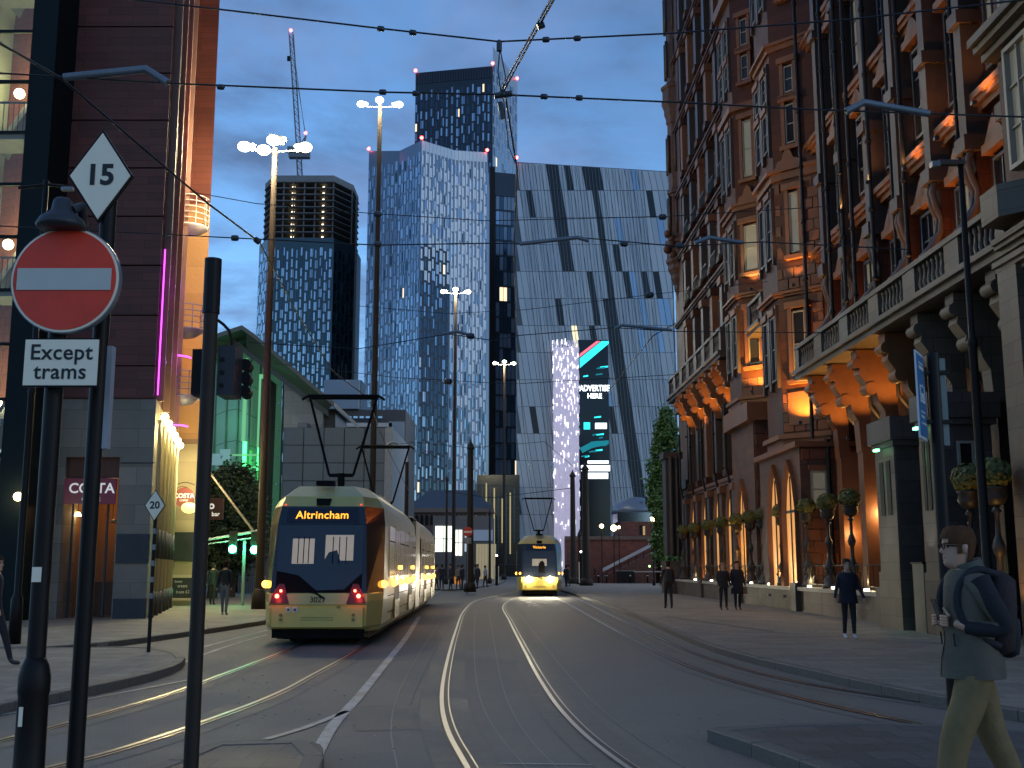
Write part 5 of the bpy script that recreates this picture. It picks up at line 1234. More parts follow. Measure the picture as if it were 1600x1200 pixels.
# pale stone wall below the slope
pale=mat('pale_hall_stone',(.50,.47,.41),.7,var=.1,scale=1,brick=(1.8,.9,.01),stain=.1)
w1=[P(442,900,86.5),P(503,900,86.5),P(505,642,86.5),P(444,592,86.5)]
mb=MB(); mb.add([*w1,*[v+Vector((0,6,0)) for v in w1]],[(0,1,2,3),(1,5,6,2),(0,3,7,4)]); mb.build('wall',pale,hall)
w1=[P(504,900,87),P(524,900,87),P(524,640,87),P(506,644,87)]
mb=MB(); mb.add([*w1,*[v+Vector((0,6,0)) for v in w1]],[(0,1,2,3),(1,5,6,2),(0,3,7,4)]); mb.build('wall',fin_dark,hall)
MB().box(P(430,0,86.6).x,P(442,0,86.6).x,86.6,90,0,P(0,592,86.6).z).build('wall',mat('hall_side',(.16,.15,.12),.6),hall)
MB().box(P(300,0,90).x,P(440,0,90).x,92,92.3,0,P(0,560,92).z).build('inner_wall',mat('inner_wall',(.3,.34,.3),.7),hall)
gneon=emis('green_neon_lit',(.05,1,.16),3.2); gn2=emis('green_glow',(.3,1,.45),.28)
for x,ya,yb,m in ((381,690,735,gneon),(404,700,735,gneon),(404,738,790,gneon),(380,740,768,gneon),(380,560,690,gn2),(404,585,700,gn2),(404,792,815,gn2)):
    p0=P(x,yb,87.5); p1=P(x,ya,87.5); MB().box(p0.x-.13,p0.x+.13,87.4,87.6,p0.z,p1.z).build('light_fin',m,hall)
for x0,x1,y in ((362,415,711),(352,410,730)): p0=P(x0,y,87.3); p1=P(x1,y,87.3); MB().box(p0.x,p1.x,87.2,87.38,p0.z-.06,p0.z+.06).build('rail',gn2 if y<720 else mat('pale_beam',(.4,.42,.4),.5),hall)
light('green_light','POINT',(P(390,700,86.5).x,86.3,9.5),(.1,1,.25),40,hall,.4); light('green_light','POINT',(P(350,640,86.5).x,86.8,13),(.1,1,.3),50,hall,.4)
light('green_light','POINT',(P(400,800,84).x,84,5),(.15,1,.3),30,hall,.4)
for (xa,ya) in ((338,715),(350,708)): p0=P(xa,ya,87.6); MB().box(p0.x-.3,p0.x+.5,87.5,87.6,p0.z-.6,p0.z+.3).build('lit_sign',mat('pale_lit_sign',(.2,.3,.35),.4,emit=(.5,.85,.9),estr=.12),hall)
# pale green kiosk wall and railings far behind the crossing
t=thing('market_stalls','row of low kiosks with pale fronts beyond the green traffic lights','kiosk',(P(380,900,70).x,70,.12))
for i,(x0,x1,y0) in enumerate(((330,365,893),(372,416,888))):
    MB().box(P(x0,900,70).x,P(x1,900,70).x,70,72,.12,P(0,y0-18,70).z).build('front',mat('kiosk_front',(.12,.13,.13),.6),t)
    MB().box(P(x0-2,900,70).x,P(x1+2,900,70).x,69.6,72.2,P(0,y0-18,70).z,P(0,y0-22,70).z).build('roof',mat('kiosk_roof',(.2,.14,.12),.6),t)
for i in range(16):
    x=P(372+i*3,905,66).x; MB().box(x,x+.04,66,66.04,.12,1.15).build('railing_bar',mat('bar_pale',(.35,.33,.3),.5),t)
MB().box(P(372,905,66).x,P(420,905,66).x,66,66.04,1.1,1.16).build('railing_rail',MATS['bar_pale'],t)
# ================================================================ TRAMS
yellow=mat('tram_yellow',(.72,.54,.13),.32,var=.10,scale=2,coat=.3,stain=.12)
silver_y=mat('tram_pale_yellow',(.60,.47,.15),.35,var=.12,scale=2,coat=.2,stain=.15)
roof_y=mat('tram_roof',(.52,.46,.24),.4,var=.12,scale=2,stain=.15)
tglass=mat('tram_glass',(.014,.016,.022),.1,var=.2,scale=1,spec=.6)
tdark=mat('tram_underframe',(.010,.009,.009),.85,spec=.1)
tail=emis('tail_lamp_lit',(1,.10,.05),10); tailh=mat('tail_lamp_housing',(.10,.008,.008),.2)
headl=emis('head_lamp_lit',(1,.93,.72),45); amber=emis('amber_lamp_lit',(1,.40,.045),4.5); ledt=emis('amber_dots_lit',(1,.40,.03),1.25)
saloon=mat('saloon_window_lit',(.25,.23,.2),.3,emit=(1,.82,.62),estr=.12,var=.55,scale=3)
side_glass=mat('tram_side_glass',(.03,.035,.04),.08,emit=(1,.75,.45),estr=.05,var=.4,scale=1.5,spec=1.)
def tram(label,x,y,rz,front,number,dest,length=28.4,panto=(3.6,),name='tram'):
    t=thing(name,label,'tram',(x,y,0),rz=rz)
    W_=1.325
    # end profile: (z, y of face, half width of flat face, half width of body, y where side starts)
    prof=[(.30,.22,.98,1.24,.95),(.42,.06,1.04,1.28,.95),(.95,.0,1.06,W_,1.0),(1.10,.03,1.06,W_,1.02),(1.12,.05,1.04,W_,1.02),(2.62,.34,.98,W_-.01,1.3),(3.02,.46,.92,W_-.06,1.4),(3.25,.60,.86,1.12,1.5),(3.50,.95,.62,.84,1.75),(3.53,1.6,.5,.7,2.2)]
    def ringpts(p,L):
        z,yf,hf,hb,ys=p; return [(-hb,L,z),(-hb,ys,z),(-hf,yf,z),(hf,yf,z),(hb,ys,z),(hb,L,z)]
    def shell(y1,flip,nm,par):
        mb=MB(); vs=[]
        for p in prof: vs+=ringpts(p,y1)
        if flip: vs=[(-a,2*y1-b,c) for a,b,c in vs]
        for k in range(len(prof)-1):
            for j in range(5):
                a=k*6+j; q=(a,a+1,a+7,a+6)
                mi=0
                if k in (4,5) and j in (1,3): mi=1          # dark corner windows
                elif k==4 and j==2: mi=1
                elif k==5 and j==2: mi=1
                elif k>=7: mi=3
                elif k>=6 : mi=2
                elif j in (0,4): mi=2
                mb.add([vs[i] for i in q],[(0,1,2,3)],mi)
        n=len(prof)-1; mb.add(vs[n*6:n*6+6],[(0,1,2,3,4,5)],3); mb.add(vs[:6],[(5,4,3,2,1,0)],1)
        return mb.build(nm,[yellow,tglass,silver_y,roof_y],par,world=False)
    half=length/2
    body=shell(half-1.6,False,'body',t)
    mb=MB(); vs=[]
    # rear half mirrored: build as own shell and shift
    def mirror_shell():
        m2=MB(); vs=[]
        for p in prof: vs+=[(-a,length-b,c) for a,b,c in ringpts(p,half-1.6)]
        for k in range(len(prof)-1):
            for j in range(5):
                a=k*6+j; mi=1 if (k in (4,5) and j in (1,2,3)) else (3 if k>=7 else (2 if k>=6 or j in (0,4) else 0)); m2.add([vs[i] for i in (a,a+1,a+7,a+6)],[(0,1,2,3)],mi)
        n=len(prof)-1; m2.add(vs[n*6:n*6+6],[(0,1,2,3,4,5)],3); return m2.build('body',[yellow,tglass,silver_y,roof_y],t,world=False)
    mirror_shell()
    B=lambda nm,m,x0,x1,y0,y1,z0,z1,par=t: MB().box(x0,x1,y0,y1,z0,z1).build(nm,m,par,world=False)
    B('gangway',tdark,-1.2,1.2,half-1.6,half+1.6,.35,3.3)
    B('middle_section',silver_y,-W_+.02,W_-.02,half-1.1,half+1.1,.32,3.2)
    B('underframe',tdark,-1.0,1.0,.8,length-.8,.10,.36)
    for yb in (2.2,length-2.2,half): 
        for sx in (-.72,.72):
            for dy in (-.8,.8):
                mb=MB(); mb.tube([(sx-.06,yb+dy,.33),(sx+.06,yb+dy,.33)],.31,14,smooth=False); mb.build('wheel',tdark,t,world=False)
    # windscreen glass with dest board
    def F(u,z):   # point on the raked face, u across
        for a,b in zip(prof,prof[1:]):
            if a[0]<=z<=b[0]+1e-6 and b[0]>a[0]:
                f=(z-a[0])/(b[0]-a[0]); return Vector((u,a[1]+(b[1]-a[1])*f,z))
        return Vector((u,0,z))
    def plate(nm,m,pts,off=.02,par=t):
        q=[F(u,z)+Vector((0,-off,0)) for u,z in pts]; k=len(q); b=[p+Vector((0,off*.8,0)) for p in q]
        mb=MB(); mb.add(q+b,[tuple(range(k))]+[(i,k+i,k+(i+1)%k,(i+1)%k) for i in range(k)]); return mb.build(nm,m,par,world=False)
    ws=plate('windscreen',mat('windscreen_glass',(.026,.030,.038),.16,var=.25,scale=.8,spec=.6),[(-.93,1.14),(.93,1.14),(.93,2.60),(-.93,2.60)],.015)
    plate('dark_surround',tglass,[(-.95,2.62),(.95,2.62),(.88,3.0),(-.88,3.0)],.02)
    if not front:
        plate('rear_window_view',saloon,[(-.62,1.75),(-.14,1.75),(-.14,2.3),(-.62,2.3)],.022,ws)
        [plate('window_post',tdark,[(u_,1.76),(u_+.02,1.76),(u_+.02,2.34),(u_,2.34)],.026,ws) for u_ in (-.5,-.38,-.27,.26,.4,.55)]
        plate('rear_window_view',saloon,[(.10,1.85),(.18,2.0),(.36,2.05),(.44,1.82),(.72,1.82),(.72,2.38),(.10,2.38)],.022,ws)
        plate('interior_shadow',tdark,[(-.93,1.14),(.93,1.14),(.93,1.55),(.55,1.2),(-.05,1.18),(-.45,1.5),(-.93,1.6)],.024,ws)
    else:
        plate('rear_window_view',saloon,[(-.42,1.75),(.42,1.75),(.42,2.15),(-.42,2.15)],.022,ws)
        plate('driver_silhouette',tdark,[(-.05,1.35),(.3,1.35),(.3,1.9),(.18,2.05),(.05,2.0),(-.05,1.85)],.026,ws)
    db=plate('destination_board',mat('board_black',(.004,.006,.012),.2),[(-.80,2.66),(.80,2.66),(.78,2.97),(-.78,2.97)],.03)
    p=F(0,2.815); nrm=Vector((0,-1,.3)).normalized(); up=Vector((0,.3,1)).normalized()
    text_mb(dest,.25 if not front else .22,(0,p.y-.045,p.z),(1,0,0),up,.006,.012,sx=1.0,spacing=1.05).build('lettering',ledt,db,world=False)
    mb=MB(); mb.box(-.2,.2,.62,.9,3.5,3.6); mb.build('roof_box',tdark,t,world=False)
    plate('camera_housing',tdark,[(-.14,3.04),(.14,3.04),(.17,3.2),(-.17,3.2)],.05)
    plate('lower_panel',silver_y,[(-.62,.88),(.62,.88),(.7,1.09),(-.7,1.09)],.03)
    B('bumper',yellow,-.98,.98,-.06,.1,.40,.82)
    B('bumper_line',mat('line_olive',(.2,.18,.06),.5),-.35,.35,-.068,-.06,.60,.612); B('bumper_line',MATS['line_olive'],-.35,.35,-.068,-.06,.55,.562)
    B('panel_joint',MATS['line_olive'],-1.05,1.05,-.003,.03,.875,.885)
    B('skirt',tdark,-1.0,1.0,.15,.7,.16,.36)
    for sx in (-1,1):
        for z in (.56,.66): MB().tube([(sx*.78,-.085,z),(sx*.78,-.055,z)],.035,10).build('buffer_bolt',MATS['line_olive'],t,world=False)
        if front:
            h=MB(); h.tube([(sx*.62,-.06,1.0),(sx*.62,.0,1.0)],.13,16,smooth=False); hh=h.build('headlight',MATS['tail_lamp_housing'] if 0 else grey_metal,t,world=False)
            MB().ball((sx*.62,-.08,1.0),.15,12,8).build('lamp',headl,hh,world=False)
            MB().ball((sx*1.12,.35,1.32),.07,8,6).build('indicator',amber,t,world=False)
        else:
            q=[(sx*.62,.90),(sx*1.03,.90),(sx*.98,1.1),(sx*.86,1.32),(sx*.74,1.32)]
            if sx<0: q=q[::-1]
            hh=plate('tail_light',tailh,q,.045)
            MB().ball((sx*.88,-.035,1.06),.045,12,8).build('lamp',tail,hh,world=False)
            MB().ball((sx*.80,-.03,1.17),.03,8,6).build('reflector',tail,hh,world=False)
            MB().box(sx*.84-.015,sx*.84+.015,.42,.5,3.05,3.07).build('top_marker',mat('red_marker',(.5,.05,.03),.3,emit=(1,.1,.03),estr=1),t,world=False)
    if not front:
        for sx in (-1,1): MB().ball((sx*1.33,.98,1.30),.085,10,8).build('indicator',amber,t,world=False)
    mb=MB(); mb.tube([(0.15,-.03,1.0),(-.05,.0,1.12),(-.2,.02,1.18)],.022,6); mb.build('wiper',tdark,t,world=False)
    if number:
        text_mb(number,.17,(0,-.055,.98),(1,0,0),(0,0,1),.0,.006).build('lettering',black_letter,t,world=False)
        for k,cx_ in enumerate((-.62,-.48)):
            s=B('sticker',white_sign,cx_-.05,cx_+.05,-.075,-.068,.72,.83); B('sticker_symbol',mat('sym%d'%k,((.05,.2,.1),(.25,.05,.2))[k],.5),cx_-.03,cx_+.03,-.08,-.075,.74,.80,s)
        B('small_badge',mat('badge_gold',(.3,.2,.05),.4),.42,.5,-.075,-.06,.80,.85)
    # sides
    nw=0
    for sx in (-1,1):
        for seg0,seg1 in ((2.2,half-1.75),(half+1.75,length-2.2)):
            L=seg1-seg0; y=seg0+.1
            pat=['w','d','w','w','d','w']; wid={'w':1.65,'d':1.5}; tot=sum(wid[k] for k in pat)+.12*6; sc=L/tot
            for k in pat:
                w=wid[k]*sc
                x0,x1=(W_-.005,W_+.02) if sx>0 else (-W_-.02,-W_+.005)
                if k=='w':
                    o=B('side_window',side_glass,x0,x1,y,y+w,1.45,2.65)
                    B('vent_bar',tdark,x0+(.022 if sx>0 else -.004),x1+(.004 if sx>0 else -.022),y+.05,y+w-.05,2.28,2.31,o)
                else:
                    o=B('door',silver_y,x0,x1,y,y+w,.42,2.72)
                    for h in (0,1):
                        yy_=y+w*h/2+.06; B('door_glass',side_glass,x0+(.023 if sx>0 else -.004),x1+(.004 if sx>0 else -.023),yy_,yy_+w/2-.12,.85,2.6,o)
                    B('door_lamp',amber if not front else MATS['tram_glass'],x0+(.02 if sx>0 else -.06),x1+(.06 if sx>0 else -.02),y+w+.02,y+w+.12,1.62,1.72,o)
                y+=w+.12*sc
            for q in range(4): 
                yq=seg0+L*(q+.5)/4
                MB().ball((sx*(W_+.04),yq,1.30),.09,8,6).build('side_lamp',amber if not front or q==0 else yellow,t,world=False)
            B('waist_line',tdark,(W_ if sx>0 else -W_-.006),(W_+.006 if sx>0 else -W_),seg0,seg1,1.0,1.02)
            B('skirt_line',tdark,(W_ if sx>0 else -W_-.006),(W_+.006 if sx>0 else -W_),seg0,seg1,.62,.635)
        for y0 in (6.0,19): B('roof_equipment',roof_y,-.75,.75,y0,y0+3.2,3.42,3.62) if sx>0 else None
    for k in range(2):
        yq=8+k*12; light('side_light','POINT',(W_+.35,yq,1.35),(1,.5,.1),3.5 if not front else 1,t,.08).location=(W_+.35,yq,1.35)
    # pantographs
    for py in panto:
        pg=MB(); 
        for sx in (-1,1): pg.tube([(sx*.3,py,3.95),(sx*.86,py+.1,5.98)],.035,6)
        pg.tube([(-.3,py,3.95),(.3,py,3.95)],.05,6); pg.tube([(-.9,py+.1,5.98),(.9,py+.1,5.98)],.045,6); pg.tube([(-.9,py+.1,5.98),(-1.05,py+.1,5.88)],.035,6); pg.tube([(.9,py+.1,5.98),(1.05,py+.1,5.88)],.035,6); pg.tube([(-.86,py+.35,5.95),(.86,py+.35,5.95)],.03,6)
        pg.build('pantograph',tdark,t,world=False)
        pg=MB(); pg.tube([(0,py,3.4),(0,py,4.0)],.09,8); pg.build('pantograph_base',tdark,t,world=False)
    return t
def end_light(t,loc,col,e,size=.1,kind='POINT',to=None,spot=90):
    l=light('lamp_light',kind,(0,0,0),col,e,t,size); l.location=loc
    if kind=='SPOT': l.data.spot_size=R(spot); l.data.spot_blend=.8; l.rotation_euler=(Vector(loc)-Vector(to)).to_track_quat('Z','Y').to_euler()
    return l
p_r=(P(495,1000,24.7).x,24.7)
tA=tram('yellow tram seen from behind with lit red tail lamps and an Altrincham destination board',p_r[0],p_r[1],R(1.35),False,'3021',"Altrincham",panto=(3.4,15.5))
for sx in (-.88,.88): end_light(tA,(sx,-.25,1.05),(1,.06,.03),.9,.06)
p_f=(P(843,900,65.5).x,65.5)
tB=tram('oncoming yellow tram with bright white headlights in the distance',p_f[0],p_f[1],R(-1.0),True,'','Victoria',panto=(5.5,))
for sx in (-.62,.62): end_light(tB,(sx,-.3,1.0),(1,.9,.65),420,.1,'SPOT',(sx,-20,-1.2),70); end_light(tB,(sx,-.4,1.0),(1,.85,.5),9,.1)
# ================================================================ STREET FURNITURE
def post(mb,x,y,z0,z1,r0,r1=None,n=16): mb.tube([(x,y,z0),(x,y,z1)],[r0,r1 or r0],n); return mb
# --- no entry sign
A_=P(103,438,6.1); sx_,sy_=P(88,700,6.2).x,6.2
t=thing('no_entry_sign','round red no entry sign over an Except trams plate on a black post','road sign',(sx_,sy_,0))
mb=MB(); post(mb,sx_-.035,sy_,1.18,3.3,.05); mb.build('post',black_metal,t)
mb=MB(); mb.lathe([(.10,0),(.10,.02),(.085,.03),(.078,1.0),(.083,1.02),(.083,1.1),(.07,1.16),(.052,1.2)],(sx_-.035,sy_,0),20); mb.build('post_base',black_metal,t)
MB().tube([(A_.x,6.09,A_.z),(A_.x,6.13,A_.z)],.306,48,smooth=False).build('sign_back',grey_metal,t)
f=MB().tube([(A_.x,6.084,A_.z),(A_.x,6.092,A_.z)],.30,48,smooth=False).build('white_rim',white_sign,t)
f=MB().tube([(A_.x,6.078,A_.z),(A_.x,6.086,A_.z)],.287,48,smooth=False).build('red_face',red_sign,t)
MB().box(A_.x-.262,A_.x+.262,6.070,6.079,A_.z-.062,A_.z+.062).build('white_bar',mat('bar_face',(.55,.53,.47),.45,var=.12,scale=6),t)
q=P(97,567,6.1); pl=MB().box(q.x-.212,q.x+.212,6.09,6.11,q.z-.137,q.z+.137).build('plate',black_metal,t)
MB().box(q.x-.203,q.x+.203,6.083,6.091,q.z-.128,q.z+.128).build('plate_face',white_sign,pl)
for s_,dz in (('Except',.053),('trams',-.055)): text_mb(s_,.122,(q.x+.0,6.083,q.z+dz),(1,0,0),(0,0,1),.003,.014,spacing=1.04).build('lettering',black_letter,pl)
for z in (A_.z+.12,A_.z-.12,q.z): MB().box(sx_-.09,sx_+.02,6.11,6.22,z-.02,z+.02).build('clip',grey_metal,t)
# small downward lamp hood on top
c_=P(97,350,6.05); mb=MB(); mb.lathe([(.13,0),(.135,.02),(.12,.05),(.06,.1),(.05,.16),(.035,.175)],(c_.x,6.04,c_.z-.03),18); mb.build('lamp_hood',mat('hood_grey',(.03,.032,.036),.5),t)
MB().tube([(c_.x+.05,6.05,c_.z+.08),(c_.x+.08,6.1,c_.z+.12),(c_.x+.06,6.2,c_.z+.02)],.03,8).build('hood_arm',MATS['hood_grey'],t)
# --- diamond 15
D_=P(158,276,6.35); dx=P(135,900,6.4).x+.0; 
t=thing('speed_sign','white diamond speed sign reading 15 on a black post','road sign',(dx,6.4,0))
px1=P(150,620,6.4); mb=MB(); mb.tube([(dx,6.4,0),(dx+.0,6.4,D_.z-.1)],.046,16); mb.build('post',black_metal,t)
def diamond(c,w,h,y0,y1,m,nm,par,r=0): 
    vs=[(c.x-w,y0,c.z),(c.x,y0,c.z-h),(c.x+w,y0,c.z),(c.x,y0,c.z+h)]; vs+=[(a,y1,b) for a,_,b in vs]
    mb=MB(); mb.add(vs,[(0,1,2,3),(7,6,5,4),(0,4,5,1),(1,5,6,2),(2,6,7,3),(3,7,4,0)]); return mb.build(nm,m,par)
diamond(D_,.193,.287,6.34,6.36,black_metal,'plate',t); fc=diamond(D_,.178,.266,6.333,6.341,white_sign,'face',t)
text_mb('15',.175,(D_.x,6.333,D_.z),(1,0,0),(0,0,1),.003,.032).build('lettering',black_letter,fc)
MB().box(D_.x-.01,D_.x+.03,6.36,6.42,D_.z-.2,D_.z-.16).build('clip',grey_metal,t)
MB().box(dx+.045,dx+.075,6.39,6.45,2.35,2.95).build('side_strip',mat('pale_edge',(.35,.37,.4),.4),t)
# pole continues with white sticker seen at 80,910
MB().box(sx_-.035-.03,sx_-.035+.02,sy_-.056,sy_-.050,1.60,1.68).build('sticker',white_sign,bpy.data.objects['no_entry_sign'])
MB().box(sx_-.07,sx_-.05,sy_-.09,sy_-.083,.85,.95).build('sticker',white_sign,bpy.data.objects['no_entry_sign'])
# --- tall slim signal post with heads seen from behind
tx=P(316,800,8).x; 
t=thing('signal_post','tall dark signal post with a signal head seen from behind in the left foreground','traffic signal',(tx,8,.12))
mb=MB(); mb.tube([(tx,8,.12),(tx,8,P(0,490,8).z)],.052,16); mb.build('post',post_brown,t)
mb=MB(); mb.tube([(tx,8,P(0,490,8).z),(tx,8,P(0,405,8).z)],.062,16,smooth=False); mb.build('post_cap',black_metal,t)
h0=P(297,616,8.05); h1=P(369,545,8.05)
mb=MB(); mb.box(h0.x,h0.x+.075,8.06,8.22,h0.z,h1.z); mb.build('bracket_box',black_metal,t)
hd=MB().box(tx+.06,h1.x,8.02,8.26,h0.z-.01,h1.z+.02).build('signal_head',mat('signal_box',(.022,.022,.028),.45),t)
for k in range(3): 
    z=h0.z+.06+k*.095; MB().tube([(h1.x-.09,8.012,z),(h1.x-.09,8.022,z)],.018,10).build('bolt',black_metal,hd)
for k in range(3): MB().tube([(tx+.2,8.26,h0.z+.06+k*.1),(tx+.2,8.36,h0.z+.05+k*.1)],.045,12).build('visor',black_metal,hd)
mb=MB(); mb.tube(smooth_path([(tx+.05,8,P(0,500,8).z),(tx+.13,8.02,P(0,515,8).z),(tx+.15,8.05,P(0,545,8).z),(tx+.10,8.1,P(0,560,8).z)],.04),.012,6); mb.build('cable',black_metal,t)
# --- small 20 diamond
b_=G(232,1019,.12); q=P(240,790,b_.y)
t=thing('speed_sign','small diamond speed sign reading 20 on a thin post at the pavement corner','road sign',(b_.x,b_.y,.12))
mb=MB(); mb.tube([(b_.x,b_.y,.12),(b_.x,b_.y,q.z-.1)],.035,10); mb.build('post',black_metal,t)
for k in range(5): MB().tube([(b_.x,b_.y,1.1+k*.3),(b_.x,b_.y,1.2+k*.3)],.042,10).build('collar',grey_metal,t)
def diamond2(c,w,h,y0,y1,m,nm,par): return diamond(c,w,h,y0,y1,m,nm,par)
q.x=b_.x; diamond2(q,.20,.30,b_.y-.06,b_.y-.04,black_metal,'plate',t); fc=diamond2(q,.18,.275,b_.y-.068,b_.y-.059,white_sign,'face',t)
text_mb('20',.19,(q.x,b_.y-.068,q.z),(1,0,0),(0,0,1),.003,.03).build('lettering',black_letter,fc)
# --- thin lamp column at far left
b_=G(22,1006,.12)
t=thing('lamp_column','slim dark column with a small bracket at the far left','lamp post',(b_.x,b_.y,.12))
mb=MB(); mb.lathe([(.13,0),(.12,.9),(.075,1.0),(.07,5.2),(.09,5.25),(.065,5.3),(.06,P(0,290,b_.y).z)],(b_.x,b_.y,.12),12); mb.build('column',black_metal,t)
z=P(0,290,b_.y).z; MB().tube([(b_.x-.6,b_.y,z-.05),(b_.x,b_.y,z+.02),(b_.x+.45,b_.y,z-.02)],.035,6).build('bracket',black_metal,t)
MB().box(b_.x+.35,b_.x+.6,b_.y-.06,b_.y+.06,z-.12,z-.04).build('lantern',grey_metal,t)
# --- black lamp post on the right
bx=8.38
t=thing('lamp_post','slim tall black lamp post with a short arm in front of the terracotta building','lamp post',(bx,20,.12))
zt=P(1500,255,20).z
mb=MB(); mb.lathe([(.11,0),(.11,1.3),(.085,1.4),(.075,5.5),(.095,5.55),(.095,5.65),(.06,5.7),(.05,zt-.12)],(bx,20,.12),14); mb.build('column',black_metal,t)
MB().box(bx-.42,bx+.07,19.93,20.07,zt-.04,zt+.05).build('arm',mat('arm_brown',(.10,.05,.035),.4),t)
MB().box(bx-.55,bx-.40,19.92,20.08,zt-.08,zt+.02).build('lantern',grey_metal,t)
# --- blue tram sign
sx2=P(1478,900,9).x
t=thing('tram_stop_sign','tall narrow blue sign with a white tram symbol turned edge on, on a dark post','sign',(sx2,9,0))
mb=MB(); mb.tube([(sx2,9,0),(sx2,9,P(0,552,9).z)],.05,14); mb.build('post',black_metal,t)
z0,z1=P(0,690,9).z,P(0,556,9).z
# board turned: runs from (1437) near? to (1463)
pA=Vector((P(1437,620,9.0).x,8.62)); pB=Vector((P(1463,620,9).x,9.0))
pA=Vector((sx2-.14-.10,8.72)); pB=Vector((sx2-.07,9.02)); 
dirv=(pB-pA).normalized()
mb=MB(); mb.seg(pA,pB,0,(pB-pA).length,z0,z1,-.012,.0); pb=mb.build('panel',mat('sign_border_pale',(.62,.64,.66),.4,var=.1),t)
Lb=(pB-pA).length
mb=MB(); mb.seg(pA,pB,.02,Lb-.02,z0+.025,z1-.025,.0005,.006); mb.build('blue_face',mat('sign_blue',(.035,.13,.30),.35,var=.3,scale=7,col2=(.07,.2,.38)),pb)
wsym=mat('tram_symbol_white',(.6,.62,.62),.4)
def bs(u0,u1,za,zb): b=MB(); b.seg(pA,pB,Lb*u0,Lb*u1,z0+(z1-z0)*za,z0+(z1-z0)*zb,.0065,.009); b.build('tram_symbol',wsym,pb)
bs(.2,.8,.60,.615); bs(.2,.28,.42,.60); bs(.72,.8,.42,.60); bs(.28,.72,.42,.45); bs(.36,.64,.46,.53); bs(.45,.55,.615,.63)
for k,(a,b_2) in enumerate(((.80,.84),(.86,.88),(.24,.27),(.17,.19),(.30,.32))): bs(.2,.8-.1*(k%3),a,b_2)
mb=MB(); mb.box(sx2+.03,sx2+.10,9.0,9.04,z0-.03,z1-.02); mb.build('back_channel',mat('channel_green',(.16,.19,.17),.5),t)
for z in (z1-.14,z0+.16): MB().box(sx2-.1,sx2+.12,8.97,9.03,z-.015,z+.015).build('clamp',black_metal,t)
# --- tall masts with lamp clusters
def mast(label,px_base,y,px_top,py_top,lampw,e,r=.17,heads=3,box=False):
    x=P(px_top,py_top,y).x; z=P(px_top,py_top,y).z
    t=thing('lighting_mast',label,'light mast',(x,y,.12),'tall lighting masts along the tracks')
    mb=MB(); mb.tube([(x,y,.12),(x,y,z-.1)],[r,r*.62],14); mb.build('mast',post_brown,t)
    MB().lathe([(r*1.7,0),(r*1.6,.5),(r*1.1,.7),(r,.75)],(x,y,.12),14).build('mast_base',post_brown,t)
    h=lampw/2
    arr=[(-h,0,-.05),(0,-.3,.1),(h,0,-.08)]
    if heads>3: arr+=[(-.35,-.4,-.35)]
    for dx_,dy_,dz_ in arr:
        MB().tube([(x,y,z-.25),(x+dx_*.6,y+dy_*.6,z-.2),(x+dx_*.85,y+dy_*.85,z+dz_-.05)],.035,6).build('arm',grey_metal,t)
        MB().tube([(x+dx_*.72,y+dy_,z+dz_+.12),(x+dx_*.78,y+dy_,z+dz_-.12)],.14,8).build('lamp_housing',grey_metal,t)
        MB().ball((x+dx_,y+dy_-.05,z+dz_),.27*lampw/2.45,14,10,sz=.72).build('lamp',lamp_white,t)
        light('mast_light','POINT',(x+dx_,y+dy_-.45,z+dz_-.35),(1,.86,.55),e,t,.25)
    if box: MB().hexa([(x-.3,y-.2,z+.15),(x+.3,y-.2,z+.1),(x+.3,y+.2,z+.1),(x-.3,y+.2,z+.15),(x-.2,y-.2,z+.45),(x+.45,y-.2,z+.3),(x+.45,y+.2,z+.3),(x-.2,y+.2,z+.45)]).build('floodlight',grey_metal,t)
mast('nearest lighting mast, left of the near tram',415,43,430,228,2.45,650,.17,4,True)
mast('lighting mast with three bright lamps rising behind the near tram',585,69,594,162,2.45,500,.22)
mast('lighting mast with three lamps in front of the two-faced tower',710,107,712,455,2.45,700,.2)
mast('smallest farthest lighting mast, in front of the narrow dark blue block',788,142,788,567,2.45,700,.2)
# --- other poles along the tracks
def pole(label,px,pyb,pyt,w,m=post_brown,finial=True,name='tramway_pole',cat='pole',z=.12,extra=None):
    b=G(px,pyb,z); zt=P(px,pyt,b.y).z; r=w/2*b.y/FPX
    t=thing(name,label,cat,(b.x,b.y,z)); 
    MB().tube([(b.x,b.y,z),(b.x,b.y,zt)],[r*1.1,r*.8],12).build('shaft',m,t); MB().lathe([(r*1.8,0),(r*1.6,.5),(r*1.15,.6)],(b.x,b.y,z),12).build('base',m,t)
    if finial: MB().lathe([(r*1.1,0),(r*1.1,.12),(r*.3,.5),(.01,.7)],(b.x,b.y,zt),10).build('finial',m,t)
    return t,b,zt
def pole_no_entry(px,pyb,pyt,cx_,cy_,y):
    t,b,zt=pole('dark pole in the middle of the street carrying a small no entry sign',px,pyb,pyt,11)
    c=P(cx_,cy_,b.y-.2); MB().tube([(c.x,c.y-.02,c.z),(c.x,c.y+.02,c.z)],.31,20,smooth=False).build('red_disc',red_sign,t); MB().box(c.x-.26,c.x+.26,c.y-.04,c.y-.021,c.z-.06,c.z+.06).build('white_bar',white_sign,t)
    MB().box(c.x-.22,c.x+.22,c.y-.02,c.y+.02,c.z-.75,c.z-.36).build('plate',mat('plate_dim',(.3,.3,.28),.5),t); MB().tube([(c.x,c.y+.03,0),(c.x,c.y+.03,c.z+.3)],.04,8).build('sign_post',grey_metal,t)
pole_no_entry(734,925,702,731,831,45)
pole('thick dark pole right of the oncoming tram',916,915,735,12)
pole('dark pole with a spiked top just left of the thick one, beside the oncoming tram',896,912,745,9)
pole('shorter dark pole between the two big poles beside the tram',906,913,838,6,finial=True)
pole('slim dark pole in front of the bright shop',697,913,752,4)
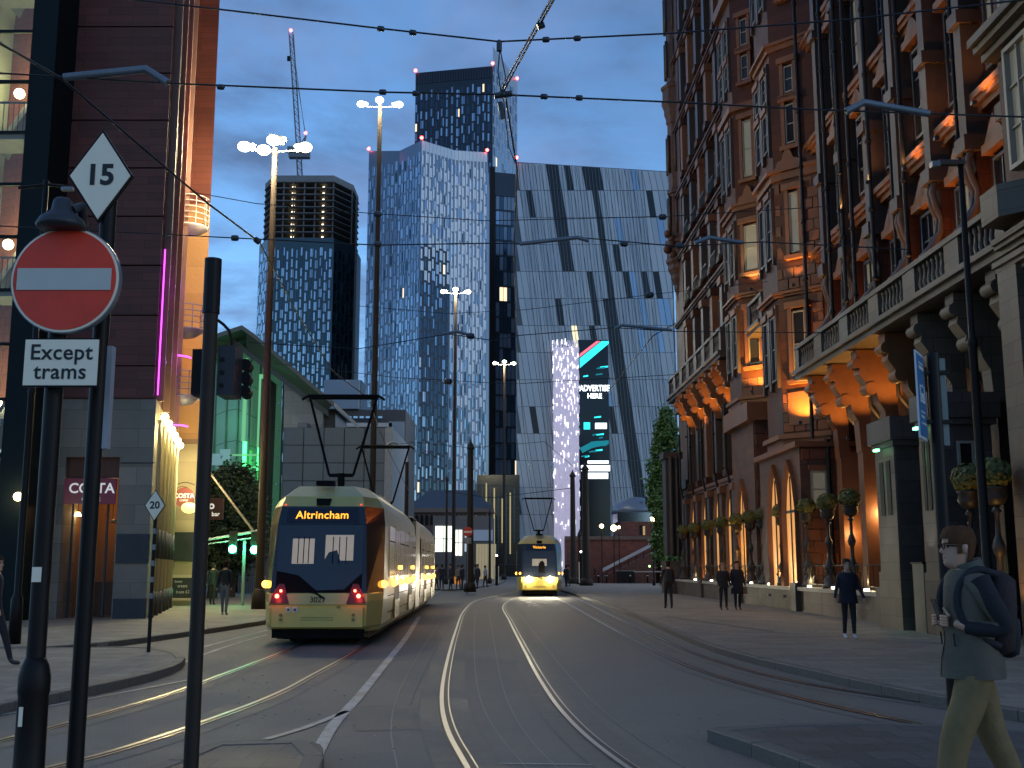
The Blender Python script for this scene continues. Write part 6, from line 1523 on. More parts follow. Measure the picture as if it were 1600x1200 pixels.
pole('slim dark pole by the crowd, left of the oncoming tram',765,912,803,4)
pole('dark pole behind the near tram roof, left of the pale column',633,925,722,7,finial=False)
# signals with small lamps by the oncoming tram
for (px,pyb,pyt,lb) in ((776,915,868,'short signal bollard with a white lit top and pale legs'),(908,914,862,'low signal post beside the thick dark pole')):
    b=G(px,pyb,.12); zt=P(px,pyt,b.y).z; t=thing('signal_bollard',lb,'signal',(b.x,b.y,.12))
    MB().box(b.x-.12,b.x+.12,b.y-.1,b.y+.1,.12,zt).build('body',black_metal,t); MB().box(b.x-.2,b.x-.13,b.y-.11,b.y-.05,.3,zt-.9).build('pale_strip',white_sign,t); MB().box(b.x+.13,b.x+.2,b.y-.11,b.y-.05,.3,zt-.9).build('pale_strip',white_sign,t)
    MB().ball((b.x,b.y-.12,zt),.09,8,6).build('lamp',emis('small_white_lit',(1,.95,.85),5),t)
# orange fish-shaped planters/bins: tapered orange shield sign
for (px,py0,py1,w,m,lb) in ((715,927,901,11,mat('orange_face',(.75,.25,.04),.45,emit=(1,.4,.08),estr=.18),'bright orange pointed banner sign in the middle of the road'),(375,934,903,13,mat('rust_frame',(.35,.15,.06),.5),'dark pointed sign with a rusty outline beyond the walking pair')):
    b=G(px,py1+14+(0 if px==715 else 12),.0); k=b.y/FPX; zc0=P(px,py0,b.y).z; zc1=P(px,py1,b.y).z; h=w*k/2
    t=thing('pointed_sign',lb,'sign',(b.x,b.y,max(0,zc0-.1)))
    vs=[(b.x-h,b.y,zc1),(b.x-h*.9,b.y,zc1-(zc1-zc0)*.45),(b.x,b.y,zc0),(b.x+h*.9,b.y,zc1-(zc1-zc0)*.45),(b.x+h,b.y,zc1)]
    mb=MB(); vs2=[(a,c+.08,d) for a,c,d in vs]; n=5; mb.add(vs+vs2,[(0,1,2,3,4),(9,8,7,6,5)]+[(i,n+i,n+(i+1)%n,(i+1)%n) for i in range(n)]); mb.build('panel',m,t)
    MB().box(b.x-h*.5,b.x+h*.5,b.y-.02,b.y-.001,zc1-.35,zc1-.22).build('dark_mark',black_metal,t)
    MB().tube([(b.x,b.y+.05,0),(b.x,b.y+.05,zc0+.1)],.03,6).build('stem',black_metal,t)
# small lamp on the right by the poplar
b=G(1022,915,.12); zt=P(1022,808,b.y).z; t=thing('street_lamp','old style street lamp with a warm lit lantern beside the tall leafy tree','street lamp',(b.x,b.y,.12))
MB().lathe([(.14,0),(.12,.5),(.07,.6),(.055,zt-.6),(.1,zt-.55)],(b.x,b.y,.12),10).build('column',black_metal,t); MB().lathe([(.10,0),(.2,.35),(.22,.38)],(b.x,b.y,zt-.4),8).build('lantern',lamp_warm,t); MB().lathe([(.25,0),(.1,.15),(.02,.3)],(b.x,b.y,zt-.02),8).build('cap',black_metal,t)
light('street_light','POINT',(b.x-.3,b.y-.3,zt-.3),(1,.75,.4),120,t,.15)
for i,(px,py) in enumerate(((959,825),(940,822),(967,768+56))):
    q=P(px,py,112); t=thing('street_lamp',('small warm globe lamp over the ramp wall','smaller pale globe lamp over the ramp wall','faint lamp beside the warm globe lamp on the ramp')[i],'street lamp',(q.x,112,.12)); MB().tube([(q.x,112,.12),(q.x,112,q.z-.2)],.05,6).build('column',black_metal,t); MB().ball((q.x,112,q.z),(.3,.2,.14)[i],10,8).build('globe',lamp_warm,t)
# bollards and bins in front of the ramp wall
def bollards():
    proto=thing('bollard','','bollard',(0,0,0),'black bollards in front of the brick ramp')
    MB().lathe([(.09,0),(.08,.8),(.1,.84),(.1,.9),(.05,.97)],(0,0,0),10).build('post',black_metal,proto); MB().lathe([(.083,.68),(.082,.76)],(0,0,0),10).build('band',white_sign,proto)
    first=True
    for px,nm in ((935,'leftmost'),(948,'second'),(985,'third'),(1012,'fourth'),(1033,'rightmost')):
        b=G(px,911,.12); lb=nm+' black bollard in the row before the brick ramp'
        if first: proto.location=(b.x,b.y,.12); proto['label']=lb; first=False
        else: copy_tree(proto,(b.x,b.y,.12),0,lb)
bollards()
b=G(978,910,.12); t=thing('planter_bin','wide dark bin standing between bollards in front of the brick ramp','bin',(b.x,b.y,.12)); MB().box(b.x-.9,b.x+.9,b.y-.4,b.y+.4,.12,1.25).build('body',black_metal,t); MB().box(b.x-.95,b.x+.95,b.y-.45,b.y+.45,1.25,1.33).build('lid',grey_metal,t)
for px in (1047,1058):
    b=G(px,912,.12); 
t=thing('guard_rail','pale guard rail with two small green lamps beside the street lamp','railing',(*G(1040,912,.12).xy,.12)); b=G(1040,912,.12)
MB().box(b.x-3.0,b.x+3.0,b.y,b.y+.08,1.2,1.3).build('rail',mat('rail_pale',(.4,.36,.3),.5),t)
for i in range(7): MB().box(b.x-2.95+i*.97,b.x-2.9+i*.97,b.y,b.y+.06,.12,1.2).build('post',black_metal,t)
for dx_ in (-1.5,-.3): MB().ball((b.x+dx_,b.y-.05,1.75),.1,8,6).build('green_lamp',emis('green_small_lit',(.5,1,.3),2.5),t)
# --- traffic lights: grey gantry arm with two green lamps
t=thing('traffic_lights','two green traffic lights hung under a pale arm beside the tall mast','traffic signal',(P(372,900,47).x,47,.12))
gp=P(372,858,47); post_x=P(381,880,47).x
MB().tube([(post_x,47,.12),(post_x,47,P(0,845,47).z)],.07,8).build('post',grey_metal,t)
a0=P(326,843,47); a1=P(412,828,47); MB().tube([(a0.x,47,a0.z),(a1.x,47,a1.z)],.06,8).build('arm',mat('arm_pale',(.35,.37,.35),.4),t); a0=P(326,850,47); a1=P(412,838,47); MB().tube([(a0.x,46.9,a0.z),(a1.x,46.9,a1.z)],.03,6).build('arm',MATS['arm_pale'],t)
gl=emis('green_signal_lit',(.05,1,.45),30)
for px,py in ((363,858),(397,859)):
    q=P(px,py,46.8); hd=MB().box(q.x-.16,q.x+.16,46.85,47.05,q.z-.2,q.z+.75).build('signal_head',black_metal,t)
    MB().ball((q.x,46.82,q.z),.16,10,8).build('green_lamp',gl,hd)
    for dz_ in (.27,.54): MB().tube([(q.x,46.80,q.z+dz_),(q.x,46.86,q.z+dz_)],.09,10).build('dark_lens',tdark,hd)
    light('green_light','POINT',(q.x,46.5,q.z),(.1,1,.4),40,t,.1)
pa=P(325,735,46); pb_=P(396,830,46); t=thing('guy_wire','pale slanting stay running down through the left tree','stay',(pb_.x,46,pb_.z)); MB().tube([pa,pb_],.05,6).build('rod',mat('stay_pale',(.25,.2,.15),.5),t)
# ================================================================ OVERHEAD WIRES
wire_m=mat('overhead_wire',(.02,.022,.028),.4,.5); insul=mat('insulator',(.03,.035,.045),.35)
def wire(label,pts,r=.009,ins=(),name='span_wire',bars=()):
    """pts: px,py,Y; ins: (index of segment, fraction)"""
    q=[P(*p) for p in pts]; sp=[]
    for i in range(len(q)-1):
        a,b=q[i],q[i+1]; n=max(2,int((b-a).length/1.5))
        for k in range(n): sp.append(a.lerp(b,k/n))
    sp.append(q[-1])
    c=sum(q,Vector())/len(q); t=thing(name,label,'overhead wire',tuple(q[0]))
    MB().tube(sp,r,6).build('wire',wire_m,t)
    for (px,py,Y,ang) in ins:
        p=P(px,py,Y); d=(P(px+10,py+10*ang,Y)-p).normalized(); u=FPX/Y
        MB().tube([p-d*7/u,p-d*5/u,p-d*2/u,p+d*2/u,p+d*5/u,p+d*7/u],[.3*r,4.6/u,5/u,5/u,4.6/u,.3*r],8).build('insulator',insul,t)
    for (a,b_,c2,Y,w) in bars:
        pts3=[P(*a,Y),P(*b_,Y),P(*c2,Y)]; MB().tube(pts3,w*Y/FPX/2,8).build('bent_bar',mat('bar_grey',(.16,.18,.20),.4,.4),t)
    return t
Y1=11.5
wire('upper span wire nearest the camera, sagging across the top of the sky',[(-60,-30,Y1),(330,13,Y1),(590,44,Y1),(780,65,Y1),(1050,52,Y1),(1330,30,Y1),(1640,-5,Y1)],.010,[(595,45,Y1,.1),(645,51,Y1,.12),(853,62,Y1,-.05),(902,60,Y1,-.05)])
wire('second span wire, below the top one, with bent grey bars at both ends',[(-40,112,Y1),(96,120,Y1),(262,130,Y1),(600,144,Y1),(785,148,Y1),(1060,160,Y1),(1265,171,Y1),(1460,178,Y1),(1640,184,Y1)],.010,[(345,136,Y1,.05),(598,144,Y1,.02),(650,146,Y1,.02),(850,151,Y1,.04),(905,153,Y1,.04)],
     bars=(((100,121),(228,108),(262,130),Y1,14),((1322,174),(1350,160),(1452,178),Y1,12)))
MB_=[(780,65,Y1),(783,100,Y1),(786,148,Y1)]
t=wire('short hanging wires joining the two nearest span wires',[(780,62,Y1),(781,76,Y1),(778,112,Y1),(783,146,Y1)],.008,name='hanger_wire'); 
MB().tube([P(780,64,Y1),P(780,80,Y1)],.03,8).build('insulator',insul,t); MB().tube([P(782,80,Y1),P(790,120,Y1),P(786,150,Y1)],.007,5).build('wire',wire_m,t)
mb=MB(); mb.tube([P(772,150,Y1),P(800,146,Y1)],.035,8); mb.build('clamp',insul,t); MB().ball(P(785,147,Y1),.045,8,6).build('hub',insul,t)
cw=[(884,-40,8.1),(865,0,8.7),(826,70,10),(788,140,11.5),(808,265,13.2),(803,381,16.6),(806,500,22),(812,600,30),(822,700,45),(838,800,80)]
t=wire('pair of contact wires of the middle track running away overhead',cw,.011,name='contact_wire'); MB().tube([P(a-5,b,c) for a,b,c in cw[:4]],.010,6).build('wire',wire_m,t)
MB().tube([P(786,150,Y1),P(795,230,12.8),P(808,262,13.2)],.006,5).build('wire',wire_m,t)
MB().tube([P(781,160,Y1),P(786,185,Y1)],.03,8).build('insulator',insul,t)
MB().tube([P(840,42,9.3),P(850,38,9.3)],.03,6).build('clamp',insul,t)
cw=[(-60,35,9.5),(0,68,10.2),(95,122,11.5),(325,318,14.6),(405,378,16.7),(430,425,18.3),(470,500,21.5),(520,580,26.5),(575,622,29),(600,690,40),(640,770,60)]
wire('contact wire of the left track running down across the brown building to the tram',cw,.014,[(402,376,16.6,.8)],name='contact_wire')
Y2=16.7
wire('span wire crossing the unfinished tower, with a bent bar before the striped block',[(-60,350,Y2),(330,370,Y2),(590,383,Y2),(765,380,Y2),(812,381,Y2),(915,372,Y2),(1060,385,Y2),(1190,378,Y2),(1420,390,Y2)],.010,[(367,372,Y2,.05),(590,382,Y2,0),(975,381,Y2,.1),(1062,384,Y2,0)],bars=(((812,381),(902,371),(920,376),Y2,7),((1085,380),(1108,371),(1160,379),Y2,7)))
wire('faint span wire just above, from the brown building to the striped block',[(300,300,Y2+1),(400,318,Y2+1),(575,333,Y2+1),(760,345,Y2+1),(1045,338,Y2+1),(1300,322,Y2+1)],.007,[(590,335,Y2+1,.1),(1035,339,Y2+1,0)])
Y3=23.5
wire('span wire in front of the dark lower part of the two-faced tower',[(330,532,Y3),(560,545,Y3),(700,522,Y3),(770,532,Y3),(812,524,Y3),(960,512,Y3),(1060,518,Y3),(1300,520,Y3)],.010,[(735,525,Y3,.1)],bars=(((690,522),(715,518),(735,524),Y3,5),((960,514),(972,508),(1050,516),Y3,5)))
wire('thin span wire passing in front of the light column',[(560,478,Y3+2),(700,490,Y3+2),(820,484,Y3+2),(1045,457,Y3+2),(1200,440,Y3+2)],.007,[(1015,461,Y3+2,-.1)])
Y4=34
wire('low span wire crossing the middle of the towers',[(430,568,Y4),(620,590,Y4),(800,600,Y4),(1060,585,Y4)],.010,[(700,596,Y4,.05)])
wire('slanting wire from the corner turret down to the screen',[(1056,505,Y3),(1020,525,Y3),(968,590,Y3+6),(940,625,Y3+10)],.010,name='slanting_wire')
Y5=45
wire('low span wire above the oncoming tram',[(640,690,Y5),(735,700,Y5),(850,690,Y5),(915,745,Y5)],.011)
wire('lowest span wire just above the oncoming tram roof',[(700,768,62),(765,778,62),(898,762,62)],.02)
wire('span wire seen behind the pale column and the pantographs',[(605,695,Y5),(645,692,Y5),(690,720,Y5)],.011,bars=(((604,697),(612,690),(622,694),Y5,4),))
# ================================================================ TREES
def tree(label,x,y,h,w,n,m,trunk=1.5,cat='tree',seed=1,shape='column',leaf=.22,name='tree'):
    rnd=random.Random(seed); t=thing(name,label,cat,(x,y,.12))
    mb=MB(); mb.tube([(x,y,.12),(x+.1,y,trunk),(x,y,h*.6)],[.28,.2,.08],8)
    for k in range(5):
        a=k*1.3; mb.tube([(x,y,trunk+.4*k),(x+math.cos(a)*w*.5,y+math.sin(a)*w*.5,trunk+.4*k+h*.25)],[.1,.03],5)
    mb.build('trunk',mat('bark',(.06,.045,.035),.9,bump=.4,scale=6),t)
    cl=[]
    for k in range(n//55):
        v=rnd.random(); z=trunk+(h-trunk)*v
        if shape=='column': r=w*(math.sin(math.pi*min(1,v*.92+.12))**.55)
        else: r=w*math.sqrt(max(0.05,1-(2*v-1)**2))
        a=rnd.uniform(0,6.28); q=rnd.uniform(.45,1.0); cl.append((x+math.cos(a)*r*q,y+math.sin(a)*r*q,z,rnd.uniform(.5,1.0)*w*.28))
    mb=MB()
    for cx_,cy_,cz,cr in cl:
        for i in range(55):
            p=Vector((cx_+rnd.gauss(0,1)*cr*.6,cy_+rnd.gauss(0,1)*cr*.6,cz+rnd.gauss(0,1)*cr*.7)); d=Vector((rnd.gauss(0,1),rnd.gauss(0,1),rnd.gauss(0,.6))).normalized(); e=d.orthogonal().normalized(); s=leaf*rnd.uniform(.5,1.1)
            mb.add([p-e*s*.4,p+d*s*.5,p+e*s*.4,p-d*s*.5],[(0,1,2,3)],0 if rnd.random()<.6 else 1)
    mb.build('crown',m,t); return t
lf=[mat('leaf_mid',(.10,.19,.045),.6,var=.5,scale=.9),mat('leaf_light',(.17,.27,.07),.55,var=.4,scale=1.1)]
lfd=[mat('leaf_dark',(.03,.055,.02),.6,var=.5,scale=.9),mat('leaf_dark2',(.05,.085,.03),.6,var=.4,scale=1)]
b=P(1045,860,86); tree('tall leafy columnar tree between the striped block and the terracotta building',b.x,86,P(0,643,86).z,1.5,16000,lf,2.2,seed=2,leaf=.34)
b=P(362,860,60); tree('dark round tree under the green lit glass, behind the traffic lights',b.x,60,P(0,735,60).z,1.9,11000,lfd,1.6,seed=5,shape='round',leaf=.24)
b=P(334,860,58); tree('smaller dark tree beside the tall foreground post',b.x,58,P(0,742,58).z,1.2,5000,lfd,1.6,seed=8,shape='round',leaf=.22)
# ================================================================ PEOPLE
skin_m=mat('skin',(.52,.29,.19),.55,var=.1,scale=8)
HEAD=[(1.500,-.040,.010,.040),(1.512,-.075,.025,.048),(1.530,-.099,.040,.055),(1.548,-.104,.052,.060),(1.562,-.101,.060,.063),(1.572,-.105,.066,.065),(1.580,-.101,.070,.067),(1.588,-.105,.074,.068),(1.600,-.101,.079,.070),(1.610,-.101,.082,.072),(1.620,-.101,.085,.073),(1.635,-.100,.089,.075),(1.650,-.097,.092,.077),(1.662,-.102,.094,.078),(1.675,-.106,.096,.079),(1.700,-.102,.097,.079),(1.722,-.093,.093,.075),(1.742,-.075,.080,.064),(1.758,-.048,.055,.045),(1.766,-.008,.012,.010)]
NOSE={1.610:.022,1.620:.029,1.600:.006,1.635:.020,1.650:.012,1.662:.006}
def head_pt(i,a,off=0.):
    z,f,b,w=HEAD[i]; ca,sa=math.cos(a),math.sin(a)
    y=(f-off)*ca if ca>0 else -(b+off)*ca
    d=NOSE.get(z,0)*math.exp(-(math.sin(a/2)*2/.17)**2) if ca>0 else 0
    for e in (-.40,.40): 
        if z in (1.650,1.635): d-=.007*math.exp(-((a-e)/.14)**2)
    return ((w+off)*sa,y-d*ca,z+(off if z>1.74 else 0))
def person(label,x,y,z,face,H=1.72,top=(.02,.02,.03),bottom=(.02,.02,.025),shoe=(.03,.03,.03),hair=(.03,.02,.015),stride=.12,phase=1,arms=((.05,-.05),(.05,.05)),coat=0,hairlen=0,extras=None,carry=None,detail=False,bend=0,grp=None):
    """face: heading angle, 0 looks along -y (to the camera). arms: per side (forward swing at hand, sideways) """
    t=thing('person',label,'person',(x,y,z),grp,rz=face); k=H/1.75
    def V(a,b,c): return Vector((a*k,b*k,c*k))
    pts={}; edges=[]; rad={}; tag={}
    def add(n,co,r,tg,par=None): pts[n]=V(*co); rad[n]=(r[0]*k,r[1]*k) if isinstance(r,tuple) else (r*k,r*k); tag[n]=tg; (edges.append((par,n)) if par else None)
    f=-1 # forward is -y
    add('pel',(0,0,.96),(.155,.115),'bottom'); add('wai',(0,-.01,1.10),(.14,.10),'top','pel'); add('che',(0,-.015*1-bend*.5,1.32),(.17,.115),'top','wai'); add('nk0',(0,-bend,1.44),(.10,.075),'top','che'); add('nk',(0,-.005-bend*1.1,1.51),(.052,.055),'skin','nk0'); add('hd0',(0,-.005-bend*1.4,1.60),(.05,.052),'skin','nk')
    for s,nm,(fw,sd) in ((-1,'l',arms[0]),(1,'r',arms[1])):
        add('sh'+nm,(s*.185,-bend*.9,1.41),.062,'top','nk0')
        if fw>.3:   # bent forearm reaching forward
            add('el'+nm,(s*.25,.10,1.15),.048,'top','sh'+nm); add('wr'+nm,(s*.155,-fw+.22,1.14),.032,'top','el'+nm); add('ha'+nm,(s*.115,-fw+.155,1.17),.03 if not detail else .027,'skin','wr'+nm)
        else:
            add('el'+nm,(s*(.225+sd*.3),-fw*.3+.02,1.13),.048,'top','sh'+nm); add('wr'+nm,(s*(.235+sd),-fw,.89),.033,'top','el'+nm); add('ha'+nm,(s*(.23+sd),-fw-.03,.80),(.022,.036),'skin','wr'+nm)
        d=stride*phase*s
        add('hp'+nm,(s*.085,-d*.1,.88),(.095,.10),'bottom','pel'); add('kn'+nm,(s*.09,-d*.8-.02,.50),(.062,.066),'bottom','hp'+nm); add('an'+nm,(s*.09,-d*1.5+(.0 if d>0 else .02),.10),(.04,.045),'bottom','kn'+nm); add('hl'+nm,(s*.09,-d*1.5-.03,.045),(.042,.04),'shoe','an'+nm); add('to'+nm,(s*.10,-d*1.5-.17,.032),(.036,.03),'shoe','hl'+nm)
    names=list(pts); idx={n:i for i,n in enumerate(names)}
    me=bpy.data.meshes.new('body'); me.from_pydata([pts[n] for n in names],[(idx[a],idx[b]) for a,b in edges],[])
    ob=bpy.data.objects.new('body',me); scene.collection.objects.link(ob)
    md=ob.modifiers.new('s','SKIN'); sk=me.skin_vertices[0].data
    for n in names: sk[idx[n]].radius=rad[n]; sk[idx[n]].use_root=(n=='pel')
    md.use_smooth_shade=True; m2=ob.modifiers.new('u','SUBSURF'); m2.levels=m2.render_levels=2 if detail else 1
    dg=bpy.context.evaluated_depsgraph_get(); nm_=bpy.data.meshes.new_from_object(ob.evaluated_get(dg)); ob.modifiers.clear(); ob.data=nm_; bpy.data.meshes.remove(me)
    key='%.3f%.3f%.3f'%top; ms=[skin_m,mat('cloth'+key,top,.85,var=.35,scale=7,bump=.3,bscale=30),mat('cloth%.3f%.3f%.3f'%bottom,bottom,.85,var=.35,scale=7,bump=.3,bscale=30),mat('shoe%.2f%.2f%.2f'%shoe,shoe,.6)]
    nm_.materials.clear(); [nm_.materials.append(m) for m in ms]; ti={'skin':0,'top':1,'bottom':2,'shoe':3}
    segs=[(pts[a],pts[b],tag[b] if not (a=='pel' and b=='wai') else 'top') for a,b in edges]
    for p in nm_.polygons:
        c=p.center; best=min(segs,key=lambda s:(c-(s[0]+(s[1]-s[0])*max(0,min(1,(c-s[0]).dot(s[1]-s[0])/max(1e-6,(s[1]-s[0]).length_squared))))).length)
        tg=best[2]
        if tg in('top','skin') and c.z<.99*k and abs(c.x)<.16*k: tg='bottom'
        p.material_index=ti[tg]; p.use_smooth=True
    n_=26; b5=bend*1.5; hv=[]; bv=[tuple(v.co) for v in nm_.vertices]; bf=[tuple(p.vertices) for p in nm_.polygons]; bm_=[p.material_index for p in nm_.polygons]
    b0=len(bv)
    for i in range(len(HEAD)):
        for j in range(n_): q=head_pt(i,2*math.pi*j/n_-math.pi); bv.append((q[0]*k,(q[1]-b5)*k,q[2]*k))
    for i in range(len(HEAD)-1):
        for j in range(n_): bf.append((b0+i*n_+j,b0+i*n_+(j+1)%n_,b0+(i+1)*n_+(j+1)%n_,b0+(i+1)*n_+j)); bm_.append(0)
    bf.append(tuple(b0+(len(HEAD)-1)*n_+j for j in range(n_))); bm_.append(0)
    nn_=bpy.data.meshes.new('body'); nn_.from_pydata(bv,[],bf); [nn_.materials.append(m) for m in ms]; nn_.polygons.foreach_set('material_index',bm_); nn_.polygons.foreach_set('use_smooth',[True]*len(bf)); ob.data=nn_; bpy.data.meshes.remove(nm_)
    ob.parent=t
    hm=mat('hair%.2f%.2f%.2f'%hair,hair,.8,var=.4,scale=30,bump=.4,spec=.12); b5=bend*1.5
    mb=MB(); hv=[]
    for i in range(len(HEAD)):
        for j in range(n_):
            rj=random.uniform(-.004,.006) if detail else 0; q=head_pt(i,2*math.pi*j/n_-math.pi,.014+rj); hv.append(V(q[0],q[1]-b5,q[2]+rj*.5))
    hf=[]
    for i in range(len(HEAD)-1):
        for j in range(n_):
            a=abs(2*math.pi*(j+.5)/n_-math.pi); z=HEAD[i][0]; lim=1.70 if a<.75 else (1.655 if a<1.25 else (1.60 if a<1.5 else (1.66 if a<1.85 else 1.545)))
            if z>=lim: hf.append((i*n_+j,i*n_+(j+1)%n_,(i+1)*n_+(j+1)%n_,(i+1)*n_+j))
    hf.append(tuple((len(HEAD)-1)*n_+j for j in range(n_)))
    mb.add(hv,hf,0,True); mb.build('hair',hm,t,world=False)
    if hairlen: mb=MB(); mb.tube([V(0,.05-b5,1.68),V(0,.075-b5,1.55),V(0,.07-b5,1.55-hairlen)],[.07*k,.085*k,.05*k],10); mb.build('hair',hm,t,world=False)
    if coat:
        cm=ms[1]; mb=MB(); pr=[(.215,1.40),(.205,1.2),(.19,1.08),(.215,.9),(.235,.9-coat)]; n=18; vs=[]
        for r,zz in [(.12,1.46)]+pr:
            for j in range(n): a=2*math.pi*j/n; w=1+.05*math.sin(a*5)*(1.3-zz); vs.append(V(math.cos(a)*r*w,math.sin(a)*r*.68*w-(bend if zz>1.3 else 0),zz))
        mb.add(vs,[(i*n+j,(i+1)*n+j,(i+1)*n+(j+1)%n,i*n+(j+1)%n) for i in range(len(pr)) for j in range(n)],0,True); mb.build('coat',cm,t,world=False)
    for s in (-1,1):
        MB().ball(V(s*.033,-.080-b5,1.648),.0095*k,8,6).build('eye',black_letter,t,world=False)
        mb=MB(); mb.lathe([(.006*k,-.03*k),(.017*k,-.022*k),(.02*k,.0),(.022*k,.02*k),(.012*k,.03*k),(.003*k,.032*k)],V(s*.077,.008-b5,1.635),8); mb.build('ear',skin_m,t,world=False)
        mb=MB(); mb.tube([V(s*.018,-.104-b5,1.668),V(s*.035,-.098-b5,1.672),V(s*.052,-.084-b5,1.666)],.0035*k,5); mb.build('eyebrow',hm,t,world=False)
    mb=MB(); mb.tube([V(-.022,-.098-b5,1.578),V(0,-.106-b5,1.580),V(.022,-.098-b5,1.578)],.0035*k,5); mb.build('mouth',mat('lips',(.3,.12,.1),.5),t,world=False)
    return t,V
def ppl(px,py): return G(px,py,.12)
g=ppl(1045,951); person('person in dark clothes with a backpack walking away near the far stone column',g.x,g.y,.12,math.pi+.1,1.78,(.03,.025,.02),(.02,.018,.018),stride=.07)
bp=[o for o in scene.collection.objects if o.get('category')=='person'][-1]
MB().hexa([(-.15,.10,1.02),(.15,.10,1.02),(.13,.26,1.02),(-.13,.26,1.02),(-.13,.09,1.42),(.13,.09,1.42),(.1,.22,1.42),(-.1,.22,1.42)]).build('backpack',mat('pack_dark',(.025,.02,.018),.8),bp,world=False)
g=ppl(1131,953); t,V=person('person with light hair in a short black jacket, left one of the pair',g.x,g.y,.12,.1,1.7,(.015,.015,.018),(.014,.014,.018),hair=(.22,.15,.08),hairlen=.12,coat=.06,stride=.05)
g=ppl(1153,953); t,V=person('person in a long dark coat with a bag, right one of the pair',g.x,g.y,.12,0,1.76,(.012,.013,.020),(.014,.014,.018),coat=.32,stride=.05,phase=-1)
MB().hexa([V(.2,-.06,.58),V(.36,-.06,.58),V(.36,.06,.58),V(.2,.06,.58),V(.22,-.05,.84),V(.34,-.05,.84),V(.34,.05,.84),V(.22,.05,.84)]).build('handbag',mat('tan_bag',(.2,.1,.04),.5),t,world=False)
g=ppl(1328,998); t,V=person('person in a dark navy coat and white trainers walking towards us on the right pavement',g.x,g.y,.12,.05,1.72,(.012,.012,.020),(.012,.012,.012),(.6,.6,.58),(.05,.035,.025),arms=((.10,.10),(.12,.10)),coat=.12,hairlen=.05,stride=.03)
g=ppl(350,961); t,V=person('person in black jacket and pale jeans walking away by the coffee building',g.x,g.y,.12,math.pi,1.75,(.014,.018,.016),(.12,.14,.15),(.4,.4,.4),(.02,.015,.01),stride=.08)
g=ppl(331,945); t,V=person('person all in black partly behind the tall foreground post',g.x,g.y,.12,math.pi,1.72,(.012,.012,.012),(.012,.012,.012),stride=.05)
g=G(-4,1020,.12); t,V=person('person in dark blue cut by the left edge of the picture',P(-7,900,18.5).x,18.5,.12,math.pi*.5,1.72,(.012,.016,.04),(.014,.014,.02),stride=.2,arms=((.2,.0),(-.15,.0)))
crowd=[(668,925,(.15,.1,.1)),(682,922,(.25,.12,.1)),(690,921,(.03,.03,.04)),(704,922,(.05,.03,.03)),(716,921,(.3,.24,.17)),(722,922,(.02,.02,.03)),(743,919,(.4,.35,.28)),(746,920,(.03,.03,.03)),(758,918,(.6,.6,.65)),(885,917,(.03,.03,.04)),(888,916,(.1,.07,.05)),(929,909,(.02,.02,.02))]
desc=['pinkish top beside the shop window','red-brown top beside the shop window','dark top standing against the lit shop','dark maroon jacket left of the orange sign','beige coat behind the orange sign','black coat close to the no entry pole','cream jacket right of the no entry pole','black clothes beside the cream jacket','white jacket near the oncoming tram','dark coat just right of the oncoming tram','brown jacket by the thin dark poles','black by the handrail foot']
for i,(px,py,c) in enumerate(crowd):
    g=G(px,py,.12); person('distant person in '+desc[i],g.x,g.y,.12,(i*1.7)%6.28,1.66+.03*(i%4),c,(.03,.03,.045),stride=.08,grp='people near the far tram stop',coat=.1 if i%2 else 0)
# --- the walking man in the right foreground
mx,my=P(1518,1000,7.6).x,7.6
t,V=person('person with glasses, khaki trousers and backpack walking left while holding a phone',mx,my,.12,-math.pi/2,1.80,(.105,.088,.062),(.20,.135,.055),(.03,.025,.02),(.10,.042,.02),stride=.17,phase=1,arms=((.32,0),(.31,0)),detail=True,bend=.03)
nav=mat('backpack_black',(.014,.014,.018),.8,var=.3,bump=.3,scale=10); maroon=mat('backpack_maroon',(.028,.015,.015),.8,var=.3,bump=.3,scale=10)
def softbox(c,s,nm,m,par,rx=0,lv=2):
    bm=bmesh.new(); bmesh.ops.create_cube(bm,size=1); bmesh.ops.subdivide_edges(bm,edges=bm.edges[:],cuts=4,use_grid_fill=True)
    for v in bm.verts:
        p=v.co.copy(); q=p.normalized()*.62; v.co=p.lerp(q,.5); v.co=Vector((v.co.x*s[0],v.co.y*s[1],v.co.z*s[2])); v.co=Matrix.Rotation(rx,3,'X')@v.co+Vector(c)
    me=bpy.data.meshes.new(nm); bm.to_mesh(me); bm.free(); me.materials.append(m)
    for p in me.polygons: p.use_smooth=True
    o=bpy.data.objects.new(nm,me); scene.collection.objects.link(o); o.parent=par; return o
softbox(V(0,.175,1.22),(.31,.15,.52),'backpack',maroon,t,-.08); softbox(V(0,.235,1.08),(.24,.08,.26),'pocket',nav,t,-.08)
for s in (-1,1):
    mb=MB(); mb.tube(smooth_path([V(s*.12,.13,1.47),V(s*.12,.02,1.50),V(s*.13,-.10,1.42),V(s*.14,-.135,1.28),V(s*.16,-.05,1.1),V(s*.15,.12,1.02)],.03),.026,8); mb.build('strap',nav,t,world=False)
mb=MB(); n=20; vs=[]
for r,q,zz,dy in ((.10,.10,1.50,-.01),(.17,.14,1.46,0),(.205,.15,1.38,0),(.195,.155,1.2,-.01),(.185,.15,1.06,-.01),(.205,.19,.93,-.005),(.205,.20,.82,-.005)):
    for j in range(n): a=2*math.pi*j/n; w=1+.03*math.sin(a*4+zz*9); vs.append(V(math.cos(a)*r*w,math.sin(a)*q*w+dy,zz))
mb.add(vs,[(i*n+j,(i+1)*n+j,(i+1)*n+(j+1)%n,i*n+(j+1)%n) for i in range(6) for j in range(n)],0,True); mb.build('jacket',MATS['cloth0.1050.0880.062'],t,world=False)
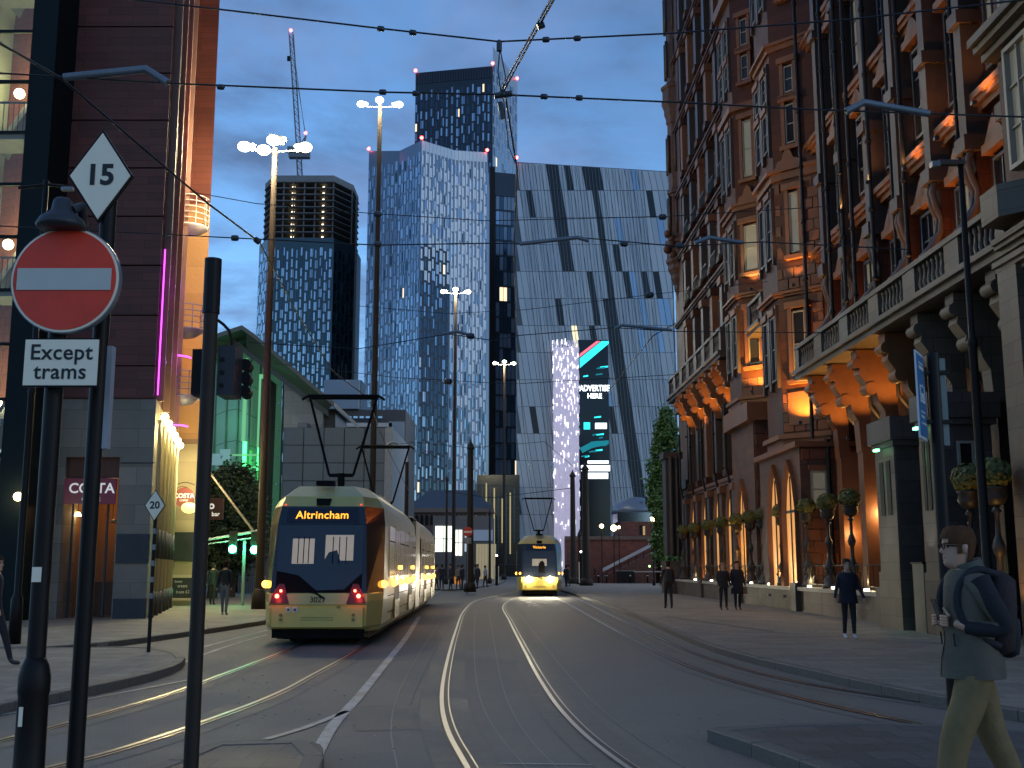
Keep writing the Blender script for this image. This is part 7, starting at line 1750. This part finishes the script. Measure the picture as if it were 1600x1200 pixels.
MB().tube([V(0,.02,1.475),V(0,-.005,1.55)],[.098*1.06,.092*1.06],16).build('collar',mat('collar_green',(.08,.08,.06),.8),t,world=False)
# navy sleeve over the upper arm facing us and wide trouser legs
tr=MATS['cloth0.2000.1350.055']
for s in (-1,1):
    d=.17*s; mb=MB(); mb.tube(smooth_path([V(s*.085,-d*.15,.85),V(s*.09,-d*.45,.68),V(s*.095,-d*.85-.02,.48),V(s*.095,-d*1.3,.25),V(s*.095,-d*1.5,.10)],.05),[.118-.003*i for i in range(len(smooth_path([V(s*.085,-d*.15,.85),V(s*.09,-d*.45,.68),V(s*.095,-d*.85-.02,.48),V(s*.095,-d*1.3,.25),V(s*.095,-d*1.5,.10)],.05)))],16); mb.build('trouser_leg',tr,t,world=False)
nv=mat('sleeve_navy',(.013,.012,.015),.85,var=.3,bump=.3,scale=10)
for s in (-1,1): mb=MB(); fw=(.36,.34)[0 if s<0 else 1]; mb.tube(smooth_path([V(s*.17,0,1.435),V(s*.23,.05,1.3),V(s*.255,.11,1.14),V(s*.21,-.01,1.13),V(s*.155,-.09,1.14)],.04),[.076,.072,.069,.067,.064,.062,.059,.056,.053,.050,.047,.045,.043,.042,.042,.042,.042,.042,.042,.042][:len(smooth_path([V(s*.17,0,1.435),V(s*.23,.05,1.3),V(s*.255,.11,1.14),V(s*.21,-.01,1.13),V(s*.155,-.09,1.14)],.04))],12); mb.build('sleeve',nv,t,world=False)
for s in (-1,1):   # glasses
    c=V(s*.034,-.158,1.650); mb=MB(); mb.tube([c+Vector((.024*math.cos(a),0,.019*math.sin(a))) for a in [i*math.pi/6 for i in range(13)]],.004,5); mb.build('glasses_rim',black_metal,t,world=False)
    MB().tube([V(s*.058,-.152,1.655),V(s*.084,-.045,1.650)],.0045,5).build('glasses_arm',black_metal,t,world=False)
MB().tube([V(-.01,-.160,1.653),V(.01,-.160,1.653)],.004,5).build('glasses_bridge',black_metal,t,world=False)
for zz,yy in ((1.38,.262),(1.16,.292)):
    MB().tube([V(-.12,yy-.03,zz),V(0,yy,zz+.01),V(.12,yy-.03,zz)],.005,5).build('zip',grey_metal,t,world=False)
for s in (-1,1):
    mb=MB(); mb.tube([V(s*.105,-.15,1.02),V(s*.11,-.155,1.10)],.006,5); mb.build('pocket_seam',nav,t,world=False)
MB().tube([V(0,-.165,1.40),V(0,-.178,1.2),V(0,-.17,1.06),V(0,-.20,.93),V(0,-.208,.83)],.004,5).build('jacket_zip',nav,t,world=False)
# phone in both hands and the fingers around it
ph=V(0,-.19,1.225); MB().hexa([ph+Vector(v) for v in ((-.037,-.01,-.05),(.037,-.01,-.05),(.037,.0,-.05),(-.037,.0,-.05),(-.037,-.05,.09),(.037,-.05,.09),(.037,-.04,.09),(-.037,-.04,.09))]).build('phone',mat('phone_black',(.02,.02,.022),.2),t,world=False)
for s in (-1,1):
    base=V(s*.095,-(.175 if s<0 else .165),1.175)
    for i,(ln,dz) in enumerate(((.072,.028),(.08,.010),(.076,-.008),(.062,-.025))):
        p0=base+Vector((-s*.005,-.015,dz)); p1=p0+Vector((-s*.03,-.028,.0)); p2=p1+Vector((-s*.022,.004,.004)); p3=p2+Vector((-s*.010,.012,.002)); mb=MB(); mb.tube([p0,p1,p2,p3],[.0115,.011,.0095,.008],7); mb.build('finger',skin_m,t,world=False)
    p0=base+Vector((-s*.01,.0,.03)); mb=MB(); mb.tube([p0,p0+Vector((-s*.03,-.01,.03)),p0+Vector((-s*.05,-.02,.055))],[.012,.0105,.008],7); mb.build('thumb',skin_m,t,world=False)

# ================================================================ FALLEN LEAVES AND LITTER
rnd=random.Random(12); mb=MB()
for i in range(260):
    px,py=rnd.choice(((rnd.uniform(250,420),rnd.uniform(1000,1090)),(rnd.uniform(330,620),rnd.uniform(1060,1195)),(rnd.uniform(1000,1500),rnd.uniform(980,1190)),(rnd.uniform(20,280),rnd.uniform(1020,1100))))
    z=.128 if (py<1100 and px<240) else .006
    g=G(px,py,z); a=rnd.uniform(0,6.28); s=rnd.uniform(.008,.028); d=Vector((math.cos(a),math.sin(a),0))*s; e=Vector((-math.sin(a),math.cos(a),0))*s*.6
    mb.add([g-d,g-e+Vector((0,0,.004)),g+d,g+e+Vector((0,0,.006))],[(0,1,2,3)],rnd.choice((0,0,1)))
o=mb.build('fallen_leaves',[mat('leaf_litter',(.22,.15,.07),.8),mat('paper_litter',(.4,.38,.34),.8)]); o['kind']='stuff'; o['label']='scattered fallen leaves and scraps on the road and pavement'; o['category']='leaves'
